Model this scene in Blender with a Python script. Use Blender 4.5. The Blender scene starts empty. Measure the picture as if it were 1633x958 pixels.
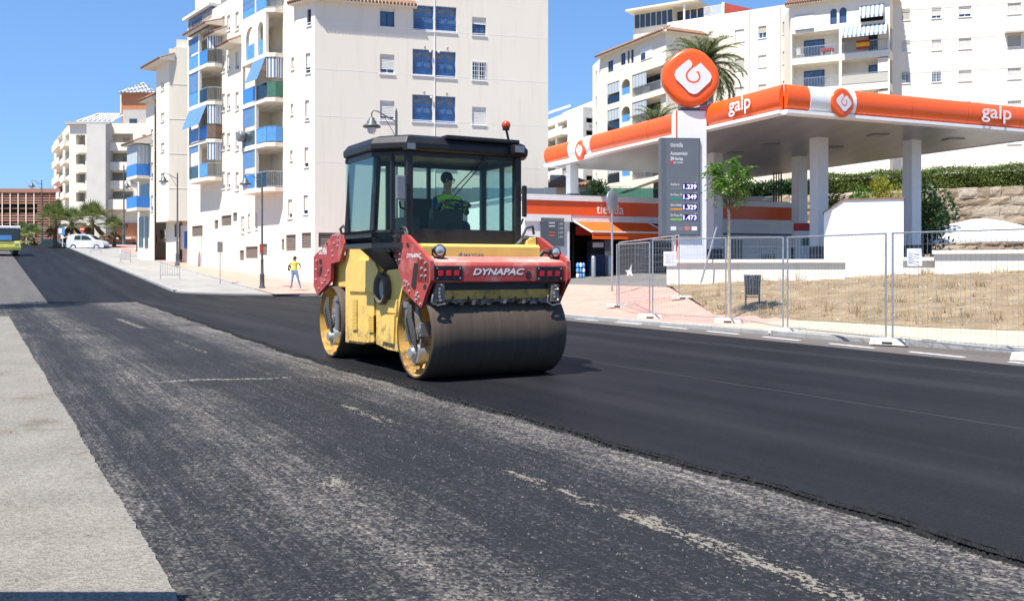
import bpy, math, random
from mathutils import Vector, Matrix
random.seed(7)
SC = bpy.context.scene
COL = SC.collection
# ---------------------------------------------------------------- camera
FPX, CX, HZ, CH = 1500.0, 816.5, 425.0, 1.6      # focal length in photo pixels, principal column, horizon row, eye height
cam_d = bpy.data.cameras.new("camera"); cam = bpy.data.objects.new("camera", cam_d); COL.objects.link(cam)
cam.location = (0, 0, CH); cam.rotation_euler = (math.radians(90), 0, 0)
cam_d.sensor_width = 36; cam_d.lens = 36 * FPX / 1633; cam_d.shift_y = -(479 - HZ) / 1633
cam_d.clip_start = .1; cam_d.clip_end = 6000
SC.camera = cam
# ---------------------------------------------------------------- sky and sun
SUN_EL, SUN_AZ = math.radians(64), Vector((-.67, -.74, 0)).normalized()
w = bpy.data.worlds.new("World"); SC.world = w; w.use_nodes = True
nt = w.node_tree; nt.nodes.clear()
sky = nt.nodes.new('ShaderNodeTexSky'); sky.sky_type = 'NISHITA'; sky.sun_disc = False
sky.sun_elevation = SUN_EL; sky.sun_rotation = math.atan2(SUN_AZ.x, SUN_AZ.y)
sky.altitude = 0; sky.air_density = 1.0; sky.dust_density = 0.15; sky.ozone_density = 3.0
tint = nt.nodes.new('ShaderNodeMix'); tint.data_type = 'RGBA'; tint.blend_type = 'MULTIPLY'; tint.inputs[0].default_value = 1
tint.inputs[7].default_value = (.50, .77, 1.16, 1)
bg = nt.nodes.new('ShaderNodeBackground'); bg.inputs[1].default_value = .165
wo = nt.nodes.new('ShaderNodeOutputWorld')
gm = nt.nodes.new('ShaderNodeGamma'); gm.inputs[1].default_value = .62; nt.links.new(sky.outputs[0], gm.inputs[0]); nt.links.new(gm.outputs[0], tint.inputs[6]); nt.links.new(tint.outputs[2], bg.inputs[0]); nt.links.new(bg.outputs[0], wo.inputs[0])
sd = bpy.data.lights.new("sun", 'SUN'); so = bpy.data.objects.new("sun", sd); COL.objects.link(so)
sd.energy = 4.95; sd.angle = math.radians(.53); sd.color = (1, .945, .85)
sv = Vector((SUN_AZ.x * math.cos(SUN_EL), SUN_AZ.y * math.cos(SUN_EL), math.sin(SUN_EL)))
so.rotation_euler = sv.to_track_quat('Z', 'Y').to_euler(); so.location = (-20, -10, 60)
SC.view_settings.view_transform = 'Standard'; SC.view_settings.look = 'None'
SC.view_settings.exposure = .84; SC.view_settings.gamma = 1
SC.cycles.max_bounces = 6; SC.cycles.transparent_max_bounces = 24
# ---------------------------------------------------------------- pixel -> place helpers
def ray(px, py): return Vector(((px - CX) / FPX, 1, (HZ - py) / FPX))
def at(px, py, Y):
    r = ray(px, py); return Vector((r.x * Y, Y, CH + r.z * Y))
U = Vector((-.493, .870, 0)).normalized(); V = Vector((U.y, -U.x, 0))      # road direction (away), across (to the right)
def uv(x, y): return x * U.x + y * U.y, x * V.x + y * V.y
def XY(u, v): p = U * u + V * v; return p.x, p.y
def lerp_tab(t, x):
    if x <= t[0][0]: return t[0][1]
    for (a, b), (c, d) in zip(t, t[1:]):
        if x <= c: return b + (d - b) * (x - a) / (c - a)
    return t[-1][1]
HRT = [(16, .13), (18.8, .16), (23.7, .85), (27, 1.05), (32, 1.5), (60, 1.9)]
def HL(x, y):                      # the street climbing away on the left
    s, v = uv(x, y)
    k = s - 46
    z = .052 * (0 if k < -1.5 else ((k + 1.5) ** 2 / 6 if k < 1.5 else k))
    return min(z, 4.15) if s < 128 else 4.15
def HR(x, y):                      # the plot and forecourt on the right
    return lerp_tab(HRT, uv(x, y)[1])
def hit(px, py, H=HR):
    z = .2
    for i in range(30):
        r = ray(px, py); Y = (z - CH) / r.z if abs(r.z) > 1e-6 else 60
        Y = max(3, min(Y, 200)); x = r.x * Y; z = .5 * z + .5 * H(x, Y)
    return Vector((x, Y, z))
# ---------------------------------------------------------------- mesh builder
ROOT = {}
class MB:
    def __init__(s, M=None): s.v = []; s.f = []; s.mi = []; s.M = M; s.sm = []
    def add(s, vs, fs, m=0, sm=False):
        o = len(s.v)
        if s.M is not None: vs = [s.M @ Vector(v) for v in vs]
        s.v += [tuple(v) for v in vs]
        for f in fs: s.f.append(tuple(i + o for i in f)); s.mi.append(m); s.sm.append(sm)
        return s
    def quad(s, a, b, c, d, m=0): return s.add([a, b, c, d], [(0, 1, 2, 3)], m)
    def box(s, x0, y0, z0, x1, y1, z1, m=0):
        return s.add([(x0,y0,z0),(x1,y0,z0),(x1,y1,z0),(x0,y1,z0),(x0,y0,z1),(x1,y0,z1),(x1,y1,z1),(x0,y1,z1)],
              [(0,3,2,1),(4,5,6,7),(0,1,5,4),(1,2,6,5),(2,3,7,6),(3,0,4,7)], m)
    def bar(s, p, q, wx, wy, m=0, up=(0, 0, 1)):             # rectangular bar from p to q
        p = Vector(p); q = Vector(q); d = (q - p).normalized(); a = d.cross(Vector(up))
        if a.length < 1e-4: a = d.cross(Vector((1, 0, 0)))
        a.normalize(); b = a.cross(d); a = a * wx / 2; b = b * wy / 2
        vs = [p-a-b, p+a-b, p+a+b, p-a+b, q-a-b, q+a-b, q+a+b, q-a+b]
        return s.add(vs, [(0,3,2,1),(4,5,6,7),(0,1,5,4),(1,2,6,5),(2,3,7,6),(3,0,4,7)], m)
    def cyl(s, p, q, r0, r1=None, n=12, m=0, cap=True):
        if r1 is None: r1 = r0
        p = Vector(p); q = Vector(q); d = (q - p).normalized(); a = d.orthogonal().normalized(); b = d.cross(a)
        vs = []
        for c, r in ((p, r0), (q, r1)):
            for i in range(n):
                t = 2 * math.pi * i / n; vs.append(c + a * (r * math.cos(t)) + b * (r * math.sin(t)))
        s.add(vs, [(i, (i + 1) % n, n + (i + 1) % n, n + i) for i in range(n)], m, True)
        if cap:
            s.add(vs[:n], [tuple(range(n))[::-1]], m); s.add(vs[n:], [tuple(range(n))], m)
        return s
    def tube(s, pts, r, n=6, m=0, cap=True):
        pts = [Vector(p) for p in pts]; k = len(pts); rs = r if isinstance(r, (list, tuple)) else [r] * k
        vs = []; a = None
        for i, p in enumerate(pts):
            d = (pts[min(i + 1, k - 1)] - pts[max(i - 1, 0)]).normalized()
            a = d.orthogonal().normalized() if a is None else (a - d * a.dot(d)).normalized()
            b = d.cross(a)
            for j in range(n):
                t = 2 * math.pi * j / n; vs.append(p + a * (rs[i] * math.cos(t)) + b * (rs[i] * math.sin(t)))
        fs = [(i*n+j, i*n+(j+1)%n, (i+1)*n+(j+1)%n, (i+1)*n+j) for i in range(k-1) for j in range(n)]
        s.add(vs, fs, m, True)
        if cap: s.add(vs[:n], [tuple(range(n))[::-1]], m); s.add(vs[-n:], [tuple(range(n))], m)
        return s
    def prism(s, poly, ext, m=0, m2=None):                    # poly: 3D points, ext: extrusion vector
        n = len(poly); a = [Vector(p) for p in poly]; e = Vector(ext)
        s.add(a, [tuple(range(n))], m); s.add([p + e for p in a], [tuple(range(n))[::-1]], m)
        s.add(a + [p + e for p in a], [(i, i + n, (i + 1) % n + n, (i + 1) % n) for i in range(n)], m if m2 is None else m2)
        return s
    def lathe(s, prof, n=16, c=(0, 0, 0), m=0, ax='z'):
        vs = []; c = Vector(c)
        for r, z in prof:
            for i in range(n):
                t = 2 * math.pi * i / n; x, y = r * math.cos(t), r * math.sin(t)
                vs.append(c + Vector((x, y, z) if ax == 'z' else ((z, x, y) if ax == 'x' else (x, z, y))))
        return s.add(vs, [(i*n+j, i*n+(j+1)%n, (i+1)*n+(j+1)%n, (i+1)*n+j) for i in range(len(prof)-1) for j in range(n)], m, True)
    def ball(s, c, r, n=12, m=0, sz=(1, 1, 1)):
        k = n // 2; pr = [(r * math.sin(math.pi * i / k), -r * math.cos(math.pi * i / k)) for i in range(k + 1)]
        o = len(s.v); s.lathe([(max(a, 1e-4), b) for a, b in pr], n, (0, 0, 0), m)
        M = s.M
        if M is None: s.v[o:] = [(c[0]+v[0]*sz[0], c[1]+v[1]*sz[1], c[2]+v[2]*sz[2]) for v in s.v[o:]]
        else:
            Mi = M.inverted(); s.v[o:] = [tuple(M @ (Vector(c) + Vector([a * b for a, b in zip(Mi @ Vector(v), sz)]))) for v in s.v[o:]]
        return s
    def grid(s, fn, nu, nv, m=0, sm=True):                    # fn(i/nu, j/nv) -> point
        vs = [fn(i / nu, j / nv) for i in range(nu + 1) for j in range(nv + 1)]
        return s.add(vs, [(i*(nv+1)+j, (i+1)*(nv+1)+j, (i+1)*(nv+1)+j+1, i*(nv+1)+j+1) for i in range(nu) for j in range(nv)], m, sm)
    def build(s, name, mats, parent=None, world=False, bev=0, loc=None, rz=0, **props):
        vs = s.v
        if world and parent is not None:
            r = parent
            while r.parent: r = r.parent
            Mi = ROOT[r].inverted(); vs = [tuple(Mi @ Vector(v)) for v in vs]
        elif world and loc is not None:
            l = Vector(loc); vs = [tuple(Vector(v) - l) for v in vs]
        me = bpy.data.meshes.new(name); me.from_pydata(vs, [], s.f)
        for mt in (mats if isinstance(mats, (list, tuple)) else [mats]): me.materials.append(mt)
        me.polygons.foreach_set('material_index', s.mi); me.polygons.foreach_set('use_smooth', s.sm); me.update()
        return link(name, me, parent, loc, rz, bev, **props)
def link(name, me, parent=None, loc=None, rz=0, bev=0, **props):
    o = bpy.data.objects.new(name, me); COL.objects.link(o)
    if parent is not None: o.parent = parent
    if loc is not None: o.location = loc
    if rz: o.rotation_euler = (0, 0, rz)
    if bev:
        b = o.modifiers.new('bevel', 'BEVEL'); b.width = bev; b.segments = 2; b.limit_method = 'ANGLE'; b.angle_limit = math.radians(40)
    for k, v in props.items(): o[k] = v
    if parent is None: ROOT[o] = Matrix.Translation(Vector(loc or (0, 0, 0))) @ Matrix.Rotation(rz, 4, 'Z')
    return o
def thing(name, label, cat, loc=(0, 0, 0), rz=0, group=None):
    o = bpy.data.objects.new(name, None); COL.objects.link(o); o.empty_display_size = .3
    o.location = loc; o.rotation_euler = (0, 0, rz); o['label'] = label; o['category'] = cat
    if group: o['group'] = group
    ROOT[o] = Matrix.Translation(Vector(loc)) @ Matrix.Rotation(rz, 4, 'Z')
    return o
def tag(o, label, cat, group=None):
    o['label'] = label; o['category'] = cat
    if group: o['group'] = group
    return o
KIDS = {}
def dup(o, loc=None, rz=None, label=None, scale=None, parent=None):
    c = o.copy(); COL.objects.link(c)
    if parent is not None: c.parent = parent
    if loc is not None: c.location = loc
    if rz is not None: c.rotation_euler = (0, 0, rz)
    if scale is not None: c.scale = scale if isinstance(scale, (tuple, list)) else (scale,) * 3
    if label: c['label'] = label
    for ch in list(o.children): dup(ch, parent=c)
    return c
def text_mesh(txt, size=1, ext=.004, shear=0, offset=0, space=1.0, align='LEFT', sx=1):
    cu = bpy.data.curves.new('txt', 'FONT'); cu.body = txt; cu.size = size; cu.extrude = ext; cu.shear = shear; cu.offset = offset
    cu.space_character = space; cu.align_x = align; cu.resolution_u = 3
    ob = bpy.data.objects.new('txt', cu); COL.objects.link(ob)
    me = bpy.data.meshes.new_from_object(ob); bpy.data.objects.remove(ob); bpy.data.curves.remove(cu)
    if sx != 1:
        for v in me.vertices: v.co.x *= sx
    return me
def text_fit(name, txt, M, w, h, m, parent, ext=.004, shear=0, offset=0, bold=0):
    """lettering w wide and h high, its lower left corner at the origin of M (x right, y up, z out)"""
    me = text_mesh(txt, 1, 0, shear, bold)
    xs = [v.co.x for v in me.vertices]; ys = [v.co.y for v in me.vertices]
    a, b, c, d = min(xs), max(xs), min(ys), max(ys)
    for v in me.vertices: v.co = M @ Vector(((v.co.x - a) / (b - a) * w, (v.co.y - c) / (d - c) * h, ext))
    r = parent
    while r.parent: r = r.parent
    Mi = ROOT[r].inverted()
    for v in me.vertices: v.co = Mi @ v.co
    me.materials.append(m); me.update()
    return link(name, me, parent)
# ---------------------------------------------------------------- materials
def _nodes(name):
    m = bpy.data.materials.new(name); m.use_nodes = True; n = m.node_tree.nodes; l = m.node_tree.links
    return m, n, l, n['Principled BSDF']
def N(n, t, **kw):
    x = n.new('ShaderNode' + t)
    for k, v in kw.items(): setattr(x, k, v)
    return x
def coords(n, l, scale=(1, 1, 1), rot=0, src='Object'):
    if src == 'World': o = N(n, 'NewGeometry').outputs['Position']
    else: o = N(n, 'TexCoord').outputs[src]
    mp = N(n, 'Mapping'); mp.inputs['Scale'].default_value = scale; mp.inputs['Rotation'].default_value = (0, 0, rot)
    l.new(o, mp.inputs[0]); return mp.outputs[0]
def noise(n, l, vec, sc, det=4, rough=.55):
    t = N(n, 'TexNoise'); t.inputs['Scale'].default_value = sc; t.inputs['Detail'].default_value = det; t.inputs['Roughness'].default_value = rough
    l.new(vec, t.inputs['Vector']); return t.outputs['Fac']
def ramp(n, l, fac, stops):
    r = N(n, 'ValToRGB'); e = r.color_ramp.elements
    while len(e) < len(stops): e.new(.5)
    for x, (p, c) in zip(e, stops):
        x.position = p; x.color = (*c, 1) if isinstance(c, (tuple, list)) else (c, c, c, 1)
    l.new(fac, r.inputs[0]); return r.outputs[0]
def mixc(n, l, fac, a, b, mode='MIX'):
    m = N(n, 'Mix', data_type='RGBA', blend_type=mode)
    for s, i in ((fac, 0), (a, 6), (b, 7)):
        if hasattr(s, 'is_output'): l.new(s, m.inputs[i])
        elif i == 0: m.inputs[0].default_value = s
        else: m.inputs[i].default_value = (*s, 1) if len(s) == 3 else s
    return m.outputs[2]
def mth(n, l, op, a, b=0, c=None):
    m = N(n, 'Math', operation=op)
    for s, i in ((a, 0), (b, 1), (c, 2)):
        if s is None: continue
        if hasattr(s, 'is_output'): l.new(s, m.inputs[i])
        else: m.inputs[i].default_value = s
    return m.outputs[0]
def bump(n, l, b, h, st=.3, dist=.01):
    x = N(n, 'Bump'); x.inputs['Strength'].default_value = st; x.inputs['Distance'].default_value = dist
    l.new(h, x.inputs['Height']); l.new(x.outputs[0], b.inputs['Normal'])
def mat(name, col, rough=.6, metal=0, var=.12, sc=3, bs=0, bst=.2, spec=.4, dirt=None, dsc=2, dth=.55, src='Object', coat=0):
    m, n, l, b = _nodes(name); v = coords(n, l, src=src)
    f = noise(n, l, v, sc, 5)
    c = mixc(n, l, ramp(n, l, f, [(.3, 0), (.7, 1)]), tuple(x * (1 - var) for x in col), tuple(min(1, x * (1 + var)) for x in col))
    if dirt:
        g = ramp(n, l, noise(n, l, v, dsc, 6, .65), [(dth, 0), (dth + .18, 1)]); c = mixc(n, l, g, c, dirt)
        r = mth(n, l, 'MULTIPLY_ADD', g, .25, rough); l.new(r, b.inputs['Roughness'])
    else: b.inputs['Roughness'].default_value = rough
    l.new(c, b.inputs['Base Color']); b.inputs['Metallic'].default_value = metal
    b.inputs['Specular IOR Level'].default_value = spec
    if coat: b.inputs['Coat Weight'].default_value = coat; b.inputs['Coat Roughness'].default_value = .15
    if bs: bump(n, l, b, noise(n, l, v, bs, 4), bst)
    return m
def stucco(name, col, streak=.12, var=.05):
    m, n, l, b = _nodes(name); v = coords(n, l, src='World'); vs = coords(n, l, (1.3, 1.3, .12), src='World')
    c = mixc(n, l, noise(n, l, v, .5, 6), tuple(x * (1 - var) for x in col), col)
    g = ramp(n, l, noise(n, l, vs, 2.2, 6, .65), [(.52, 0), (.8, 1)])
    c = mixc(n, l, mth(n, l, 'MULTIPLY', g, streak * 2.2), c, tuple(x * y for x, y in zip(col, (.62, .58, .52))))
    sp = ramp(n, l, noise(n, l, v, 7, 5, .6), [(.62, 0), (.75, .35)]); c = mixc(n, l, mth(n, l, 'MULTIPLY', sp, streak * 2), c, tuple(x * .6 for x in col))
    l.new(c, b.inputs['Base Color']); b.inputs['Roughness'].default_value = .9; b.inputs['Specular IOR Level'].default_value = .2
    bump(n, l, b, noise(n, l, v, 25, 4), .25, .02); return m
def glassy(name, tintc, refl=.12, rough=.02):
    m, n, l, b = _nodes(name); n.remove(b); out = n['Material Output']
    t = N(n, 'BsdfTransparent'); t.inputs[0].default_value = (*tintc, 1); g = N(n, 'BsdfGlossy'); g.inputs['Roughness'].default_value = rough
    lw = N(n, 'LayerWeight'); lw.inputs[0].default_value = .25; f = mth(n, l, 'MULTIPLY_ADD', lw.outputs['Fresnel'], .7, refl * .4)
    mx = N(n, 'MixShader'); l.new(f, mx.inputs[0]); l.new(t.outputs[0], mx.inputs[1]); l.new(g.outputs[0], mx.inputs[2]); l.new(mx.outputs[0], out.inputs[0]); return m
def stripes(name, a, b2, per, axis=0, src='Object', rough=.85):
    m, n, l, b = _nodes(name); v = coords(n, l, src=src); sp = N(n, 'SeparateXYZ'); l.new(v, sp.inputs[0])
    f = mth(n, l, 'GREATER_THAN', mth(n, l, 'FRACT', mth(n, l, 'DIVIDE', sp.outputs[axis], per)), .5)
    c = mixc(n, l, f, a, b2); c = mixc(n, l, mth(n, l, 'MULTIPLY', noise(n, l, v, 4, 3), .25), c, (.3, .3, .3)); l.new(c, b.inputs['Base Color'])
    b.inputs['Roughness'].default_value = rough; return m
def leafmat(name, cols, rough=.5, trans=.25):
    m, n, l, b = _nodes(name); g = N(n, 'NewGeometry')
    k = len(cols); c = ramp(n, l, g.outputs['Random Per Island'], [(i / max(1, k - 1), cc) for i, cc in enumerate(cols)])
    l.new(c, b.inputs['Base Color']); b.inputs['Roughness'].default_value = rough; b.inputs['Specular IOR Level'].default_value = .3
    tr = N(n, 'BsdfTranslucent'); l.new(c, tr.inputs[0]); mx = N(n, 'MixShader'); mx.inputs[0].default_value = trans
    out = n['Material Output']; l.new(b.outputs[0], mx.inputs[1]); l.new(tr.outputs[0], mx.inputs[2]); l.new(mx.outputs[0], out.inputs[0]); return m
def emis(name, col, st):
    m, n, l, b = _nodes(name); b.inputs['Base Color'].default_value = (*col, 1); b.inputs['Emission Color'].default_value = (*col, 1); b.inputs['Emission Strength'].default_value = st; return m
K = {}
K['stucco'] = stucco('cream_stucco', (.78, .718, .61)); K['stucco_white'] = stucco('white_stucco', (.81, .765, .68), .1)
K['stucco_warm'] = stucco('warm_stucco', (.79, .71, .59), .1); K['concrete'] = mat('grey_concrete', (.46, .44, .41), .9, var=.06, sc=.7, bs=20)
K['white'] = mat('white_paint', (.80, .80, .80), .5, var=.04); K['whitem'] = mat('white_metal', (.74, .76, .78), .35, var=.04, coat=.2)
K['panegrey'] = mat('curtained_pane', (.15, .17, .19), .12, spec=.7, var=.5, sc=2.5); K['blue'] = mat('blue_paint', (.045, .22, .62), .4, var=.1); K['bluelight'] = mat('light_blue_panel', (.10, .30, .62), .5, var=.15)
K['navy'] = mat('navy_frame', (.03, .05, .13), .4); K['black'] = mat('black_plastic', (.015, .015, .017), .45, var=.3, sc=8)
K['blackm'] = mat('black_metal', (.02, .02, .023), .4, var=.3, dirt=(.08, .07, .06), dth=.6); K['grey'] = mat('grey_metal', (.22, .23, .24), .4, metal=.4)
K['galv'] = mat('galvanised_steel', (.46, .48, .49), .42, metal=.7, var=.15, sc=12); K['steel'] = mat('bare_steel', (.35, .34, .33), .4, metal=.8, var=.25, sc=6, dirt=(.12, .08, .05))
K['pane'] = mat('window_pane', (.035, .05, .075), .06, spec=.8, var=.2); K['paneblue'] = mat('blue_reflecting_pane', (.05, .10, .20), .08, spec=.8, var=.25, sc=2)
K['shutter'] = stripes('roller_shutter', (.74, .72, .68), (.66, .64, .60), .06, 2); K['shutterd'] = stripes('worn_roller_shutter', (.55, .53, .46), (.46, .44, .38), .06, 2)
K['tile'] = mat('terracotta_tile', (.25, .135, .09), .85, var=.35, sc=6); K['terracotta'] = mat('terracotta_wall', (.46, .19, .10), .9, var=.12)
K['dark'] = mat('dark_interior', (.02, .019, .018), .9); K['brown'] = mat('brown_metal', (.16, .10, .07), .6, var=.2)
K['stripe'] = stripes('striped_awning', (.70, .71, .70), (.10, .17, .27), .34, 0); K['stripez'] = stripes('striped_curtain', (.72, .73, .72), (.13, .22, .33), .30, 0)
K['awnblue'] = mat('blue_awning', (.10, .22, .42), .85, var=.12); K['awngrey'] = stripes('grey_striped_blind', (.50, .55, .58), (.36, .42, .47), .25, 0)
K['green'] = mat('green_panel', (.05, .16, .11), .6); K['red'] = mat('red_paint', (.42, .03, .02), .45)
K['orange'] = mat('orange_panel', (.80, .105, .012), .32, var=.03, coat=.3); K['orangec'] = mat('orange_canvas', (.85, .12, .012), .8, var=.05)
K['skin'] = mat('skin', (.48, .26, .17), .55, var=.05); K['hair'] = mat('dark_hair', (.03, .02, .015), .6)
K['rail'] = glassy('smoked_rail_panel', (.42, .55, .62), .2)
# ================================================================ GROUND AND ROAD
RZ = -math.atan2(U.y, U.x)           # turns world into road axes (x = along, y = across to the left)
def milled_mat():
    m, n, l, b = _nodes('milled_asphalt')
    p = coords(n, l, rot=RZ, src='World'); sp = N(n, 'SeparateXYZ'); l.new(p, sp.inputs[0])
    u, v = sp.outputs[0], mth(n, l, 'MULTIPLY', sp.outputs[1], -1)
    st = coords(n, l, (1, 1, 1), RZ, 'World'); mp = N(n, 'Mapping'); mp.inputs['Scale'].default_value = (.35, 7, 1); l.new(st, mp.inputs[0])
    mp2 = N(n, 'Mapping'); mp2.inputs['Scale'].default_value = (1.2, 55, 1); l.new(st, mp2.inputs[0])
    streak = noise(n, l, mp.outputs[0], 1.0, 6, .6); fine = noise(n, l, mp2.outputs[0], 1.0, 3, .6)
    # broad bands by distance across the lane
    wob = mth(n, l, 'MULTIPLY_ADD', noise(n, l, p, .7, 4), .9, -.45); vv = mth(n, l, 'ADD', v, wob)
    band = ramp(n, l, mth(n, l, 'DIVIDE', vv, 5.2), [(.16, .62), (.24, .22), (.31, .40), (.38, .72), (.46, .55), (.54, .16), (.68, .10), (.78, .26), (.86, .72), (.96, .85)])
    aggr = N(n, 'TexVoronoi'); aggr.inputs['Scale'].default_value = 52; l.new(p, aggr.inputs['Vector'])
    sepc = N(n, 'SeparateColor'); l.new(aggr.outputs['Color'], sepc.inputs[0]); spk = sepc.outputs[0]
    aggr2 = N(n, 'TexVoronoi'); aggr2.inputs['Scale'].default_value = 20; l.new(p, aggr2.inputs['Vector'])
    sep2 = N(n, 'SeparateColor'); l.new(aggr2.outputs['Color'], sep2.inputs[0])
    lum = mth(n, l, 'ADD', mth(n, l, 'MULTIPLY', band, .55), mth(n, l, 'MULTIPLY_ADD', streak, .62, -.26))
    lum = mth(n, l, 'ADD', lum, mth(n, l, 'MULTIPLY_ADD', fine, .46, -.23))
    lum = mth(n, l, 'ADD', lum, mth(n, l, 'MULTIPLY_ADD', spk, .50, -.25))
    lum = mth(n, l, 'ADD', lum, mth(n, l, 'MULTIPLY_ADD', sep2.outputs[0], .16, -.08))
    pat = noise(n, l, p, .45, 5, .6); lum = mth(n, l, 'ADD', lum, mth(n, l, 'MULTIPLY_ADD', pat, .36, -.18)); mp3 = N(n, 'Mapping'); mp3.inputs['Scale'].default_value = (.16, 22, 1); l.new(st, mp3.inputs[0]); lum = mth(n, l, 'ADD', lum, mth(n, l, 'MULTIPLY_ADD', noise(n, l, mp3.outputs[0], 1, 4, .6), .5, -.26))
    lum = mth(n, l, 'MULTIPLY_ADD', mth(n, l, 'SUBTRACT', lum, .36), 1.25, .345)
    c = ramp(n, l, lum, [(0, (.009, .0095, .011)), (.22, (.019, .0195, .022)), (.47, (.056, .052, .049)), (.72, (.145, .130, .114)), (1, (.30, .27, .23))])
    mpr = N(n, 'Mapping'); mpr.inputs['Scale'].default_value = (3.5, 16, 1); l.new(st, mpr.inputs[0])
    # worn remains of the lane line and of an old joint
    rag = mth(n, l, 'ADD', mth(n, l, 'MULTIPLY_ADD', noise(n, l, mpr.outputs[0], 1, 6, .75), 1.5, -.25), mth(n, l, 'MULTIPLY', spk, .25))
    def dash(u0, u1, vc, hw, gain=0.):
        du = mth(n, l, 'SUBTRACT', mth(n, l, 'ABSOLUTE', mth(n, l, 'SUBTRACT', u, (u0 + u1) / 2)), (u1 - u0) / 2)
        dv = mth(n, l, 'SUBTRACT', mth(n, l, 'ABSOLUTE', mth(n, l, 'SUBTRACT', v, vc)), hw)
        d = mth(n, l, 'MAXIMUM', mth(n, l, 'MULTIPLY', du, .8), mth(n, l, 'MULTIPLY', dv, 1.9))
        return mth(n, l, 'GREATER_THAN', mth(n, l, 'SUBTRACT', rag, mth(n, l, 'ADD', d, .68 - gain)), 0)
    k = None
    for a in ((8.95, 10.4, 3.66, .04, -.04), (5.15, 6.35, 3.62, .04, -.05), (2.4, 4.95, 3.66, .05, .0), (6.62, 6.75, 2.28, .05, .06), (26, 31, 3.7, .06), (18, 21, 3.66, .0)):
        d = dash(*a); k = d if k is None else mth(n, l, 'MAXIMUM', k, d)
    uj = mth(n, l, 'ADD', mth(n, l, 'MULTIPLY_ADD', noise(n, l, p, .9, 3), 1.1, -.55), mth(n, l, 'ADD', u, mth(n, l, 'MULTIPLY', v, .18)))
    jt = mth(n, l, 'MULTIPLY', mth(n, l, 'ABSOLUTE', mth(n, l, 'SUBTRACT', uj, 14.1)), 1.5)
    vin = mth(n, l, 'MULTIPLY', mth(n, l, 'ABSOLUTE', mth(n, l, 'SUBTRACT', v, 2.9)), .16)
    kj = mth(n, l, 'GREATER_THAN', mth(n, l, 'SUBTRACT', rag, mth(n, l, 'ADD', mth(n, l, 'ADD', jt, vin), .50)), 0)
    for uu, th in ((27.5, .5), (38, .52)):
        j2 = mth(n, l, 'MULTIPLY', mth(n, l, 'ABSOLUTE', mth(n, l, 'SUBTRACT', uj, uu)), .8)
        kd_ = mth(n, l, 'GREATER_THAN', mth(n, l, 'SUBTRACT', rag, mth(n, l, 'ADD', mth(n, l, 'MULTIPLY', j2, 2.2), th)), 0); c = mixc(n, l, mth(n, l, 'MULTIPLY', kd_, .85), c, (.012, .012, .013))
    c = mixc(n, l, mth(n, l, 'MULTIPLY', kj, .85), c, (.26, .24, .20)); c = mixc(n, l, mth(n, l, 'MULTIPLY', k, .78), c, (.26, .232, .185))
    l.new(c, b.inputs['Base Color']); b.inputs['Roughness'].default_value = .75; b.inputs['Specular IOR Level'].default_value = .35
    hgt = mth(n, l, 'ADD', mth(n, l, 'MULTIPLY_ADD', noise(n, l, mp3.outputs[0], 1, 4, .6), 1.2, mth(n, l, 'MULTIPLY', aggr.outputs['Distance'], -.8)), mth(n, l, 'MULTIPLY_ADD', fine, .5, mth(n, l, 'MULTIPLY', sep2.outputs[1], .4)))
    bump(n, l, b, hgt, .9, .012); return m
def asphalt_mat(name, col, pale, grain=90, streaks=.75, rough=.55, joint=None):
    m, n, l, b = _nodes(name); p = coords(n, l, rot=RZ, src='World')
    mp = N(n, 'Mapping'); mp.inputs['Scale'].default_value = (.10, 1.6, 1); l.new(p, mp.inputs[0])
    s = noise(n, l, mp.outputs[0], 1, 6, .6); v = N(n, 'TexVoronoi'); v.inputs['Scale'].default_value = grain; l.new(p, v.inputs['Vector'])
    sc = N(n, 'SeparateColor'); l.new(v.outputs['Color'], sc.inputs[0])
    x = mth(n, l, 'ADD', mth(n, l, 'MULTIPLY', s, streaks), mth(n, l, 'ADD', mth(n, l, 'MULTIPLY', noise(n, l, p, .5, 5), .35), mth(n, l, 'MULTIPLY', sc.outputs[0], .35)))
    c = mixc(n, l, ramp(n, l, x, [(.25, 0), (1, 1)]), col, pale)
    g = mth(n, l, 'GREATER_THAN', sc.outputs[1], .985); c = mixc(n, l, mth(n, l, 'MULTIPLY', g, .10), c, (.2, .2, .2))
    if joint:
        spj = N(n, 'SeparateXYZ'); l.new(p, spj.inputs[0]); vj = mth(n, l, 'MULTIPLY_ADD', noise(n, l, p, .6, 4), .16, mth(n, l, 'MULTIPLY_ADD', spj.outputs[1], -1, -.08))
        for j_, w_j, a_j in joint:
            k = ramp(n, l, mth(n, l, 'DIVIDE', mth(n, l, 'ABSOLUTE', mth(n, l, 'SUBTRACT', vj, j_)), w_j), [(0, 1), (1, 0)]); c = mixc(n, l, mth(n, l, 'MULTIPLY', mth(n, l, 'MULTIPLY', k, a_j), mth(n, l, 'ADD', .3, noise(n, l, p, 3, 5, .7))), c, (.10, .10, .105))
    l.new(c, b.inputs['Base Color']); l.new(mth(n, l, 'MULTIPLY_ADD', s, -.2, rough + .12), b.inputs['Roughness']); b.inputs['Specular IOR Level'].default_value = .07
    bump(n, l, b, mth(n, l, 'ADD', v.outputs['Distance'], mth(n, l, 'MULTIPLY', noise(n, l, p, 30, 3), .6)), .5, .008); return m
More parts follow.
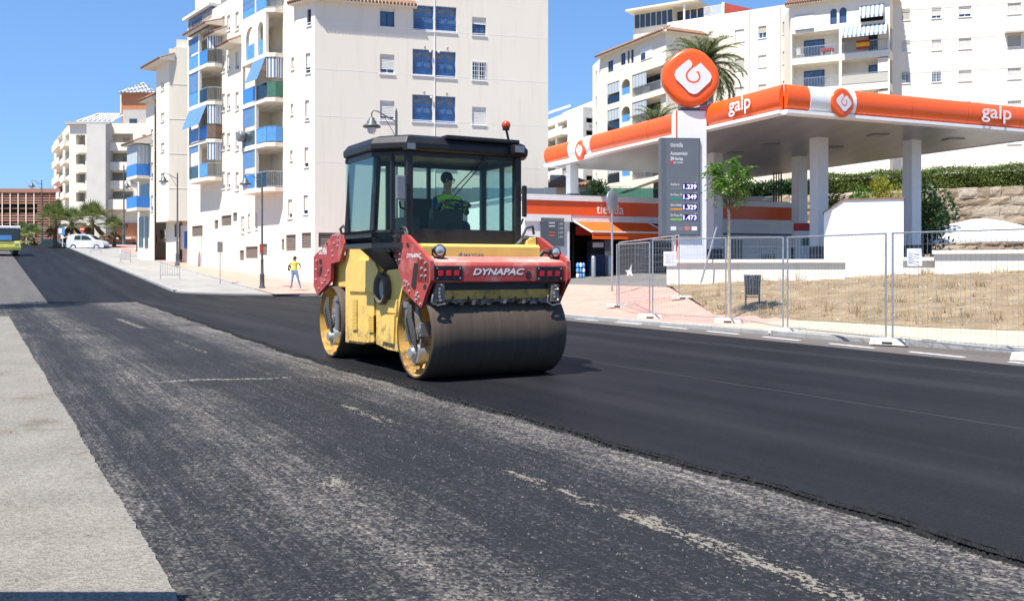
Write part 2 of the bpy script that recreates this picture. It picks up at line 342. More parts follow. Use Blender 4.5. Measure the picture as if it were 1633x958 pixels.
def dirt_mat(name, a, b2, c3, stain=None, sc=1.2, grit=60, gr=.5):
    m, n, l, b = _nodes(name); p = coords(n, l, src='World')
    x = noise(n, l, p, sc, 8, .68); c = ramp(n, l, x, [(.3, a), (.5, b2), (.68, c3)])
    v = N(n, 'TexVoronoi'); v.inputs['Scale'].default_value = grit; l.new(p, v.inputs['Vector']); sc_ = N(n, 'SeparateColor'); l.new(v.outputs['Color'], sc_.inputs[0])
    c = mixc(n, l, gr * .5, c, mixc(n, l, sc_.outputs[0], tuple(q * .45 for q in b2), tuple(min(1, q * 1.5) for q in b2)))
    if stain:
        g = ramp(n, l, noise(n, l, p, .9, 7, .7), [(.58, 0), (.72, .8)]); c = mixc(n, l, g, c, stain)
    l.new(c, b.inputs['Base Color']); b.inputs['Roughness'].default_value = .95; b.inputs['Specular IOR Level'].default_value = .15
    bump(n, l, b, mth(n, l, 'ADD', x, mth(n, l, 'MULTIPLY', v.outputs['Distance'], .6)), .6, .02); return m
def paving(name, a, b2, sx=.2, mort=(.3, .27, .25)):
    m, n, l, b = _nodes(name); p = coords(n, l, rot=RZ, src='World'); t = N(n, 'TexBrick'); t.offset = 0
    t.inputs['Scale'].default_value = 1; t.inputs['Brick Width'].default_value = sx; t.inputs['Row Height'].default_value = sx; t.inputs['Mortar Size'].default_value = .008
    t.inputs['Color1'].default_value = (*a, 1); t.inputs['Color2'].default_value = (*b2, 1); t.inputs['Mortar'].default_value = (*mort, 1); l.new(p, t.inputs['Vector'])
    c = mixc(n, l, ramp(n, l, noise(n, l, p, .8, 6, .65), [(.4, 0), (.75, .45)]), t.outputs[0], tuple(q * .6 for q in a)); l.new(c, b.inputs['Base Color']); b.inputs['Roughness'].default_value = .9
    return m
K['milled'] = milled_mat()
K['newasph'] = asphalt_mat('fresh_asphalt', (.0045, .0048, .0062), (.019, .0195, .0225), joint=((8.73, .05, .30), (8.95, .03, .2), (11.2, .5, .12), (12.9, .4, .14), (6.4, .5, .08)))
K['oldasph'] = asphalt_mat('old_asphalt', (.06, .058, .056), (.13, .12, .11))
K['margin'] = asphalt_mat('dusty_road_margin', (.085, .074, .068), (.16, .142, .13))
K['crumb'] = mat('asphalt_crumb', (.004, .0042, .005), .8, var=.4, sc=30)
K['chip'] = mat('stone_chip', (.13, .12, .11), .85, var=.6, sc=9, src='World')
K['concrete_strip'] = dirt_mat('pale_concrete', (.145, .135, .117), (.21, .196, .172), (.27, .253, .225), stain=(.12, .09, .065), gr=1.1, grit=70)
K['earth'] = dirt_mat('dry_earth', (.14, .105, .066), (.25, .19, .122), (.38, .30, .20), sc=1.3, gr=.6)
K['pink'] = paving('pink_paving', (.52, .28, .22), (.58, .33, .26)); K['yellowpave'] = paving('cream_paving', (.56, .46, .31), (.62, .52, .37))
K['greypave'] = dirt_mat('grey_bay', (.25, .24, .23), (.31, .30, .28), (.36, .35, .33), sc=.5, gr=.25)
K['apron'] = dirt_mat('forecourt_grey', (.13, .125, .12), (.17, .165, .16), (.21, .20, .19), sc=.5, gr=.25)
K['kerb'] = mat('kerb_concrete', (.32, .32, .315), .9, var=.2, sc=2, bs=40, dirt=(.2, .19, .17), src='World')
K['line'] = mat('road_paint', (.68, .68, .66), .7, var=.1, dirt=(.2, .2, .2), dth=.62, dsc=9)
def strip(us, v0, v1, z, nv=4, H=None):
    b = MB(); nu = len(us) - 1
    def fn(a, c):
        u = us[round(a * nu)]; va = v0(u) if callable(v0) else v0; vb = v1(u) if callable(v1) else v1; x, y = XY(u, va + (vb - va) * c)
        return (x, y, (H(x, y) if H else 0) + z)
    return b.grid(fn, nu, nv)
fr = lambda a, b, s: [a + (b - a) * i / s for i in range(s + 1)]
def Hbase(x, y):
    u, v = uv(x, y); k = max(0, min(1, (v - 19) / 6)); return HL(x, y) * (1 - k) + (min(HR(x, y), 1.3) * k if u < 120 else 1.3 * k)
g = MB()
def gfn(a, c):
    q = lambda t: math.copysign(abs(t) ** 2.6, t)
    x = 900 * q(2 * a - 1); y = 30 + 1500 * q(2 * c - 1)
    return (x, y, Hbase(x, y) - .12)
g.grid(gfn, 110, 110); g.build('ground', K['earth'], kind='structure')
us1 = fr(-12, 47.5, 60)
strip(us1, -.2, 7.2, .004, 8).build('milled_road', K['milled'], kind='structure')
# pale concrete verge on the left, ragged edge
random.seed(3)
jit = {}
def ragged(base, amp):
    def f(u):
        k = (base, round(u, 3))
        if k not in jit: jit[k] = base + .008 * math.sin(u * 1.3) + .004 * math.sin(u * 3.7 + 1) + random.uniform(-amp, amp)
        return jit[k]
    return f
strip(fr(-12, 34, 900), -26, ragged(.83, .008), .02, 5).build('concrete_verge', K['concrete_strip'], kind='structure')
strip(fr(34, 130, 50), -40, -.1, .02, 6, HL).build('verge_bank', K['greypave'], kind='structure')
# fresh mat: upper sheet with a rough, sloping crumbly lip
def lip(u):
    return 4.90 + .035 * math.sin(u * 1.7) + .02 * math.sin(u * 5.3) + (max(0, u - 16) * .045 if u < 46 else 1.35)
fa = MB(); edge = fr(-12, 46, 900); top = []; bot = []
for u in edge:
    e = lip(u) + random.uniform(-.012, .012); x, y = XY(u, e + .03); top.append((x, y, .045 + random.uniform(-.006, .004))); x, y = XY(u, e - .015 + random.uniform(-.012, .012)); bot.append((x, y, .005))
k = len(edge); fa.add(top + bot, [(i, i + 1, k + i + 1, k + i) for i in range(k - 1)])
fa.build('asphalt_lip', K['crumb'], kind='structure')
def vfar(u): return 15.0 if u < 40 else 15.0
def fre(u): return (13.86 + .04 * u) if u < 27 else 15.1
fm = strip(edge[::3] + fr(46.4, 52.4, 12), lambda u: lip(u) + .03 if u < 46 else 6.4, fre, .045, 3, HL)
fm.build('fresh_asphalt', K['newasph'], kind='structure')
HS = lambda x, y: HL(x, y) - .047 * max(0, min(1, (46.2 - uv(x, y)[0]) / .8))
strip(fr(45.2, 46.4, 6) + fr(47, 128, 60), 2.6, 8.75, .052, 4, HS).build('climbing_road', K['newasph'], kind='structure')
strip(fr(45.2, 46.4, 6) + fr(47, 128, 40), -.1, 2.6, .048, 2, HS).build('old_road_edge', K['oldasph'], kind='structure')
sp_ = MB()                                                     # side street mouth between the corner and the station
sp_.grid(lambda a, c: (lambda x, y: (x, y, HL(x, y) * .6 + .03))(*XY(40 + 30 * c, 14.9 + 13 * a)), 8, 12)
sp_.build('side_street', K['newasph'], kind='structure')
strip(fr(-12, 44, 40), 13.6, lambda u: 17.2, .012, 3).build('old_road_margin', K['margin'], kind='structure')
# edge dashes on the margin
for i in range(16):
    u0 = 2.2 + i * 2.05
    vv = lambda u: 14.0 + .08 * u if u < 20 else 15.6
    strip(fr(u0, u0 + 1.2, 3), lambda u: vv(u) + .10, lambda u: vv(u) + .22, .018, 1).build('edge_dash', K['line'], kind='structure')
# crumbs and chips
def scatter(name, n, fn, m, rmin, rmax, **p):
    b = MB()
    for i in range(n):
        x, y, z = fn(); r = rmin + (rmax - rmin) * random.random() ** 2.2
        d = [Vector((random.gauss(0, 1), random.gauss(0, 1), random.gauss(0, .7))).normalized() * r * random.uniform(.7, 1.2) for _ in range(2)]
        a = random.random() * 6.28; vs = []
        for j in range(4): vs.append((x + r * math.cos(a + j * 1.57) * random.uniform(.7, 1.2), y + r * math.sin(a + j * 1.57) * random.uniform(.7, 1.2), z))
        vs.append((x + d[0].x * .3, y + d[0].y * .3, z + r * random.uniform(.6, 1.1)))
        b.add(vs, [(0, 1, 4), (1, 2, 4), (2, 3, 4), (3, 0, 4)])
    return b.build(name, m, kind='stuff', **p)
def lipcrumb():
    u = 3 + 30 * random.random() ** 1.7; v = lip(u) + random.gauss(.005, .022); x, y = XY(u, v); return x, y, .005 if v < lip(u) else .03
scatter('asphalt_crumbs', 9000, lipcrumb, K['crumb'], .006, .022)
def rnd(u0, u1, v0, v1, z):
    def f():
        u = u0 + (u1 - u0) * random.random() ** 1.6; x, y = XY(u, random.uniform(v0, v1)); return x, y, z
    return f
scatter('stone_chips', 5000, rnd(3, 22, 1.0, 4.85, .003), K['chip'], .003, .011)
scatter('dark_chips', 5000, rnd(3, 18, .9, 4.85, .003), K['crumb'], .003, .012)
scatter('verge_grit', 1500, rnd(2, 14, -4, .8, .02), K['chip'], .003, .010)
# right-hand pavement, kerb of separate stones, forecourt, dry plot
KP = [hit(p, q, lambda x, y: 0) for p, q in ((840, 503), (905, 507), (1000, 516), (1110, 525), (1233, 535), (1340, 544), (1450, 552), (1560, 560), (1660, 566), (1860, 585), (2300, 640))]
KP = [Vector((*XY(u_, 16.15), 0)) for u_ in (40, 36, 32, 28)] + [Vector((p.x, p.y, 0)) for p in KP[1:]]
def along(pts, step):
    out = []; carry = 0
    for a, c in zip(pts, pts[1:]):
        L = (c - a).length; t = carry
        while t < L: out.append(a + (c - a) * (t / L)); t += step
        carry = t - L
    return out
ks = along(KP, 1.0)
kerb = thing('kerb', 'grey concrete kerb', 'kerb', ks[0]); del kerb['label'], kerb['category']; kerb['kind'] = 'structure'
for a, c in zip(ks, ks[1:]):
    d = (c - a).normalized(); nrm = Vector((-d.y, d.x, 0)); b = MB(); h = .125 + random.uniform(-.004, .004); e = .006
    a2 = a + d * e; c2 = c - d * e
    b.prism([a2, a2 + nrm * .0 + Vector((0, 0, h - .02)), a2 + nrm * .02 + Vector((0, 0, h)), a2 + nrm * .18 + Vector((0, 0, h)), a2 + nrm * .18], c2 - a2)
    b.build('kerb_stone', K['kerb'], kerb, world=True)
def offs(pts, w):
    o = []
    for i, p in enumerate(pts):
        d = (pts[min(i + 1, len(pts) - 1)] - pts[max(i - 1, 0)]).normalized(); o.append(p + Vector((-d.y, d.x, 0)) * w)
    return o
def band(name, A, B, m, z=0, nv=6, H=HR, **k):
    b = MB(); n = len(A) - 1
    def fn(s, t):
        i = round(s * n); p = A[i] + (B[i] - A[i]) * t; return (p.x, p.y, H(p.x, p.y) + z)
    b.grid(fn, n, nv); return b.build(name, m, kind='structure', **k)
kd = along(KP, 1.0); inner = offs(kd, .18); back = offs(kd, 3.0)
isplit = min(range(len(kd)), key=lambda i: abs((kd[i].x / kd[i].y) * FPX + CX - 1135))
flatp = lambda x, y: .118 if uv(x, y)[1] < 18.6 else HR(x, y) - .012
wide = [kd[i] + (b_ - kd[i]) * (1 if (kd[i].x / kd[i].y) * FPX + CX < 1050 else max(.42, 1 - ((kd[i].x / kd[i].y) * FPX + CX - 1050) / 110)) for i, b_ in enumerate(offs(kd, 7.2))]
band('pink_pavement', inner[:isplit + 1], wide[:isplit + 1], K['pink'], -.008, 8)
b = MB(); b.grid(lambda s, t: (lambda x, y: (x, y, HR(x, y) - .035 - (.14 if t < .53 else 0)))(*XY(15 + 42 * s, 16.6 + 9.5 * t)), 30, 12); b.build('station_apron', K['apron'], kind='structure')
band('cream_pavement', inner[isplit:], back[isplit:], K['yellowpave'], -.006)
# tactile pale strips crossing the pink paving
# dry plot
plot_front = back[isplit - 3:]; wl = Vector((6.1, 37.2, 0)); wr = Vector((40, 25.6, 0))
nn = len(plot_front); plot_back = [wl + (wr - wl) * (i / (nn - 1)) for i in range(nn)]
b = MB(); S = 90
def pf(s, t):
    f = s * (nn - 1); i = min(int(f), nn - 2); q = f - i; A = plot_front[i].lerp(plot_front[i + 1], q); B = plot_back[i].lerp(plot_back[i + 1], q)
    p = A.lerp(B, t); r = math.sin(p.x * 1.9 + p.y * 1.3) * .03 + math.sin(p.x * 4.1 - p.y * 3.3) * .02 + random.uniform(-.02, .02)
    return (p.x, p.y, HR(p.x, p.y) + (.05 + r * 1.0) * min(1, .05 + t * 8))
b.grid(pf, S, 40); plot = b.build('dry_plot', K['earth'], kind='structure')
# forecourt up to the shop and beyond
fc = MB()
def fcf(s, t):
    u, v = 14 + 60 * s, 22.6 + 26 * t
    if t == 0: v = 22.2
    x, y = XY(u, v); return (x, y, HR(x, y) - .03)
fc.grid(fcf, 20, 16); fc.build('forecourt', K['apron'], kind='structure')
# corner pavement below the apartment house
strip(fr(50.5, 128, 50), 8.75, 12.9, .13, 3, HL).build('parking_bay', K['greypave'], kind='structure')
strip(fr(47.0, 128, 50), 12.9, lambda u: 19.2 if u < 64 else 17.5, .17, 3, HL).build('pink_footway', K['pink'], kind='structure')
cp = MB(); poly = []
for i in range(13):
    t = i / 12; u = 50.5 - 4.2 * math.sin(t * 1.57); v = 8.75 + 10.4 * (1 - math.cos(t * 1.57)) ** .8; x, y = XY(u, v); poly.append((x, y, HL(x, y) + .13))
ends = [XY(50.55, 19.2), XY(50.55, 8.75)]
cp.add(poly + [(x, y, HL(x, y) + .131) for x, y in ends], [tuple(range(15))])
lowp = [(p[0], p[1], p[2] - .14) for p in poly]
cp.add(poly + lowp, [(i, i + 1, 13 + i + 1, 13 + i) for i in range(12)])
cp.build('corner_pavement', K['greypave'], kind='structure')
for v in (8.75, 12.9):
    kk = thing('kerb', 'x', 'x', (0, 0, 0)); del kk['label'], kk['category']; kk['kind'] = 'structure'
    q = fr(50.5, 128, 40)
    for i in range(40):
        x0, y0 = XY(q[i] + .02, v); x1, y1 = XY(q[i + 1] - .02, v)
        MB().bar((x0, y0, HL(x0, y0) + .10), (x1, y1, HL(x1, y1) + .10), .16, .15).build('kerb_stone', K['kerb'], kk)
# stone and dry weeds on the plot
K['weed'] = leafmat('dry_weed', [(.33, .24, .12), (.42, .32, .16), (.24, .165, .085), (.50, .39, .22)], .9, .3)
K['rubble'] = mat('pale_rubble', (.36, .32, .26), .95, var=.3, sc=4, src='World')
wb = MB(); random.seed(11)
def plot_pt(t=None):
    s = random.random() ** 1.0; t = random.random() if t is None else t; p = pf(s, t); return Vector(p)
for i in range(800):
    dense = random.random() < .35
    p = plot_pt(random.random() ** 1.3 * .98 + .02); hgt = random.uniform(.05, .16) * (1 if random.random() > .07 else 3.0)
    for j in range(random.randint(3, 7)):
        a = random.random() * 6.28; ln = hgt * random.uniform(.6, 1.3); lean = random.uniform(.2, 1.6); w_ = random.uniform(.004, .012)
        dx, dy = math.cos(a), math.sin(a); o = p + Vector((random.gauss(0, .06), random.gauss(0, .06), -.01)); tip = o + Vector((dx * lean * ln, dy * lean * ln, ln))
        wb.add([o + Vector((-dy * w_, dx * w_, 0)), o + Vector((dy * w_, -dx * w_, 0)), tip], [(0, 1, 2)])
for i in range(90):                                              # denser tufts
    p = plot_pt(random.choice([.04, .1, .2, .5, .9, .95]) + random.uniform(0, .05))
    for j in range(28):
        a = random.random() * 6.28; ln = random.uniform(.1, .38); lean = random.uniform(.1, .7); dx, dy = math.cos(a), math.sin(a); o = p + Vector((random.gauss(0, .12), random.gauss(0, .12), -.02)); w_ = .008
        wb.add([o + Vector((-dy * w_, dx * w_, 0)), o + Vector((dy * w_, -dx * w_, 0)), o + Vector((dx * lean * ln, dy * lean * ln, ln))], [(0, 1, 2)])
wb.build('dry_weeds', K['weed'], kind='stuff')
scatter('plot_stones', 500, lambda: tuple(plot_pt()), K['rubble'], .02, .07)
# ================================================================ ROAD ROLLER
def splash(m, zt, col):
    n, l = m.node_tree.nodes, m.node_tree.links; b = n['Principled BSDF']; src = b.inputs['Base Color'].links[0].from_socket; v = coords(n, l); s = N(n, 'SeparateXYZ'); l.new(v, s.inputs[0])
    f = mth(n, l, 'ADD', noise(n, l, v, 7, 7, .72), mth(n, l, 'MULTIPLY', mth(n, l, 'SUBTRACT', zt, s.outputs[2]), .28)); vs = coords(n, l, (9, 9, .8)); f = mth(n, l, 'ADD', f, mth(n, l, 'MULTIPLY_ADD', noise(n, l, vs, 1, 4), .35, -.17))
    l.new(mixc(n, l, ramp(n, l, f, [(.58, 0), (.74, .75)]), src, col), b.inputs['Base Color'])
K['ryel'] = mat('roller_yellow', (.78, .52, .13), .5, var=.08, sc=4, dirt=(.56, .39, .16), dsc=1.6, dth=.6, bs=30, bst=.05)
K['rred'] = mat('roller_red', (.38, .055, .048), .6, var=.12, sc=5, dirt=(.44, .23, .20), dsc=2.2, dth=.53, bs=30, bst=.06)
K['dust'] = mat('dusty_red', (.50, .16, .14), .8, var=.15, sc=6, dirt=(.50, .36, .30), dth=.5)
K['drumst'] = None
def drum_mat():
    m, n, l, b = _nodes('drum_steel'); v = coords(n, l, (18, .4, .4)); v2 = coords(n, l)
    c = ramp(n, l, noise(n, l, v, 1, 5, .6), [(.25, (.062, .047, .036)), (.55, (.080, .061, .046)), (.85, (.105, .081, .061))])
    c = mixc(n, l, ramp(n, l, noise(n, l, v2, 5, 6, .7), [(.5, 0), (.8, .5)]), c, (.045, .034, .026)); l.new(c, b.inputs['Base Color'])
    b.inputs['Specular IOR Level'].default_value = .25; b.inputs['Roughness'].default_value = .65; bump(n, l, b, noise(n, l, v2, 40, 4), .15); return m
K['drumst'] = drum_mat()
K['stain'] = mat('stained_yellow', (.56, .33, .075), .75, var=.25, sc=5, dirt=(.10, .06, .03), dsc=2.6, dth=.50)
splash(K['ryel'], .9, (.20, .14, .07)); splash(K['rred'], .9, (.16, .06, .05)); splash(K['stain'], .5, (.12, .07, .035))
K['rust'] = mat('rusty_grey', (.23, .20, .17), .7, metal=.3, var=.4, sc=9, dirt=(.12, .07, .04), dth=.5, dsc=8)
K['glass'] = glassy('cab_glass', (.85, .95, .915), .0)
K['lens'] = mat('lamp_lens', (.62, .63, .62), .12, metal=.6, var=.2, sc=30)
K['reflector'] = mat('red_reflector', (.55, .01, .02), .2)
K['beacon'] = mat('amber_beacon', (.50, .06, .01), .12, coat=.6)
K['rubber'] = mat('rubber', (.02, .02, .02), .7, var=.3); K['hose'] = mat('hydraulic_hose', (.05, .05, .05), .5)
K['vest'] = mat('hi_vis_green', (.55, .95, .06), .7); K['trouser'] = mat('dark_trousers', (.03, .035, .06), .9); K['letter'] = mat('white_lettering', (.78, .78, .78), .5)
RO = Vector((-1.35, 13.0, .045)); RA = math.atan2(.489, .872)
RM = Matrix.Translation(RO) @ Matrix.Rotation(RA, 4, 'Z'); RMI = RM.inverted()
def r_side(px, py, b=0.):
    o = RMI @ Vector((0, 0, CH)); d = RMI.to_3x3() @ ray(px, py); t = (b - o.x) / d.x; p = o + d * t; return p.y, p.z
def r_front(px, py, t=0.):
    o = RMI @ Vector((0, 0, CH)); d = RMI.to_3x3() @ ray(px, py); k = (t - o.y) / d.y; p = o + d * k; return p.x, p.z
W_, RAD, WB = 2.10, .62, 3.62
roller = thing('road_roller', 'yellow and red tandem road roller with a black glazed cab on the fresh asphalt', 'road roller', RO, RA)
def sidepoly(pix, b, th, dz=0): return [Vector((b, *[q for q in (r_side(x, y, b))])) for x, y in pix]
# ---- drums
def drum(name, tc):
    c = Vector((0, tc, RAD)); d = MB()
    prof = [(RAD - .045, .0), (RAD - .02, -.012), (RAD, .02)] + [(RAD, .02 + (W_ - .04) * i / 6) for i in range(1, 7)] + [(RAD - .02, W_ + .012), (RAD - .045, W_)]
    d.lathe(prof, 72, c, 0, 'x')
    o = d.build(name, K['drumst'], roller)
    for s, x0 in ((1, 0), (-1, W_)):
        i = MB(); i.lathe([(RAD - .045, x0), (RAD - .055, x0 + s * .05), (RAD - .07, x0 + s * .40), (.12, x0 + s * .42)], 56, c, 0, 'x')
        i.build('drum_shell', K['stain'], o)
    for s, x0 in ((1, .12), (-1, W_ - .12)):
        h = MB(); h.cyl((x0 - s * .02, tc, RAD), (x0 + s * .30, tc, RAD), .15, .19, 20); h.cyl((x0 - s * .10, tc, RAD), (x0 - s * .02, tc, RAD), .09, .11, 16)
        for k in range(8):
            a = k * math.pi / 4; h.cyl((x0 - s * .035, tc + .13 * math.cos(a), RAD + .13 * math.sin(a)), (x0 - s * .02, tc + .13 * math.cos(a), RAD + .13 * math.sin(a)), .016, n=6)
        h.build('hub', K['rust'], o)
    return o
fd = drum('front_drum', 0.); rd = drum('rear_drum', WB)
# carrier plates, motors and hoses inside the near ends
def carrier(tc, s, parent, flip=1):
    b = MB(); x = .05
    P = [(tc - .02 * flip, 1.0), (tc + .16 * flip, 1.0), (tc + .14 * flip, .62), (tc + .10 * flip, .36), (tc + .0, .22), (tc - .10 * flip, .30), (tc - .13 * flip, .55)]
    b.prism([Vector((x, p, z)) for p, z in P], (.05, 0, 0)); b.build('carrier_plate', K['rust'], parent, bev=.006)
    b = MB(); b.cyl((x - .03, tc + .02 * flip, .36), (x + .12, tc + .02 * flip, .36), .15, .16, 20); b.cyl((x - .10, tc + .02 * flip, .36), (x - .03, tc + .02 * flip, .36), .075, .09, 14)
    b.build('drive_motor', K['galv'], parent)
    b = MB(); b.cyl((x, tc + .30 * flip, .98), (x, tc + .27 * flip, .50), .055, n=12); b.cyl((x, tc + .30 * flip, 1.06), (x, tc + .30 * flip, .98), .075, n=12)
    b.box(x - .02, tc - .18, .60, x + .1, tc - .06, .78); b.cyl((x - .03, tc - .12, .69), (x + .02, tc - .12, .69), .05, n=10)
    b.build('valve_block', K['grey'], parent)
    b = MB()
    for k in range(5):
        o = k * .028; b.tube([(x - .04, tc + .22 - o, 1.02), (x - .07, tc + .16 - o, .85), (x - .06, tc + .10 - o * 1.4, .66), (x - .05, tc + .03 - o, .50 - o)], .013, 6)
    b.tube([(x - .03, tc + .27, .95), (x - .09, tc + .20, .80), (x - .07, tc + .16, .62), (x - .05, tc + .10, .48)], .02, 6)
    b.build('hose', K['hose'], parent, kind='stuff')
carrier(.02, 1, roller); carrier(WB, 1, roller, -1)
# ---- red drum arms
FA = [(624.6, 382), (628, 372.4), (648.7, 375), (667, 394), (686, 415.5), (686.5, 447.6), (680, 465), (671.4, 491.5), (656, 476), (642, 461), (641.4, 446), (635, 426), (629, 409.7), (624, 396.5)]
RAm = [(500, 409), (506, 403), (512, 397), (529, 375), (537, 371.5), (546, 376), (549, 388), (541, 417), (528, 420), (527, 447), (506, 471), (500, 456)]
def arm(pix, slots, bx, mirror=False):
    th = .055; P = [r_side(x, y, bx) for x, y in pix]
    X0 = bx if not mirror else W_ - bx - th
    b = MB(); b.prism([Vector((X0, t, z)) for t, z in P], (th, 0, 0)); o = b.build('drum_arm', K['rred'], roller, bev=.008)
    sb = MB(); xs = X0 - .003 if not mirror else X0 + th + .003
    for sl in slots:
        Q = [r_side(x, y, bx) for x, y in sl]; sb.prism([Vector((xs, t, z)) for t, z in Q], (-.001 if not mirror else .001, 0, 0))
    sb.build('slots', K['dark'], o, kind='stuff')
    return o, P
fs = [[(660.5, 420), (664, 418.5), (667, 421), (665.5, 436), (664, 458), (661, 463), (656, 456), (658, 440)], [(675, 457), (677.5, 452.5), (680, 453), (680, 459), (677.5, 462), (675.5, 461)], [(648, 387), (651, 387), (653, 391), (652, 395), (649, 394)]]
a1, P1 = arm(FA, fs, -.05); arm(FA, fs, -.05, True)
rs = [[(509, 414), (512, 412.5), (514, 416), (513, 421), (510, 421)], [(510, 427), (514, 425), (514, 431), (511, 440), (509.5, 441)], [(520, 388), (522, 386), (523, 389), (521, 391)]]
a2, P2 = arm(RAm, rs, -.05); arm(RAm, rs, -.05, True)
def bolts(parent, pix, bx):
    b = MB()
    for x, y in pix:
        t, z = r_side(x, y, bx); b.cyl((bx - .022, t, z), (bx, t, z), .016, .019, 8)
    b.build('bolts', K['galv'], parent, kind='stuff')
bolts(a1, [(627, 387), (627, 397), (640, 394), (639, 405), (631, 408), (634, 415), (638, 414), (679, 419), (673, 428), (679, 431), (673, 440), (679, 440), (646, 448), (652, 454), (646, 456), (653, 464), (664, 471), (668, 474), (664, 478), (671, 485), (666, 467), (649, 450), (672, 413), (629, 377), (633, 377), (637, 377)], -.05)
bolts(a2, [(532, 376), (536, 375), (540, 376), (540, 384), (539, 392), (533, 388), (530, 400), (531, 408), (505, 416), (504, 430), (524, 432), (520, 440), (514, 452), (509, 460), (518, 447), (504, 446)], -.05)
def sideM(px0, py0, px1, py1, b):           # matrix for lettering lying on the near side
    t0, z0 = r_side(px0, py1, b); t1, z1 = r_side(px1, py1, b); h = r_side((px0 + px1) / 2, py0, b)[1] - r_side((px0 + px1) / 2, py1, b)[1]
    o = RM @ Vector((b, t0, z0)); ex = (RM.to_3x3() @ Vector((0, t1 - t0, z1 - z0))); w = ex.length; ex.normalize(); ez = RM.to_3x3() @ Vector((-1, 0, 0)); ey = ez.cross(ex)
    M = Matrix((ex, ey, ez)).transposed().to_4x4(); M.translation = o; return M, w, h
M, w_, h_ = sideM(649, 404, 672, 411, -.05); text_fit('lettering', 'DYNAPAC', M, w_, h_, K['letter'], a1, .004, .25, bold=.02)
M, w_, h_ = sideM(508.5, 395, 521, 405.5, -.05); text_fit('lettering', 'CC424', M, w_, h_, K['letter'], a2, .004, bold=.025)
# ---- frame bodies
body = MB()
B1 = [(551, 376), (556, 369), (566, 367), (585, 392), (612, 431), (600, 440), (597, 448), (597, 547), (585, 547), (578, 549), (551, 545)]
body.prism([Vector((.05, *r_side(x, y, .05))) for x, y in B1], (W_ - .1, 0, 0)); body.build('rear_frame', K['ryel'], roller, bev=.015)
body = MB()
B2 = [(600, 480), (615, 438), (629, 405), (640, 428), (644, 447), (640, 470), (635, 500), (634, 530), (638, 561), (618, 557), (600, 548)]
body.prism([Vector((.04, *r_side(x, y, .04))) for x, y in B2], (W_ - .08, 0, 0)); ff = body.build('front_frame', K['ryel'], roller, bev=.015)
def panel(name, pix, b0, th, m, parent=roller, bev=.01):
    b = MB(); b.prism([Vector((b0, *r_side(x, y, b0))) for x, y in pix], (th, 0, 0)); return b.build(name, m, parent, bev=bev)
hd = panel('engine_door', [(553, 464), (556, 447), (569, 413.5), (597, 417), (603, 432), (597, 446), (596, 466)], -.005, .08, K['ryel'])
panel('service_door', [(553, 470), (596, 471), (596, 545), (582, 546), (553, 542)], .012, .06, K['ryel'])
panel('tank_cover', [(609, 501), (629, 502), (627, 548), (607, 543)], .005, .06, K['ryel'])
panel('tank_cap', [(619, 477.5), (633, 478), (632, 499), (613, 498), (614, 489)], .012, .05, K['ryel'])
def vent(pix, n, horiz=True):
    x0, y0, x1, y1 = pix; f = panel('vent', [(x0, y0), (x1, y0), (x1, y1), (x0, y1)], -.0, .08, K['dark'], roller, 0)
    b = MB()
    for i in range(n):
        y = y0 + (y1 - y0) * (i + .5) / n; t0, z0 = r_side(x0, y, -.008); t1, z1 = r_side(x1, y, -.008); b.bar((-.004, t0, z0), (-.004, t1, z1), .012, .018)
    if not horiz:
        for i in range(3):
            x = x0 + (x1 - x0) * (i + .5) / 3; t0, z0 = r_side(x, y0, -.008); t1, z1 = r_side(x, y1, -.008); b.bar((-.006, t0, z0), (-.006, t1, z1), .012, .018)
    b.build('louvre', K['ryel'], f)
vent((562, 477, 568.5, 526), 22); vent((588, 503, 595.5, 530), 7, False)
# pivot and dark chassis between the drums
b = MB(); b.box(.5, .9, .45, 1.6, 3.0, 1.2); b.box(.15, 1.3, .75, 1.95, 1.62, 1.9); b.build('chassis', K['blackm'], roller)
# round air duct on the near side
t, z = r_side(601, 461, -.1); b = MB(); b.lathe([(.15, .25), (.17, .16), (.225, .15), (.235, -.04), (.222, -.075), (.185, -.075), (.172, -.03), (.13, .12)], 32, (0, t, z), 0, 'x'); ad = b.build('air_duct', mat('dusty_rubber', (.10, .085, .07), .8, var=.3, dirt=(.20, .16, .11), dth=.5), roller)
b = MB(); b.lathe([(.182, -.06), (.165, .0), (.12, .02), (.001, .025)], 28, (0, t, z), 0, 'x'); b.build('duct_liner', mat('grey_liner', (.42, .41, .40), .6, var=.2), ad)
# black diagonal cab support
S1 = [(549, 366), (596, 372), (604, 384), (640, 424), (628, 436), (609, 436), (590, 414)]
q = MB(); q.prism([(-.43, 1.80, 2.07), (-.43, .58, 2.07), (.03, .62, 1.53), (.03, 1.20, 1.50)], (.05, 0, -.03)); q.build('cab_support', K['black'], roller, bev=.01)
q = MB(); q.box(-.40, .6, 1.97, 1.9, 1.76, 2.03); q.build('cab_bed', K['black'], roller)
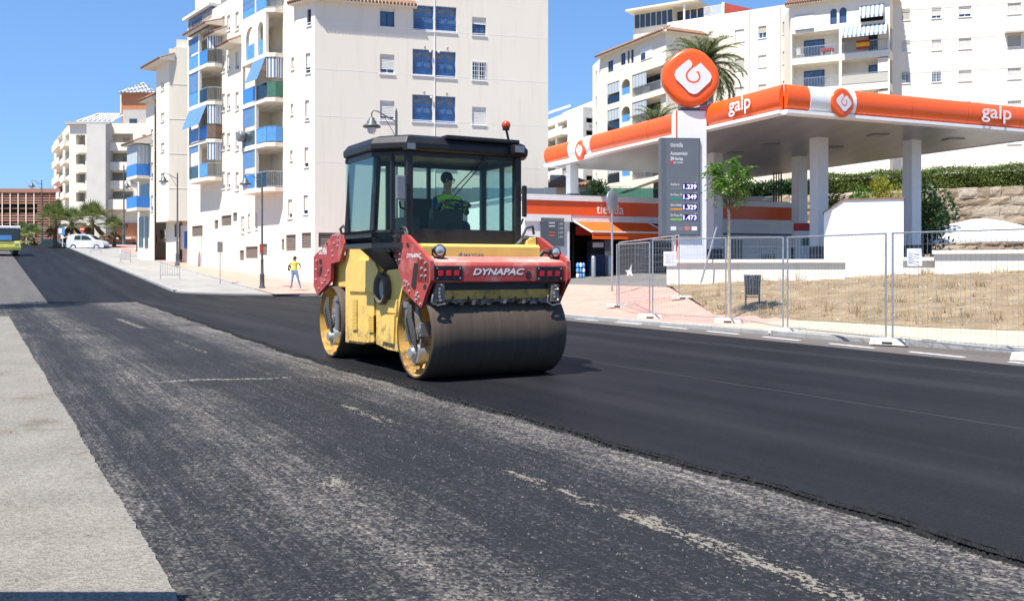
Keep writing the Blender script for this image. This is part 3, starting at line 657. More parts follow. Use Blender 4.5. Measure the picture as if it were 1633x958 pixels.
# ---- front end: bumper, lamps, scraper
ft = -.60; zb = r_front(780, 450.5, ft)[1]; zt = r_front(780, 419, ft)[1]; b0, b1 = -.05, W_ + .05
b = MB(); sec = [(ft, zb), (ft, zt - .03), (ft + .03, zt), (-.28, zt + .085), (-.22, zt + .085), (-.22, zb)]
b.prism([Vector((b0, t, z)) for t, z in sec], (b1 - b0, 0, 0)); bump_ = b.build('front_bumper', K['rred'], roller, bev=.02)
b = MB(); b.quad((b0 + .03, ft + .035, zt + .006), (b1 - .03, ft + .035, zt + .006), (b1 - .03, -.29, zt + .09), (b0 + .03, -.29, zt + .09)); b.build('dusty_top', K['dust'], bump_)
def fbox(name, px, m, t0, t1, parent, bev=0):
    x0, z1 = r_front(px[0], px[1], t0); x1, z0 = r_front(px[2], px[3], t0); b = MB(); b.box(x0, t0, z0, x1, t1, z1); return b.build(name, m, parent, bev=bev), x0, z0, x1, z1
for pl in ((694, 424, 737, 447), (856, 425, 897.5, 447.5)):
    o, x0, z0, x1, z1 = fbox('lamp_panel', pl, K['black'], ft - .012, ft + .01, bump_, .006)
    for k in range(3):
        c = x0 + (x1 - x0) * (.2 + .3 * k); zz = (z0 + z1) / 2 + .0; s = .036
        MB().box(c - s, ft - .02, zz - s, c + s, ft - .008, zz + s).build('reflector', K['reflector'], bump_, bev=.004)
    q = MB()
    for cx_ in (x0 + .03, x1 - .03):
        for cz in (z0 + .03, z1 - .03): q.cyl((cx_, ft - .02, cz), (cx_, ft - .01, cz), .012, n=8)
    q.build('screw', K['galv'], bump_)
def frontM(px0, py0, px1, py1, t):
    x0, z0 = r_front(px0, py1, t); x1, z1 = r_front(px1, py1, t); h = r_front((px0 + px1) / 2, py0, t)[1] - r_front((px0 + px1) / 2, py1, t)[1]
    R3 = RM.to_3x3(); ex = R3 @ Vector((1, 0, 0)); ey = Vector((0, 0, 1)); ez = R3 @ Vector((0, -1, 0)); M = Matrix((ex, ey, ez)).transposed().to_4x4(); M.translation = RM @ Vector((x0, t, z0)); return M, x1 - x0, h
M, w_, h_ = frontM(754, 428, 836, 438.5, ft); text_fit('lettering', 'DYNAPAC', M, w_, h_, K['letter'], bump_, .004, .28, bold=.03)
q = MB()
for k in range(5):
    w0 = 3.5 if k in (0, 4) else 6; xx, zz = r_front(842.5, 433.5 + 2.6 * k, ft); q.box(xx - .008 * w0, ft - .003, zz - .006, xx + .008 * w0, ft + .01, zz + .006)
q.build('slot', K['dark'], bump_, kind='stuff')
b = MB(); b.box(b0 + .1, -.5, zb - .16, b1 - .1, -.24, zb); b.build('cross_beam', K['blackm'], roller)
sb, *_ = fbox('scraper_bar', (709, 463, 881, 474.5), K['stain'], -.56, -.50, roller, .006)
q = MB()
for k in range(7):
    xx, zz = r_front(722 + 25 * k, 473.5, -.56); q.box(xx - .012, -.566, zz - .03, xx + .012, -.55, zz + .01)
q.build('clip', K['dark'], sb)
random.seed(5); q = MB(); x0, z0 = r_front(690, 476, -.5); x1, _ = r_front(893, 476, -.5); n = 46
for k in range(n):
    xa = x0 + (x1 - x0) * k / n; xb = x0 + (x1 - x0) * (k + 1) / n; q.box(xa, -.54 + random.uniform(-.02, .02), z0 - random.uniform(.045, .10), xb, -.42, z0 + .01)
q.build('scraper_rubber', K['rust'], roller)
for px in ((696, 452, 709, 481), (879, 453, 892, 481)):
    o, xa, za, xb, zb2 = fbox('scraper_mount', px, K['rust'], -.60, -.46, roller, .006)
    q = MB()
    for j in range(5): q.cyl(((xa + xb) / 2 + random.uniform(-.04, .04), -.625, za + (zb2 - za) * (j + .5) / 5), ((xa + xb) / 2, -.58, za + (zb2 - za) * (j + .5) / 5), .02, n=8)
    q.tube([(xa - .05, -.6, za + .1), (xa - .08, -.62, za), (xa, -.62, za - .05), (xb, -.62, za - .03)], .014, 6); q.build('bolt', K['steel'], o)
# yellow deck in front of the cab
zd1 = r_front(770, 389.5, -.2)[1]; b = MB(); b.prism([Vector((.0, t, z)) for t, z in ((-.27, zb), (-.27, zd1 - .03), (-.22, zd1), (.30, zd1), (.30, zb))], (1.86, 0, 0)); dk = b.build('front_deck', K['ryel'], roller, bev=.012)
M, w_, h_ = frontM(740, 404, 772, 410.5, -.27); text_fit('lettering', 'MAYGAR', M, w_, h_, K['grey'], dk, .004, bold=.02)
x0, z0 = r_front(728, 410.5, -.272); x1, _ = r_front(738, 410.5, -.272); MB().add([(x0, -.274, z0), (x1, -.274, z0), (x1 - .02, -.274, z0 + .08), (x0 + .05, -.274, z0 + .05)], [(0, 1, 2, 3)]).build('logo', K['grey'], dk)
q = MB(); xa, za = r_front(838, 412, -.1); xb, zb3 = r_front(852, 378, -.1); q.prism([(xa, -.15, za), (xb, -.15, za), (xb, -.15, zb3), (xa, -.15, zb3 - .06)], (0, .3, 0)); q.build('deck_bracket', K['ryel'], roller, bev=.01)
q = MB(); q.tube([(xa - .16, .1, za + .02), (xa - .12, .0, za + .16), (xa - .02, -.05, za + .26), (xa + .08, 0, za + .30)], .045, 8); q.tube([(xa - .06, -.1, za + .3), (xa, -.12, za + .44), (xa + .12, -.1, za + .47), (xa + .17, -.05, za + .36)], .02, 6)
q.tube([(xb + .05, -.1, za - .02), (xb + .12, -.15, za + .1), (xb + .25, -.15, za + .08), (xb + .3, -.1, za - .05)], .035, 8); q.build('hose', K['hose'], roller, kind='stuff')
for px, py, r in ((701, 399, 9.5), (886, 402, 9)):
    xx, zz = r_front(px, py, -.42); rr = r / FPX * 12.9; h = MB(); h.lathe([(.03, .13), (rr * .7, .10), (rr, .02), (rr, -.015), (rr * .88, -.02)], 24, (xx, -.42, zz), 0, 'y')
    h.tube([(xx - rr - .012, -.40, zz + .02), (xx - rr - .012, -.39, zz - .06), (xx - .04, -.39, zz - rr - .03), (xx + .04, -.39, zz - rr - .03), (xx + rr + .012, -.39, zz - .06), (xx + rr + .012, -.40, zz + .02)], .012, 6)
    h.cyl((xx, -.39, zz - rr - .03), (xx, -.39, zz - rr - .07), .03, .05, 10)
    hl = h.build('headlight', K['blackm'], roller); l = MB(); l.lathe([(rr * .9, -.012), (rr * .6, -.03), (.001, -.036)], 20, (xx, -.42, zz), 0, 'y'); l.build('lens', K['lens'], hl)
# rear end
b = MB(); b.box(-.05, WB + .2, 1.35, W_ + .05, WB + .62, 1.68); b.build('rear_bumper', K['rred'], roller, bev=.02)
b = MB(); b.box(.1, 2.6, 1.2, W_ - .1, WB + .2, 1.75); b.build('rear_deck', K['ryel'], roller, bev=.02)
# ---- cab
z0c, z1c, z2c, z3c = 1.88, 2.06, 3.15, 3.40
plan = [(0, .24), (1.805, .24), (2.0, .55), (2.0, 1.75), (-.39, 1.75), (-.39, .63)]
cen = Vector((.8, 1.0, 0))
fl = MB(); fl.prism([Vector((x, t, z0c - .06)) for x, t in plan], (0, 0, .07)); fl.build('cab_floor', K['blackm'], roller)
def edgepanel(b, i, z0, z1, inset, th, m=0, s0=0., s1=1.):
    p = Vector((*plan[i], 0)); q = Vector((*plan[(i + 1) % 6], 0)); d = q - p; nrm = Vector((d.y, -d.x, 0)).normalized(); nrm = -nrm if nrm.dot(cen - p) < 0 else nrm
    a = p + d * s0 + nrm * inset; c = p + d * s1 + nrm * inset
    b.prism([a + Vector((0, 0, z0)), c + Vector((0, 0, z0)), c + Vector((0, 0, z1)), a + Vector((0, 0, z1))], nrm * th, m)
b = MB()
for i in (0, 1, 2, 3): edgepanel(b, i, z0c, z1c, .0, .03)
b.build('cab_skirt', K['black'], roller)
ps = MB()
for i, (x, t) in enumerate(plan):
    d = (cen - Vector((x, t, 0))).normalized() * .04; r = .05 if i not in (0, 1) else .058
    ps = MB(); lean = d * 1.8
    ps.bar((x + d.x, t + d.y, z0c - .02 if i < 4 else z1c), (x + d.x + lean.x * (i > 3), t + d.y + lean.y * (i > 3), z2c + .03), r * 1.9, r * 1.7); ps.build('cab_post', K['blackm'], roller, bev=.012)
def mullion(i, s, z0=z1c, w=.06):
    p = Vector((*plan[i], 0)); q = Vector((*plan[(i + 1) % 6], 0)); c = p.lerp(q, s); d = (cen - c).normalized() * .03; b = MB(); b.bar((c.x + d.x, c.y + d.y, z0), (c.x + d.x, c.y + d.y, z2c), w, w); b.build('cab_post', K['blackm'], roller, bev=.008)
mullion(2, .45); mullion(3, .42); mullion(3, .72); mullion(5, .55)
tr = MB()
for i in range(6): edgepanel(tr, i, z2c - .035, z2c + .03, .01, .06)
for i in (0, 1, 2, 3): edgepanel(tr, i, z1c - .01, z1c + .03, .008, .04)
for i in (4, 5): edgepanel(tr, i, z1c - .02, z1c + .015, .012, .03)
tr.build('cab_rail', K['blackm'], roller)
for i in range(6):
    b = MB(); edgepanel(b, i, z1c if i < 5 else z0c - .12, z2c, .025, .006); b.build('cab_window', K['glass'], roller)
# roof
def roofring(o, z):
    out = []
    for x, t in ((-.06, .15), (1.90, .15), (2.08, .50), (2.08, 1.80), (-.42, 1.74), (-.42, .56)):
        d = (Vector((x, t, 0)) - cen); out.append(Vector((cen.x + d.x * (1 + o), cen.y + d.y * (1 + o), z)))
    return out
rf = MB(); rings = [roofring(-.03, z2c + .035), roofring(.0, z2c + .06), roofring(.005, z2c + .14), roofring(-.05, z3c - .02), roofring(-.14, z3c + .015)]
vs = [p for r in rings for p in r]; rf.add(vs, [(k*6+i, k*6+(i+1)%6, (k+1)*6+(i+1)%6, (k+1)*6+i) for k in range(4) for i in range(6)]); rf.add(rings[0], [tuple(range(6))]); rf.add(rings[-1], [tuple(range(6))])
roof = rf.build('cab_roof', K['black'], roller, bev=.012)
q = MB(); q.box(.55, .12, z3c - .03, 1.75, 1.5, z3c + .03); q.build('roof_hatch', K['black'], roof, bev=.015)
def worklight(px, py, w, h, t):
    x, z = r_front(px, py, t); b = MB(); b.box(x - w, t, z - h, x + w, t + .12, z + h); o = b.build('work_light', K['black'], roller, bev=.012); MB().box(x - w * .8, t - .006, z - h * .75, x + w * .8, t + .01, z + h * .75).build('lens', K['grey'], o)
worklight(656, 233, .075, .055, .02); worklight(829, 238, .095, .065, .02)
bx, bz = r_front(812, 228, .35); cx_, cz = r_front(807, 200, .35); q = MB(); q.cyl((bx, .35, bz - .06), (bx, .35, bz + .02), .04, .03, 10); q.cyl((bx, .35, bz), (cx_, .35, cz - .05), .02, .018, 8); be = q.build('beacon', K['blackm'], roller)
q = MB(); q.ball((cx_, .35, cz), .068, 18); q.cyl((cx_, .35, cz - .075), (cx_, .35, cz - .05), .05, .055, 14, 1); q.build('beacon_dome', [K['beacon'], K['black']], be)
# mirrors
for (x0, y0, x1, y1), t, sg in (((632.5, 279.5, 647.5, 318.5), .1, -1), ((834, 296, 841, 346), .12, 1)):
    xa, za = r_front(x0, y1, t); xb, zb4 = r_front(x1, y0, t); q = MB(); q.box(xa, t, za, xb, t + .05, zb4); m_ = q.build('mirror', K['grey'] if sg < 0 else K['black'], roller, bev=.02)
    q = MB(); xm = (xa + xb) / 2; e = .02 if sg < 0 else W_ - .3
    q.tube([(xm, t + .06, za - .02), (xm - sg * .02, t + .08, za - .10), (xm + sg * -.1, t + .1, za - .12), (e, .22, za - .16), (e, .22, za - .02)], .016, 6); q.build('mirror_bracket', K['black'], m_); q = MB(); q.tube([(xm, t + .06, zb4 - .1), (e, .22, zb4 - .12)], .014, 6); q.build('mirror_bracket', K['black'], m_)
q = MB(); xh, zh = r_side(640, 372, -.06), None
for k in (0, 1):
    tt, zz = r_side(641 + 3 * k, 380, -.02); q.tube([(-.02, tt, zz), (-.03, tt + .05, zz + .10), (-.03, tt + .0, zz + .16), (-.02, tt - .12, zz + .12), (-.02, tt - .15, zz - .02)], .02, 6)
tt, zz = r_side(546, 370, -.02); q.tube([(-.02, tt, zz - .06), (-.04, tt + .05, zz + .05), (-.02, tt - .05, zz + .10), (0, tt - .15, zz + .02)], .022, 6); q.build('hose', K['hose'], roller, kind='stuff')
# wipers
q = MB(); xa, za = r_front(775, 250, .2); xb, zb5 = r_front(722, 305, .2); q.bar((xa, .215, za), (xb, .215, zb5), .02, .012); xa, za = r_front(780, 250, .2); xb, zb5 = r_front(702, 338, .2); q.build('wiper', K['black'], roller); q = MB(); q.bar((xa, .205, za), (xb, .205, zb5), .018, .012); q.build('wiper', K['black'], roller)
# interior: seat, console, steering wheel
q = MB(); q.box(.58, 1.0, 2.02, 1.06, 1.48, 2.14); q.prism([(.60, 1.42, 2.12), (.60, 1.56, 2.12), (.62, 1.64, 2.62), (.62, 1.54, 2.62)], (.42, 0, 0)); q.box(.62, 1.1, 1.86, 1.0, 1.4, 2.02); q.build('seat', K['black'], roller, bev=.03)
q = MB(); q.prism([(.62, .78, 1.86), (.62, .98, 1.86), (.62, .86, 2.42), (.62, .74, 2.42)], (.5, 0, 0)); q.box(.3, .9, 1.86, .5, 1.5, 2.3); q.build('console', K['black'], roller, bev=.03)
xc, zc = r_front(729, 325, .74); cw = Vector((xc, .74, zc)); q = MB(); ax = Vector((0, -.32, .95)).normalized(); e1 = Vector((1, 0, 0)); e2 = ax.cross(e1)
q.tube([cw + e1 * (.20 * math.cos(a)) + e2 * (.20 * math.sin(a)) for a in [i * math.pi / 12 for i in range(25)]], .018, 8)
for a in (.5, 2.6, 4.7): q.bar(cw, cw + e1 * (.2 * math.cos(a)) + e2 * (.2 * math.sin(a)), .035, .015)
q.cyl(cw, cw - ax * .3, .03, .04, 10); q.build('steering_wheel', K['black'], roller)
# ================================================================ PEOPLE
def body(name, joints, edges, mats, pick, parent=None, loc=(0, 0, 0), rz=0, levels=2, root='pelvis'):
    keys = list(joints); me = bpy.data.meshes.new(name); me.from_pydata([joints[k][0] for k in keys], [(keys.index(a), keys.index(b)) for a, b in edges], [])
    o = bpy.data.objects.new(name, me); COL.objects.link(o); o.modifiers.new('skin', 'SKIN'); me.skin_vertices.new() if not me.skin_vertices else None
    for i, k in enumerate(keys):
        r = joints[k][1]; sv_ = me.skin_vertices[0].data[i]; sv_.radius = r if isinstance(r, tuple) else (r, r); sv_.use_root = (k == root)
    ss = o.modifiers.new('sub', 'SUBSURF'); ss.levels = ss.render_levels = levels
    dg = bpy.context.evaluated_depsgraph_get(); m2 = bpy.data.meshes.new_from_object(o.evaluated_get(dg)); bpy.data.objects.remove(o); bpy.data.meshes.remove(me)
    m2.name = name; m2.materials.clear()
    for mm in mats: m2.materials.append(mm)
    for p in m2.polygons: p.material_index = pick(p.center); p.use_smooth = True
    return link(name, m2, parent, loc, rz)
def fingers(J, E, hand, dirv, side, n=4, ln=.075, curl=Vector((0, 0, -.02))):
    h = J[hand][0]; d = dirv.normalized(); s = side.normalized()
    for k in range(n):
        a = h + s * (.013 * (k - 1.5)) + d * .03; f = ln * (.85, 1, .95, .75)[k]; J[f'{hand}f{k}a'] = (a + d * f * .5, .0085); J[f'{hand}f{k}b'] = (a + d * f * .85 + curl, .007); E += [(hand, f'{hand}f{k}a'), (f'{hand}f{k}a', f'{hand}f{k}b')]
    J[hand + 'ta'] = (h + s * -.03 + d * .015, .010); J[hand + 'tb'] = (h + s * -.042 + d * .045, .008); E += [(hand, hand + 'ta'), (hand + 'ta', hand + 'tb')]
V3 = lambda *a: Vector(a)
def head(parent, c, face, m_skin, m_hair, s=1., long=False):
    """face features and hair as children; face: unit vector the face looks along"""
    f = face.normalized(); sd = V3(f.y, -f.x, 0)
    q = MB(); q.ball(c + f * .098 * s + V3(0, 0, -.012), .016 * s, 8, 0, (1, 1, 1.4)); q.build('nose', m_skin, parent)
    for k in (-1, 1):
        MB().ball(c + f * .083 * s + sd * (.033 * k * s) + V3(0, 0, .012), .012 * s, 8).build('eye', K['hair'], parent)
        MB().ball(c + sd * (.080 * k * s), .02 * s, 8, 0, (.6, .8, 1.3)).build('ear', m_skin, parent)
    MB().ball(c + f * .086 * s + V3(0, 0, -.055 * s), .02 * s, 8, 0, (1, 1, .35)).build('mouth', K['rred'], parent)
    q = MB(); q.ball(c - f * .02 * s + V3(0, 0, .03 * s), .098 * s, 16, 0, (1, 1, 1.02))
    if long: q.tube([c - f * .07 + V3(0, 0, .03), c - f * .14 + V3(0, 0, -.02), c - f * .13 + V3(0, 0, -.14), c - f * .11 + V3(0, 0, -.2)], [.04, .045, .035, .012], 8)
    q.build('hair', m_hair, parent)
# driver, seated, in roller axes (x right, y back)
hx, hz = r_front(714, 288, 1.15); D = {}
hx = hx - .0; D0 = V3(hx + .0, 1.2, 0); sh = hz - .26; pz = 2.17
J = {'pelvis': (V3(hx, 1.25, pz), (.16, .13)), 'waist': (V3(hx, 1.24, pz + .18), (.145, .115)), 'chest': (V3(hx, 1.20, sh - .10), (.165, .12)), 'neckb': (V3(hx, 1.18, sh + .03), (.075, .07)), 'neck': (V3(hx, 1.17, sh + .11), .055), 'head': (V3(hx + .005, 1.15, hz - .03), (.078, .085)), 'crown': (V3(hx + .005, 1.15, hz + .07), (.07, .075))}
E = [('pelvis', 'waist'), ('waist', 'chest'), ('chest', 'neckb'), ('neckb', 'neck'), ('neck', 'head'), ('head', 'crown')]
for k, sg in (('l', -1), ('r', 1)):
    hand = cw + e1 * (.19 * sg) + e2 * .06 + V3(0, 0, .02)
    J[k + 'sh'] = (V3(hx + sg * .20, 1.18, sh - .02), .065); J[k + 'el'] = (V3(hx + sg * .27, 1.02, sh - .26), .047); J[k + 'wr'] = (hand + V3(0, .07, -.0), .03); J[k + 'ha'] = (hand, (.032, .02))
    E += [('chest', k + 'sh'), (k + 'sh', k + 'el'), (k + 'el', k + 'wr'), (k + 'wr', k + 'ha')]; fingers(J, E, k + 'ha', V3(0, -.6, -.5), V3(1, 0, 0), 4, .06)
    J[k + 'kn'] = (V3(hx + sg * .14, .80, pz + .02), .075); J[k + 'an'] = (V3(hx + sg * .12, .70, pz - .22), .05); J[k + 'ft'] = (V3(hx + sg * .12, .60, pz - .27), .045)
    J[k + 'hp'] = (V3(hx + sg * .10, 1.15, pz), .09); E += [('pelvis', k + 'hp'), (k + 'hp', k + 'kn'), (k + 'kn', k + 'an'), (k + 'an', k + 'ft')]
def pk(c):
    if c.z > sh + .05: return 0
    if c.y < .86 and c.z > pz + .1: return 0
    if c.z > pz + .10: return 1 if abs(c.x - hx) < .2 else 3
    return 2
off = RM.translation
drv = body('person', J, E, [K['skin'], K['vest'], K['trouser'], K['navy']], pk, None, RO, RA)
tag(drv, 'driver in a green vest sitting at the steering wheel inside the roller cab', 'person')
head(drv, V3(hx + .005, 1.15, hz + .01), V3(.75, -.65, 0), K['skin'], K['hair'])
# ================================================================ PETROL STATION
CA, CB = Vector((-.40, .9165, 0)), Vector((.9165, .40, 0)); ZS = 7.2         # canopy axes and soffit height
cn = at(1250, 182, 5.6 * FPX / 243); cn.z = 0
CPT = lambda a, b, z=0: cn + CA * a + CB * b + Vector((0, 0, z))
LA, LB = 20.0, 14.5
K['soffit'] = stripes('soffit_panels', (.30, .29, .28), (.26, .25, .245), 1.2, 0); K['soffit'].node_tree.nodes['Principled BSDF'].inputs['Roughness'].default_value = .35
K['signgrey'] = mat('slate_sign', (.095, .115, .14), .4, var=.05); K['signlite'] = mat('pale_grey_emblem', (.66, .67, .72), .45, var=.04)
K['digits'] = emis('price_digits', (.50, .46, .95), .7); K['ledback'] = mat('display_back', (.01, .008, .04), .3)
can = thing('canopy', 'orange edged fuel station canopy on grey pillars', 'canopy', cn)
b = MB(); b.prism([CPT(0.15, .15, ZS), CPT(LA - .15, .15, ZS), CPT(LA - .15, LB - .15, ZS), CPT(.15, LB - .15, ZS)], (0, 0, .9)); b.build('soffit', K['soffit'], can, world=True)
def fascia(a0, b0, a1, b1, m=K['orange'], name='fascia', s0=0., s1=1., grow=0.):
    """rounded band along one canopy edge"""
    p, q = CPT(a0, b0), CPT(a1, b1); d = q - p; n = Vector((d.y, -d.x, 0)).normalized()
    if n.dot(CPT(LA / 2, LB / 2) - p) > 0: n = -n
    P, Q = p + d * s0, p + d * s1; sec = []
    for i in range(9):
        t = -1.25 + 2.5 * i / 8; sec.append((.30 * (math.cos(t) - .3) + .02 + grow, ZS + .62 + .47 * math.sin(t) / math.sin(1.25) * (1 + grow * .1)))
    mb = MB(); k = len(sec); vs = [P + n * o + Vector((0, 0, z)) for o, z in sec] + [Q + n * o + Vector((0, 0, z)) for o, z in sec]
    mb.add(vs, [(i, i + 1, k + i + 1, k + i) for i in range(k - 1)], 0, True); mb.add([P] , []) if 0 else None
    mb.add([P + n * o + Vector((0, 0, z)) for o, z in sec], [tuple(range(k))]); mb.add([Q + n * o + Vector((0, 0, z)) for o, z in sec], [tuple(range(k))])
    return mb.build(name, m, can, world=True), P, Q, n
def trim(a0, b0, a1, b1):
    p, q = CPT(a0, b0), CPT(a1, b1); d = (q - p).normalized(); n = Vector((d.y, -d.x, 0))
    if n.dot(CPT(LA / 2, LB / 2) - p) > 0: n = -n
    mb = MB(); mb.prism([p + n * .05 + Vector((0, 0, ZS - .03)), p + n * .22 + Vector((0, 0, ZS + .02)), p + n * .22 + Vector((0, 0, ZS + .14)), p - n * .1 + Vector((0, 0, ZS + .16)), p - n * .1 + Vector((0, 0, ZS - .03))], q - p); mb.build('gutter_trim', K['white'], can, world=True)
EDG = [(0, 0, LA, 0), (0, 0, 0, LB), (LA, 0, LA, LB), (0, LB, LA, LB)]
for e in EDG: trim(*e)
def onplane(px, py, p, n):
    r = ray(px, py); o = Vector((0, 0, CH)); return o + r * ((p - o).dot(n) / r.dot(n))
def frac(px, py, e):
    p, q = CPT(e[0], e[1]), CPT(e[2], e[3]); d = q - p; n = Vector((d.y, -d.x, 0)).normalized(); x = onplane(px, py, p + (n if n.y < 0 else -n) * .2, n); return (x - p).dot(d) / d.length_squared
# left fascia: panels of about 3 m; white band with the emblem near its far end
fL0, fL1 = frac(906, 245, EDG[0]), frac(941, 240, EDG[0]); fR0, fR1 = frac(1292, 160, EDG[1]), frac(1365, 167, EDG[1])
def split(e, w0, w1, n=3.05):
    L = (CPT(e[2], e[3]) - CPT(e[0], e[1])).length
    cuts = [0, 1, min(w0, w1), max(w0, w1)] + [i * n / L for i in range(1, int(L / n) + 1)]
    cuts = sorted(cuts); cuts = [c for i, c in enumerate(cuts) if c <= 1 and (i == 0 or c - cuts[i - 1] > .012 or c in (w0, w1))]
    for s0, s1 in zip(cuts, cuts[1:]):
        mid = (s0 + s1) / 2; wh = min(w0, w1) - .001 < mid < max(w0, w1) + .001
        fascia(*e, m=K['whitem'] if wh else K['orange'], s0=s0 + (.0006 if s0 else 0), s1=s1 - .0006, grow=.03 if wh else 0)
split(EDG[0], fL0, fL1); split(EDG[1], fR0, fR1); fascia(*EDG[2]); fascia(*EDG[3])
# emblem drawn on a 100-unit disc: rounded orange diamond, pale swirl
EMB = [(312, 217), (340, 243), (356, 275), (354, 305), (338, 338), (312, 372), (330, 360), (395, 322), (462, 265), (520, 335), (585, 415), (600, 465), (583, 530), (500, 618), (425, 697), (375, 712), (320, 690), (235, 590), (152, 500), (133, 440), (150, 368), (230, 288)]
SW = [(335, 345), (305, 385), (285, 425), (284, 465), (300, 505), (330, 532), (375, 545), (415, 533), (443, 500), (450, 460), (440, 425), (425, 392), (405, 402)]
def disc_sign(name, M, R, parent, depth=.16):
    """M: x right, y up, z towards the viewer"""
    mb = MB(M); ring = lambda s, z: [Vector((s * R * math.copysign(abs(math.cos(a)) ** .86, math.cos(a)), s * R * 1.02 * math.copysign(abs(math.sin(a)) ** .86, math.sin(a)), z)) for a in [2 * math.pi * i / 56 + .03 for i in range(56)]]
    rot = Matrix.Rotation(math.radians(45 - 6), 3, 'Z'); rr = []
    for s, z in ((.9, -depth), (1, -depth * .7), (1, 0), (.965, depth * .3), (.90, depth * .42), (.80, depth * .46)):
        rr.append([rot @ p for p in ring(s, z)])
    n = 56; vs = [p for r in rr for p in r]; mb.add(vs, [(k*n+i, k*n+(i+1)%n, (k+1)*n+(i+1)%n, (k+1)*n+i) for k in range(5) for i in range(n)], 0, True); mb.add(rr[0], [tuple(range(n))]); mb.add(rr[-1], [tuple(range(n))])
    o = mb.build(name, K['orange'], parent, world=True)
    cv = lambda p, z: Vector(((p[0] - 345) / 345 * R, -(p[1] - 462) / 400 * R * 1.02, z))
    mb = MB(M); mb.prism([cv(p, depth * .46 + .002) for p in EMB], (0, 0, depth * .14)); mb.build('emblem', K['signlite'], o, world=True)
    mb = MB(M); zt_ = depth * .6 + .006; wdt = .034 * R
    pts = [cv(p, zt_) for p in SW]; L, Rr = [], []
    for i, p in enumerate(pts):
        d = (pts[min(i + 1, len(pts) - 1)] - pts[max(i - 1, 0)]).normalized(); nn_ = Vector((-d.y, d.x, 0)) * wdt * (.6 if i == len(pts) - 1 else 1); L.append(p + nn_); Rr.append(p - nn_)
    k = len(pts); mb.add(L + Rr, [(i, i + 1, k + i + 1, k + i) for i in range(k - 1)]); mb.build('emblem_swirl', K['orange'], o, world=True)
    return o
def faceM(p, n, up=Vector((0, 0, 1))):
    ez = n.normalized(); ex = up.cross(ez).normalized(); ey = ez.cross(ex); M = Matrix((ex, ey, ez)).transposed().to_4x4(); M.translation = p; return M
nL = -CB; nR = -CA
def onfascia(px, py, e, n, out=.24):
    p = CPT(e[0], e[1]) + n * out; return onplane(px, py, p, n)
p = onfascia(925, 240, EDG[0], nL, .26); disc_sign('brand_disc', faceM(p, nL), .50, can, .12)
p = onfascia(1343, 164, EDG[1], nR, .26); disc_sign('brand_disc', faceM(p, nR), .52, can, .12)
for (x0, y0, x1, y1), e, n in (((1162, 156, 1197, 192), EDG[0], nL), ((1565, 171, 1612, 202), EDG[1], nR)):
    A = onfascia(x0, (y0 + y1) / 2, e, n, .27); B = onfascia(x1, (y0 + y1) / 2, e, n, .27); A.z = ZS + .28; M = faceM(A, n); text_fit('lettering', 'galp', M, (B - A).length, .74, K['letter'], can, .01, bold=.012)
# pillars
def pillar(px, Y, w=.56, zg=None):
    c = at(px, 400, Y); z0 = (HR(c.x, c.y) if zg is None else zg) - .1; b = MB(); h = w / 2
    P = [c + CA * (sx * h) + CB * (sy * h) for sx, sy in ((-1, -1), (1, -1), (1, 1), (-1, 1))]
    for p_ in P: p_.z = z0
    b.prism(P, (0, 0, ZS - z0 - .002)); o = b.build('pillar', K['whitem'], can, world=True, bev=.02)
    b = MB(); P2 = [p_ + (p_ - c) * .06 for p_ in P]
    for p_ in P2: p_.z = z0
    b.prism(P2, (0, 0, 1.1)); b.build('pillar_base', K['signgrey'], o, world=True)
pillar(1306, 41.0); pillar(1454, 41.8); pillar(1275, 48.0, .56); pillar(1140, 46.5); pillar(912.5, 52.0, .52, 4.6)
for px, py in ((1228, 230), (1173, 243), (1400, 215), (1520, 222), (1330, 235)):   # recessed soffit lamps
    q = onplane(px, py, Vector((0, 0, ZS)), Vector((0, 0, 1))); b = MB(); b.box(q.x - .35, q.y - .35, ZS - .04, q.x + .35, q.y + .35, ZS - .003); b.build('soffit_lamp', K['grey'], can, world=True)
# vent pipes beside the shop
vp = thing('vent_pipes', 'four thin dark tank vent pipes standing behind the shop roof', 'pipes', at(1240, 420, 56))
for k in range(4):
    c = at(1234 + 4.0 * k, 400, 56); MB().cyl((c.x, c.y, 1), (c.x, c.y, 7.5 + .15 * k), .04, n=8).build('pipe', K['blackm'], vp, world=True)
# ---- shop
sh0 = at(905, 440, 48.); sh0.z = 0; SD = CB.copy(); SN = -CA                     # front direction and outward normal
SP = lambda s, o, z: sh0 + SD * s + CA * (-o) + Vector((0, 0, z))
zsb, zst = 1.0, 5.18
shop = thing('station_shop', 'low station shop with an orange band above the entrance', 'shop', SP(0, 0, zsb))
def sbox(b, s0, s1, o0, o1, z0, z1, m=0): return b.prism([SP(s0, o0, z0), SP(s1, o0, z0), SP(s1, o1, z0), SP(s0, o1, z0)], (0, 0, z1 - z0), m)
smax = 14.4; s_door0, s_door1 = .12, 5.9
b = MB(); sbox(b, -2.4, s_door0, 0, -8, zsb, zst - 1.3); sbox(b, s_door1, smax, 0, -8, zsb, zst - 1.3); sbox(b, s_door0, s_door1, -3, -8, zsb, zst - 1.3); b.build('wall', K['white'], shop, world=True)
b = MB(); sbox(b, -2.4, smax, .0, -8, zst - 1.3, zst - .05); b.build('upper_wall', K['white'], shop, world=True)
b = MB(); sbox(b, -2.45, smax + .05, .08, .003, zst - .95, zst - .24); sbox(b, smax + .003, smax + .09, .08, -8, zst - .95, zst - .24); b.build('orange_band', K['orange'], shop, world=True, bev=.02)
b = MB(); sbox(b, -2.5, smax + .1, .14, .003, zst - .235, zst + .05); sbox(b, -2.5, smax + .1, .003, -8, zst - .045, zst + .05); b.build('parapet_cap', K['white'], shop, world=True, bev=.02)
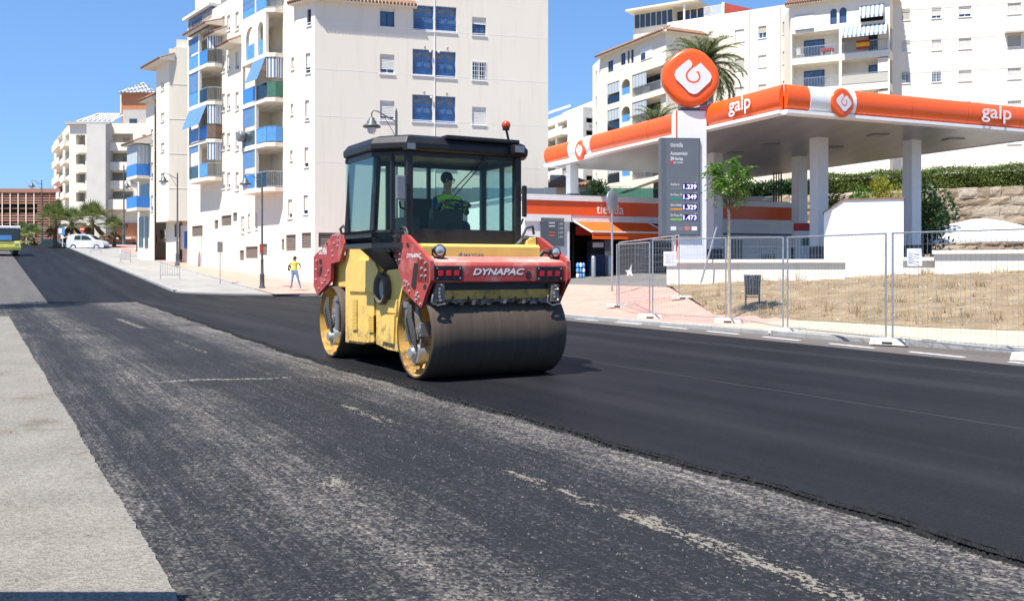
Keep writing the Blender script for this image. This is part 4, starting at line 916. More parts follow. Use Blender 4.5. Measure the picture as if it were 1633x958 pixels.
b = MB(); sbox(b, -2.45, .15, .10, .003, zst - 1.3, zst - .955); sbox(b, .15, smax, .05, .003, zst - 1.3, zst - .955); b.build('lower_band', K['white'], shop, world=True)
b = MB(); sbox(b, s_door0, s_door1, -2.99, -2.95, zsb, zst - 1.3); sbox(b, s_door0 + .0, s_door1, -.0, -3, zst - 1.34, zst - 1.303); b.build('entrance_back', K['dark'], shop, world=True)
# entrance pieces
b = MB()
for s in (.9, 2.6, 3.5, 4.9): b = MB(); sbox(b, s, s + .1, -1.2, -1.3, zsb, zst - 1.35); b.build('entrance_post', K['blackm'], shop, world=True)
b = MB(); sbox(b, s_door0, s_door1, -1.26, -1.28, zsb, zst - 1.35); b.build('entrance_glass', K['glass'], shop, world=True)
b = MB(); sbox(b, .75, 1.75, -.5, -.58, zst - 1.95, zst - 1.5); b.build('hanging_sign', K['red'], shop, world=True)
M = faceM(SP(2.03, .09, zst - .83), SN); xw = 1.38
text_fit('lettering', 'tienda', faceM(onplane(951, 341, SP(0, .085, 0), SN), SN), 1.62, .52, K['letter'], shop, .008, bold=.008)
# awning
aw = MB(); zt_, zl = zst - 1.28, 3.32
A0, A1 = SP(.35, .11, zt_), SP(4.75, .11, zt_); B0, B1 = SP(.75, 1.25, zl), SP(5.35, 1.25, zl)
dn = Vector((0, 0, -.34)); aw.grid(lambda s, t: (A0.lerp(A1, s)).lerp(B0.lerp(B1, s), t) + Vector((0, 0, -.05 * math.sin(t * 3.14))), 12, 6); aw.quad(B0, B1, B1 + dn, B0 + dn)
awn = aw.build('awning', K['orangec'], shop, world=True); b = MB(); b.bar(B0 + Vector((0, 0, .03)), B1 + Vector((0, 0, .03)), .08, .08); b.bar(A0, B0, .06, .06); b.bar(A1, B1, .05, .05); b.build('awning_rail', K['white'], awn, world=True)
# price board on the shop's end panel
b = MB(); c0 = onplane(862, 392, SP(0, .05, 0), SN); c1 = onplane(899, 348, SP(0, .05, 0), SN); sA = (c0 - sh0).dot(SD); sB = (c1 - sh0).dot(SD)
sbox(b, sA, sB, .10, .002, c0.z, c1.z); pb = b.build('price_board', K['signgrey'], shop, world=True)
for k, cc in enumerate(('letter', 'letter', 'green', 'orange', 'orangec')):
    z = c1.z - .28 - k * .16; q = MB(); sbox(q, sA + .45, sA + .78, .105, .101, z, z + .05); q.build('price_line', K[cc], pb, world=True)
for k in range(4): text_fit('lettering', ('1,239', '1,349', '1,329', '1,473')[k], faceM(SP(sB - .33, .104, c1.z - .36 - k * .22), SN), .26, .12, K['letter'], pb, .002)
# right-hand windows of the shop
for s0, s1, z0, z1 in ((10.15, 10.95, 1.0, 3.1), (8.0, 8.7, 1.1, 2.2), (12.2, 13.2, 1.5, 2.3)):
    b = MB(); sbox(b, s0, s1, .012, .002, z0, z1); wn = b.build('shop_window', K['pane'], shop, world=True); q = MB(); k = s0 + .12
    while k < s1: sbox(q, k, k + .06, .05, .02, z0, z1); k += .2
    q.build('bars', K['whitem'], wn, world=True)
b = MB(); sbox(b, 6.0, smax, .03, .003, 3.35, 3.45); b.build('wall_rail', K['signgrey'], shop, world=True)
# goods before the shop
def shopthing(px, py, s0, name, lab, cat, fn, grp=None):
    p = onplane(px, py, SP(0, s0, 0), SN); z = HR(p.x, p.y) if s0 > .2 else zsb; p.z = max(z, zsb); t = thing(name, lab, cat, p, math.atan2(SD.y, SD.x), grp); fn(t); return t
def bottles(t):
    for i in range(3):
        for j in range(3):
            b = MB(); b.lathe([(.001, 0), (.14, 0), (.15, .05), (.15, .38), (.06, .46), (.05, .5), (.001, .5)], 12, (i * .3 - .3, 0, j * .52)); b.v = [(x * .55, y * .55, z * .5) for x, y, z in b.v]; b.build('bottle', K['bluelight'] if (i + j) % 3 else K['signlite'], t)
shopthing(926, 438, .3, 'bottle_stack', 'stack of big blue water bottles beside the shop entrance', 'bottles', bottles)
for px, lab in ((946.5, 'pale bollard left of the dark kiosk at the shop entrance'), (972.5, 'pale bollard behind the round sign pole at the shop entrance')):
    def bol(t): b = MB(); b.lathe([(.12, 0), (.12, 1.0), (.09, 1.06), (.001, 1.07)], 14); b.build('post', K['galv'], t)
    shopthing(px, 440, .6, 'bollard', lab, 'bollard', bol, 'bollards at the shop entrance')
def vend(t):
    b = MB(); b.box(-.5, 0, 0, .28, .6, 1.25); b.build('cabinet', K['navy'], t, bev=.02); b = MB(); b.box(.28, .05, 0, .62, .6, 2.0); b.build('side_panel', K['grey'], t, bev=.02); b = MB(); b.box(-.5, .1, 1.25, .28, .6, 1.95); b.build('display', K['dark'], t); b = MB(); b.box(-.42, .06, 1.6, .2, .1, 1.85); b.build('header', K['signlite'], t)
shopthing(958, 441, -.2, 'vending_machine', 'dark blue machine with a grey side panel at the shop entrance', 'machine', vend)
def rack(t):
    b = MB(); b.box(-1.1, 0, .05, 1.2, .6, 1.5); b.build('body', K['dark'], t); b = MB()
    for k in range(12): b.bar((-1.1 + .2 * k, -.03, 0), (-1.1 + .2 * k, -.03, 1.6), .03, .03)
    for k in range(5): b.bar((-1.15, -.03, .2 + .33 * k), (1.25, -.03, .2 + .33 * k), .03, .03)
    b.build('cage', K['galv'], t)
shopthing(1042, 444, .9, 'gas_bottle_cage', 'dark wire cage of gas bottles under the right end of the awning', 'cage', rack)
# ---- totem
tp = at(1102, 430, 38.6); zt0 = 1.0; TN = Vector((-.30, -.954, 0)); TX = Vector((.954, -.30, 0))
TN = Vector((.10, -.995, 0)).normalized(); TX = Vector((.995, .10, 0)).normalized()
TP = lambda x, o, z: Vector((tp.x, tp.y, 0)) + TX * x + TN * o + Vector((0, 0, z))
zof = lambda py: CH + (HZ - py) / FPX * 38.6; xof = lambda px: (px - 1102) / FPX * 38.6
tot = thing('price_totem', 'tall white totem with an orange disc and a dark fuel price panel', 'sign', TP(0, 0, zt0))
def tbox(b, x0, x1, o0, o1, z0, z1, m=0): return b.prism([TP(x0, o0, z0), TP(x1, o0, z0), TP(x1, o1, z0), TP(x0, o1, z0)], (0, 0, z1 - z0), m)
b = MB(); tbox(b, xof(1080.5), xof(1128), 0, -.5, zt0 - .2, zof(177)); b.build('column', K['whitem'], tot, world=True, bev=.03)
b = MB(); tbox(b, xof(1075), xof(1077.5), .0, -.45, zt0, zof(177)); b.build('white_strip', K['white'], tot, world=True)
b = MB(); tbox(b, xof(1077.6), xof(1080.3), -.03, -.45, zt0, zof(177)); b.build('orange_strip', K['orange'], tot, world=True)
b = MB(); tbox(b, xof(1086), xof(1118), -.1, -.4, zof(178), zof(171)); b.build('neck', K['signgrey'], tot, world=True)
disc_sign('brand_disc', faceM(TP(xof(1100.5), .05, zof(124.5)), (TN + Vector((-.10, 0, 0))).normalized()), 43.5 / FPX * 38.6, tot, .34)
b = MB(); tbox(b, xof(1051.5), xof(1116), .12, -.3, zof(376.5), zof(221)); pan = b.build('price_panel', K['signgrey'], tot, world=True, bev=.04)
b = MB(); tbox(b, xof(1060.5), xof(1114.2), .128, .122, zof(374), zof(223.5)); b.build('panel_face', mat('slate_face', (.12, .14, .17), .3, var=.04), pan, world=True)
tM = lambda px, py: faceM(TP(xof(px), .13, zof(py)), TN); wpx = lambda a: a / FPX * 38.6
def ttext(s, x, y1, w, h, m=K['letter'], bold=0): text_fit('lettering', s, tM(x, y1), wpx(w), wpx(h), m, pan, .003, bold=bold)
ttext('tienda', 1067, 235.5, 20, 7.5); ttext('Autoservicio', 1067, 248.2, 27.5, 5.6, bold=.01); ttext('24 horas', 1067, 256.5, 20, 5.6, bold=.01); ttext('pt cash', 1072.5, 262.5, 14.5, 4.5)
b = MB(TM := tM(1069, 260.5)); b.cyl((0, 0, 0), (0, 0, .006), wpx(2.4), n=16); b.build('red_dot', mat('red_dot', (.7, .04, .03), .5), pan, world=True)
for k, (nm, pr, cc) in enumerate((('Gasóleo A', '1.239', 'grey'), ('Sin Plomo 95', '1.349', 'gline'), ('Gforce Gasóleo', '1.329', 'oline'), ('Sin Plomo 98', '1.473', 'lline'))):
    y = 298 + 16.3 * k
    if cc != 'grey': K[cc] = mat(cc + '_paint', {'gline': (.0, .30, .18), 'oline': (.75, .28, .0), 'lline': (.15, .55, .08)}[cc], .5)
    ttext(nm, 1067.5, y - 1.5, 14 if k == 0 else 18.5, 3.6); b = MB(); tbox(b, xof(1067.3), xof(1086.5), .132, .129, zof(y + 4.6), zof(y + 2.4)); b.build('colour_bar', K[cc if cc != 'grey' else 'grey'], pan, world=True)
    b = MB(); tbox(b, xof(1087), xof(1110.8), .131, .128, zof(y + 5.2), zof(y - 4.6)); b.build('display', K['ledback'], pan, world=True)
    ttext(pr, 1088, y + 4.2, 21.5, 7.8, K['digits'], .03); ttext('€/l', 1106.5, y - 5.6, 3, 1.6)
for k, m_ in enumerate(('signlite', 'grey', 'dust', 'white')):
    b = MB(); tbox(b, xof(1067.5 + 11.3 * k), xof(1076.3 + 11.3 * k), .132, .129, zof(367.5), zof(361.5)); b.build('card_mark', K[m_], pan, world=True)
# ---- fuel pump between the pillars
pp = at(1281, 416, 44.); pp.z = HR(pp.x, pp.y); pump = thing('fuel_pump', 'grey fuel pump with a red top behind the low wall', 'fuel pump', pp, .15)
MB().box(-.33, -.25, 0, .33, .25, 1.75).build('body', K['signlite'], pump, bev=.03); MB().box(-.36, -.28, 1.753, .36, .28, 2.1).build('top', K['red'], pump, bev=.03); MB().box(-.2, -.262, 1.05, .2, -.252, 1.4).build('display', K['green'], pump)
q = MB(); q.lathe([(.13, 0), (.13, .01), (.001, .012)], 20, (0, -.255, .55), 0, 'y'); q.build('emblem', K['red'], pump); q = MB(); q.tube([(.36, -.1, 1.5), (.5, -.15, 1.0), (.48, -.15, .5), (.36, -.1, .9)], .025, 6); q.build('hose', K['rubber'], pump)
# ---- white kiosk wall
kd0 = at(1314, 416, 36.2); kd1 = at(1441, 416, 35.2); kx = (kd1 - kd0); kx.z = 0; kL = kx.length; kx.normalize(); kn = Vector((kx.y, -kx.x, 0))
kio = thing('kiosk', 'small windowless white kiosk with a slanted left shoulder behind the low wall', 'kiosk', (kd0.x, kd0.y, 1.0)); kb = Vector((kd0.x, kd0.y, 0))
sh_ = [(0, 1.0), (kL, 1.0), (kL, 4.14), (.72, 4.14), (0, 3.66)]; b = MB(); b.prism([kb + kx * s + Vector((0, 0, z)) for s, z in sh_], -kn * 2.6); b.build('walls', K['white'], kio, world=True)
b = MB(); b.prism([kb + kx * s + kn * .05 + Vector((0, 0, z)) for s, z in ((.68, 4.143), (kL + .05, 4.143), (kL + .05, 4.19), (.68, 4.19))], -kn * 2.7); b.prism([kb + kx * s + kn * .05 + Vector((0, 0, z)) for s, z in ((-.05, 3.632), (.68, 4.12), (.68, 4.17), (-.05, 3.68))], -kn * 2.7); b.build('coping', K['tile'], kio, world=True)
# ---- low white walls
K['lowwall'] = stucco('rough_white_wall', (.80, .765, .69), .25, .10)
def lowwall(px0, px1, Y0, Y1, ytop, lab, hgt=1.0):
    a = at(px0, ytop, Y0); c = at(px1, ytop, Y1); z1 = (a.z + c.z) / 2; a.z = c.z = 0; d = (c - a); n = Vector((d.y, -d.x, 0)).normalized(); t = thing('low_wall', lab, 'wall', (a.x, a.y, HR(a.x, a.y)), group='low white walls along the plot')
    b = MB(); b.prism([a + Vector((0, 0, -.2)), c + Vector((0, 0, -.2)), c - n * .25 + Vector((0, 0, -.2)), a - n * .25 + Vector((0, 0, -.2))], (0, 0, z1 - .13 + .2)); b.build('wall_face', K['lowwall'], t, world=True)
    e = d.normalized() * .08; b = MB(); b.prism([p_ + Vector((0, 0, z1 - .127)) for p_ in (a - e + n * .12, c + e + n * .12, c + e - n * .35, a - e - n * .35)], (0, 0, .127)); b.build('coping', K['white'], t, world=True, bev=.012)
lowwall(1063, 1348, 37.2, 34.8, 413.5, 'long low rendered wall with a white coping in front of the pumps')
lowwall(1440, 1500, 34.4, 33.9, 410, 'short low white wall piece right of the white kiosk')
lowwall(1491, 1720, 33.6, 31.5, 398.5, 'higher low white wall below the white shade tent')
a = thing('paper_notice', 'x', 'x') if False else None
# ---- shade tent on the right
tc = at(1566, 385, 51.); tn = thing('shade_tent', 'white domed fabric shade tent at the right edge behind the low wall', 'tent', (tc.x, tc.y, HR(tc.x, tc.y)))
K['fabric'] = mat('white_fabric', (.80, .79, .74), .85, var=.04, sc=2)
hw = 4.0; zt1 = CH + (HZ - 352) / FPX * 51; ze = CH + (HZ - 389) / FPX * 51
b = MB(); b.grid(lambda s, t: (tc.x + (2 * s - 1) * hw * 1.02, tc.y + (2 * t - 1) * 2.6, ze + (zt1 - ze) * (1 - abs(2 * s - 1) ** 1.6 * .95) * (1 - abs(2 * t - 1) ** 2 * .9) + .1), 20, 12); b.build('canopy_cloth', K['fabric'], tn, world=True)
b = MB(); b.grid(lambda s, t: (tc.x + (2 * s - 1) * hw * 1.02, tc.y - 2.6, ze + (zt1 - ze) * (1 - abs(2 * s - 1) ** 1.6 * .95) * .1 + .1 - .16 * t), 20, 2); b.build('valance', K['fabric'], tn, world=True)
for sx in (-1, 1):
    for sy in (-1, 1): b = MB(); b.cyl((tc.x + sx * hw * .97, tc.y + sy * 2.5, HR(tc.x, tc.y) - .3), (tc.x + sx * hw * .97, tc.y + sy * 2.5, ze + .12), .05, n=8); b.bar((tc.x + sx * hw * .97, tc.y + sy * 2.5, ze - .6), (tc.x + sx * hw * .6, tc.y + sy * 2.5, ze + .3), .05, .05); b.build('tent_pole', K['galv'], tn, world=True)
# ---- street furniture on this side
fence_foot_me = None
def rectify(px, py): return hit(px, py, lambda x, y: .012 if uv(x, y)[1] < 16.4 else max(.12, HR(x, y) if uv(x, y)[1] > 18.6 else .125))
FP = {k: rectify(*v) for k, v in {'a': (983, 490), 'b': (1037, 508), 'c': (1087, 477), 'd': (1162, 515), 'e': (1252, 529), 'f': (1418, 547), 'g': (1650, 575)}.items()}
def tubes_panel(p, q, h, label, sag=0.):
    p = Vector(p); q = Vector(q); d = q - p; L = d.length; rz = math.atan2(d.y, d.x); t = thing('mesh_fence', label, 'fence', p, rz, 'temporary mesh fence panels'); dz = d.z; Lh = math.hypot(d.x, d.y); i = .09; L = Lh - 2 * i
    b = MB(); pt = lambda x, z: (i + x, 0, z + dz * x / Lh)
    for x in (0, L): MB().cyl(pt(x, .06), pt(x, h), .021, n=8).build('post', K['galv'], t)
    for z in (.14, h - .015): MB().cyl(pt(0, z), pt(L, z), .016, n=6).build('rail', K['galv'], t)
    b = MB(); n = int(L / .105); r = .0018
    wob = lambda x, z: sag * math.sin(x / L * 3.1) * math.sin(z * 2.1)
    for k in range(1, n):
        x = L * k / n; b.bar(pt(x, .15), pt(x + wob(x, 1) * .3, h), r * 2, r * 2)
    for k in range(11):
        z = .18 + (h - .22) * k / 10; m_ = 6
        for j in range(m_): b.bar(pt(L * j / m_, z - wob(L * j / m_, z)), pt(L * (j + 1) / m_, z - wob(L * (j + 1) / m_, z)), r * 2, r * 2)
    b.build('wire_mesh', K['galv'], t); return t
HF = 2.24
tubes_panel(FP['a'], FP['c'], HF, 'rearmost mesh fence panel, reaching back to the paper notice by the totem')
tubes_panel(FP['a'], FP['b'], HF * .97, 'sagging mesh fence panel with white plastic scraps, left end of the row', .12)
tubes_panel(FP['b'], FP['d'], HF, 'mesh fence panel between the sagging panel and the young street tree')
tubes_panel(FP['d'], FP['e'], HF, 'mesh fence panel right of the young street tree, before the litter bin')
tubes_panel(FP['e'], FP['f'], HF, 'mesh fence panel in front of the white kiosk')
tubes_panel(FP['f'], FP['g'], HF, 'mesh fence panel at the right edge, before the dry plot')
K['foot'] = mat('pale_foot_concrete', (.52, .50, .46), .9, var=.15, sc=5, bs=30, dirt=(.3, .27, .22))
def foot(p, rz, label):
    b = MB(); b.prism([(-.34, -.12, 0), (.34, -.12, 0), (.31, -.09, .14), (-.31, -.09, .14)][::1], (0, 0, 0)) if 0 else None
    vs = [(-.36, -.13, 0), (.36, -.13, 0), (.36, .13, 0), (-.36, .13, 0), (-.33, -.10, .13), (.33, -.10, .13), (.33, .10, .13), (-.33, .10, .13)]
    b.add(vs, [(4, 5, 6, 7), (0, 1, 5, 4), (1, 2, 6, 5), (2, 3, 7, 6), (3, 0, 4, 7)]); b.box(-.10, -.133, .02, .10, -.125, .06, 1)
    o = b.build('concrete_block', [K['foot'], K['dark']], None, bev=.012, loc=p, rz=rz); tag(o, label, 'fence foot', 'concrete feet under the fence')
for k, rz, lab in (('a', .1, 'concrete foot on the pink paving under the leftmost fence posts'), ('b', -.2, 'concrete foot at the kerb below the sagging fence panel'), ('c', .1, 'concrete foot furthest back, near the end of the low wall'), ('d', -.45, 'concrete foot at the base of the young street tree'), ('e', -.6, 'concrete foot at the kerb before the litter bin panel'), ('f', -.7, 'concrete foot at the kerb below the kiosk panel'), ('g', -.7, 'concrete foot cut by the right edge of the picture')): foot(FP[k], rz, lab)
K['paper'] = mat('paper', (.78, .79, .82), .8, var=.03); K['ink'] = mat('grey_ink', (.35, .35, .42), .8)
def notice(px0, py0, px1, py1, p, q, label):
    p = Vector(p); q = Vector(q); d = (q - p); d.z = 0; d.normalize(); n = Vector((d.y, -d.x, 0)); o = p + n * .03; A = onplane(px0, py1, o, n); B = onplane(px1, py0, o, n); w_ = (B - A).dot(d); h_ = B.z - A.z
    t = thing('paper_notice', label, 'notice', A, math.atan2(d.y, d.x), 'notices on the fence'); b = MB(); b.grid(lambda s, u: (w_ * s, -.012 * math.sin(s * 5 + u * 2), h_ * u), 6, 6); b.build('sheet', K['paper'], t); b = MB()
    for k in range(5): z = h_ * (.82 - .15 * k); b.box(w_ * .12, -.022, z, w_ * (.85 if k != 2 else .6), -.02, z + .012)
    b.build('print_lines', K['ink'], t)
notice(1058, 401, 1079, 424, FP['a'], FP['c'], 'white paper notice on the fence beside the totem'); notice(1447, 396, 1470, 424, FP['f'], FP['g'], 'white paper notice on the right fence panel below the pillar')
sc = MB(); random.seed(4); c0 = FP['a'].lerp(FP['b'], .42); c0.z += 1.28
for k, o in enumerate((-.22, .12)):
    for j in range(5):
        a = random.random() * 6.28; l = random.uniform(.08, .2); p_ = c0 + (FP['b'] - FP['a']).normalized() * o + Vector((0, -.03, o * .2)); d = Vector((math.cos(a), -.2, math.sin(a))) * l; s_ = Vector((-math.sin(a), 0, math.cos(a))) * .03; sc.add([p_ - s_, p_ + s_, p_ + d + s_ * .3, p_ + d - s_ * .8], [(0, 1, 2, 3)])
o = sc.build('plastic_scrap', K['paper'], None, world=True, loc=c0); tag(o, 'white torn plastic scraps tied to the sagging fence panel', 'scrap')
# brace leaning behind the fence
c0 = at(1118, 450, 36.); c1 = at(1143, 362, 36.5); o = MB().bar(c0, c1, .05, .05).build('leaning_pole', K['galv'], None, world=True, loc=c0); tag(o, 'thin grey pole leaning against the low wall right of the totem', 'pole')
# round sign seen from the back
sp0 = hit(976, 459); sg = thing('road_sign', 'round road sign seen from behind on a grey pole before the shop', 'road sign', sp0); MB().cyl((0, 0, 0), (0, 0, 3.95), .045, n=10).build('pole', K['galv'], sg)
ydir = .9; q = MB(); zz = 3.45; q.lathe([(.001, -.012), (.46, -.012), (.47, 0), (.46, .012), (.001, .012)], 32, (0, 0, 0), 0, 'y'); q.M = None; o = q.build('sign_plate', K['galv'], sg); o.location = (0, -.07, zz); o.rotation_euler = (0, 0, math.radians(57)); MB().bar((0, -.05, zz - .2), (0, -.05, zz + .45), .05, .03).build('bracket', K['grey'], sg)
# litter bin
lp = rectify(1200, 489); lb = thing('litter_bin', 'dark grey slatted litter bin on two legs by the dry plot', 'litter bin', lp, .2); q = MB()
for sx in (-.22, .22): MB().bar((sx, 0, 0), (sx, 0, .95), .04, .04).build('leg', K['signgrey'], lb)
q = MB(); q.lathe([(.001, .36), (.19, .36), (.25, .95), (.22, .95), (.18, .4)], 20); q.build('basket', K['signgrey'], lb)
for k in range(16):
    a = k * math.pi / 8; MB().bar((.195 * math.cos(a), .195 * math.sin(a), .36), (.255 * math.cos(a), .255 * math.sin(a), .97), .035, .02, up=(math.cos(a), math.sin(a), 0)).build('slat', K['grey'], lb)
MB().bar((-.22, 0, .3), (.22, 0, .3), .03, .03).build('stretcher', K['signgrey'], lb)
# ================================================================ BUILDINGS
class Wall:
    """vertical wall from A to B, A on the left as seen from outside; local x along, y inwards, z up"""
    def __init__(s, A, B):
        s.A = Vector((A[0], A[1], 0)); s.B = Vector((B[0], B[1], 0)); d = s.B - s.A; s.L = d.length; s.ex = d / s.L; s.n = Vector((s.ex.y, -s.ex.x, 0)); s.rz = math.atan2(s.ex.y, s.ex.x)
        s.M = Matrix.Translation(s.A) @ Matrix.Rotation(s.rz, 4, 'Z')
    def sz(s, px, py):
        p = onplane(px, py, s.A, s.n); return (p - s.A).dot(s.ex), p.z
    def box(s, x0, y0, x1, y1):
        ym = (y0 + y1) / 2; xm = (x0 + x1) / 2; a = s.sz(x0, ym)[0]; b = s.sz(x1, ym)[0]; return a, b, s.sz(xm, y1)[1], s.sz(xm, y0)[1]
    def P(s, x, y, z): return s.M @ Vector((x, y, z))
    def build(s, root, z0, z1, ops=(), m=None, name='wall', top=None):
        """ops: (s0,s1,z0,z1,depth[,backmat]) openings"""
        b = MB(s.M); xs = sorted({0, s.L} | {max(0, min(s.L, o[i])) for o in ops for i in (0, 1)}); zs = sorted({z0, z1} | {max(z0, min(z1, o[i])) for o in ops for i in (2, 3)})
        for xa, xb in zip(xs, xs[1:]):
            for za, zb in zip(zs, zs[1:]):
                xm, zm = (xa + xb) / 2, (za + zb) / 2
                if xb - xa < 1e-5 or zb - za < 1e-5 or any(o[0] < xm < o[1] and o[2] < zm < o[3] for o in ops): continue
                b.quad((xa, 0, za), (xb, 0, za), (xb, 0, zb), (xa, 0, zb))
        for o in ops:
            a, c, e, f, d = o[:5]; a = max(a, 0); c = min(c, s.L)
            b.quad((a, 0, e), (a, d, e), (a, d, f), (a, 0, f)); b.quad((c, 0, e), (c, 0, f), (c, d, f), (c, d, e)); b.quad((a, 0, f), (a, d, f), (c, d, f), (c, 0, f)); b.quad((a, 0, e), (c, 0, e), (c, d, e), (a, d, e)); b.quad((a, d, e), (c, d, e), (c, d, f), (a, d, f), 1 if len(o) > 5 else 0)
        return b.build(name, [m or K['stucco'], K['dark']], root, world=True)
WC = {}
def window(root, W, bx, kind='shutter', cl=.8, fr_='whitem', dep=.16, sill=True, grille=False, mull=1, pane='pane', sh='shutter'):
    s0, s1, z0, z1 = bx; w = round(s1 - s0, 2); h = round(z1 - z0, 2); key = (w, h, kind, cl, fr_, dep, sill, grille, mull, pane, sh)
    org = W.P((s0 + s1) / 2, 0, z0); r = ROOT[root].inverted() @ org; rz = W.rz - ROOT[root].to_euler().z
    if key in WC:
        c = WC[key].copy(); COL.objects.link(c); c.parent = root; c.location = r; c.rotation_euler = (0, 0, rz)
        for ch in WC[key].children: k = ch.copy(); COL.objects.link(k); k.parent = c
        return c
    a = w / 2; f = .05; b = MB(); y0, y1 = dep - .05, dep + .01
    b.box(-a, y0, 0, -a + f, y1, h); b.box(a - f, y0, 0, a, y1, h); b.box(-a + f, y0, 0, a - f, y1, f); b.box(-a + f, y0, h - f, a - f, y1, h)
    for k in range(1, mull + 1): x = -a + w * k / (mull + 1); b.box(x - .025, y0 + .004, f, x + .025, y1, h - f)
    if kind == 'blue': b.box(-a + f, y0 + .006, h * .62, a - f, y1, h * .62 + .07)
    o = b.build('window', K[fr_], root); o.location = r; o.rotation_euler = (0, 0, rz)
    b = MB(); b.quad((-a + f, dep - .012, f), (a - f, dep - .012, f), (a - f, dep - .012, h - f), (-a + f, dep - .012, h - f)); b.build('pane', K[pane], o)
    if kind == 'shutter' and cl > 0:
        b = MB(); n = max(2, int(h * cl / .09)); zb = h - h * cl
        for k in range(n): za, zc = zb + (h - zb) * k / n, zb + (h - zb) * (k + 1) / n; b.quad((-a + .02, dep - .085, za), (a - .02, dep - .085, za), (a - .02, dep - .07, zc), (-a + .02, dep - .07, zc))
        b.box(-a + .02, dep - .09, h - .14, a - .02, dep - .02, h - .002); b.build('shutter', K[sh], o)
    if sill: b = MB(); b.box(-a - .06, -.06, -.07, a + .06, dep - .06, -.003); b.build('sill', K['white'], o)
    if grille or kind == 'blue':
        b = MB(); y = -.02 if grille else dep - .09
        if grille:
            for k in range(7): b.bar((-a + w * k / 6, y, 0), (-a + w * k / 6, y, h), .025, .025)
            for k in range(5): b.bar((-a, y, h * k / 4), (a, y, h * k / 4), .025, .025)
        else:
            n = 9; hh = h * .5; q = w / n
            for k in range(n):
                for j in range(4):
                    z = .06 + (hh - .06) * j / 4; z2 = .06 + (hh - .06) * (j + 1) / 4; x = -a + q * k; b.bar((x, y, z), (x + q, y, z2), .03, .015); b.bar((x + q, y, z), (x, y, z2), .03, .015)
            for k in range(2): b.bar((-a, y, .06 + (hh - .06) * k), (a, y, .06 + (hh - .06) * k), .03, .02)
        b.build('grille', K['whitem'] if grille else K['blue'], o)
    WC[key] = o; return o
def slab(b, W, x0, y0, x1, y1, z0, z1, m=0): b.M = W.M; b.box(x0, y0, z0, x1, y1, z1, m); b.M = None
def wpart(name, m, root, W, boxes, bev=0):
    b = MB(W.M)
    for q in boxes: b.box(*q)
    return b.build(name, m, root, world=True, bev=bev)
def tiles(root, W, x0, x1, yo, yi, z, rise=.35):
    """eave: sloping roof edge with rows of half round tiles over a flat soffit board"""
    b = MB(W.M); b.prism([(x0, yo, z), (x0, yo, z + .08), (x0, yi, z + .08 + rise), (x0, yi, z)], (x1 - x0, 0, 0)); e = b.build('eave', K['stucco'], root, world=True); b = MB(W.M); k = x0
    while k < x1 - .1: b.cyl((k + .11, yo - .06, z + .10), (k + .11, yi, z + .12 + rise), .10, .10, 6, cap=True); k += .22
    b.build('roof_tiles', K['tile'], e, world=True); return e
def railing(b, W, x0, y0, x1, y1, z, h=1.0, n=None, m=0):
    P0, P1 = Vector((x0, y0, z)), Vector((x1, y1, z)); L = (P1 - P0).length; n = n or int(L / .13); b.bar(P0 + Vector((0, 0, h)), P1 + Vector((0, 0, h)), .05, .05, m); b.bar(P0 + Vector((0, 0, .08)), P1 + Vector((0, 0, .08)), .04, .04, m)
    for k in range(n + 1): p = P0.lerp(P1, k / n); b.bar(p, p + Vector((0, 0, h)), .022, .022, m)
# ---------------------------------------------------------------- main apartment house
C0 = Vector((-11.98, 57.13)); AD = Vector((.956, .292)); WA = Wall(C0, C0 + AD * 15.0)
H0 = Vector((-13.36, 58.2)); WH = Wall(H0, C0); D_ = Vector((-.61, .79)); WBm = Wall(H0 + D_ * 19.9, H0)
apt = thing('apartment_house', 'nearest cream apartment house with blue balconies, behind the road roller', 'apartment house', (C0.x, C0.y, .4))
ztA = 20.4; wins = []
for x0, y0, x1, y1, kind, kw in [
    (606, 14, 629, 44, 'shutter', dict(cl=.15, fr_='navy', pane='paneblue')), (606, 87, 629, 118, 'shutter', dict(cl=.75, fr_='whitem', pane='paneblue')), (606, 161, 629, 192, 'shutter', dict(cl=.8, pane='paneblue')), (606, 236, 629, 267, 'shutter', dict(cl=.7, pane='paneblue')),
    (659, 9, 691.5, 49, 'blue', {}), (695, 11, 728, 51.5, 'blue', {}), (658, 79, 690.5, 120, 'blue', {}), (694, 82.5, 727, 124, 'blue', {}), (657.5, 151.5, 690, 194, 'blue', {}), (694, 154, 726.5, 196, 'blue', {}), (657.5, 225, 690, 266, 'blue', {}), (694, 227, 726.5, 269, 'blue', {}),
    (753, 28, 775, 56.5, 'shutter', dict(cl=.38, fr_='navy', pane='paneblue')), (753, 99, 775.5, 128, 'shutter', dict(cl=0, grille=True)), (753, 171, 775, 199, 'shutter', dict(cl=1)), (753, 243, 775, 272, 'shutter', dict(cl=.9)),
    (508, 371, 545, 394, 'shutter', dict(cl=1, sh='brownsh', sill=False))]:
    if kind == 'blue': kw = dict(fr_='blue', pane='panegrey', mull=1, dep=.22)
    wins.append((WA.box(x0, y0, x1, y1), kind, kw))
K['brownsh'] = stripes('brown_vent', (.20, .15, .11), (.11, .085, .07), .12, 2)
WA.build(apt, -1, ztA, [(*b_, .3) for b_, k_, q in wins])
for b_, k_, q in wins: window(apt, WA, b_, k_, **q)
wins = [(WH.box(*q), c) for q, c in [((489.5, 15, 496, 41), 0), ((487.5, 85, 495, 117), .7), ((486.5, 160, 493, 192), .9), ((485.5, 235, 492, 266), .8), ((484, 311, 491, 341), .8)]] + [(WH.box(481, 371, 496, 396), 2)]
WH.build(apt, -1, ztA, [(*b_, .3) for b_, c in wins], K['stucco_white'])
for b_, c in wins: window(apt, WH, b_, 'shutter', cl=min(c, 1), fr_='navy', pane='paneblue', sh='brownsh' if c == 2 else 'shutter', sill=c != 2)
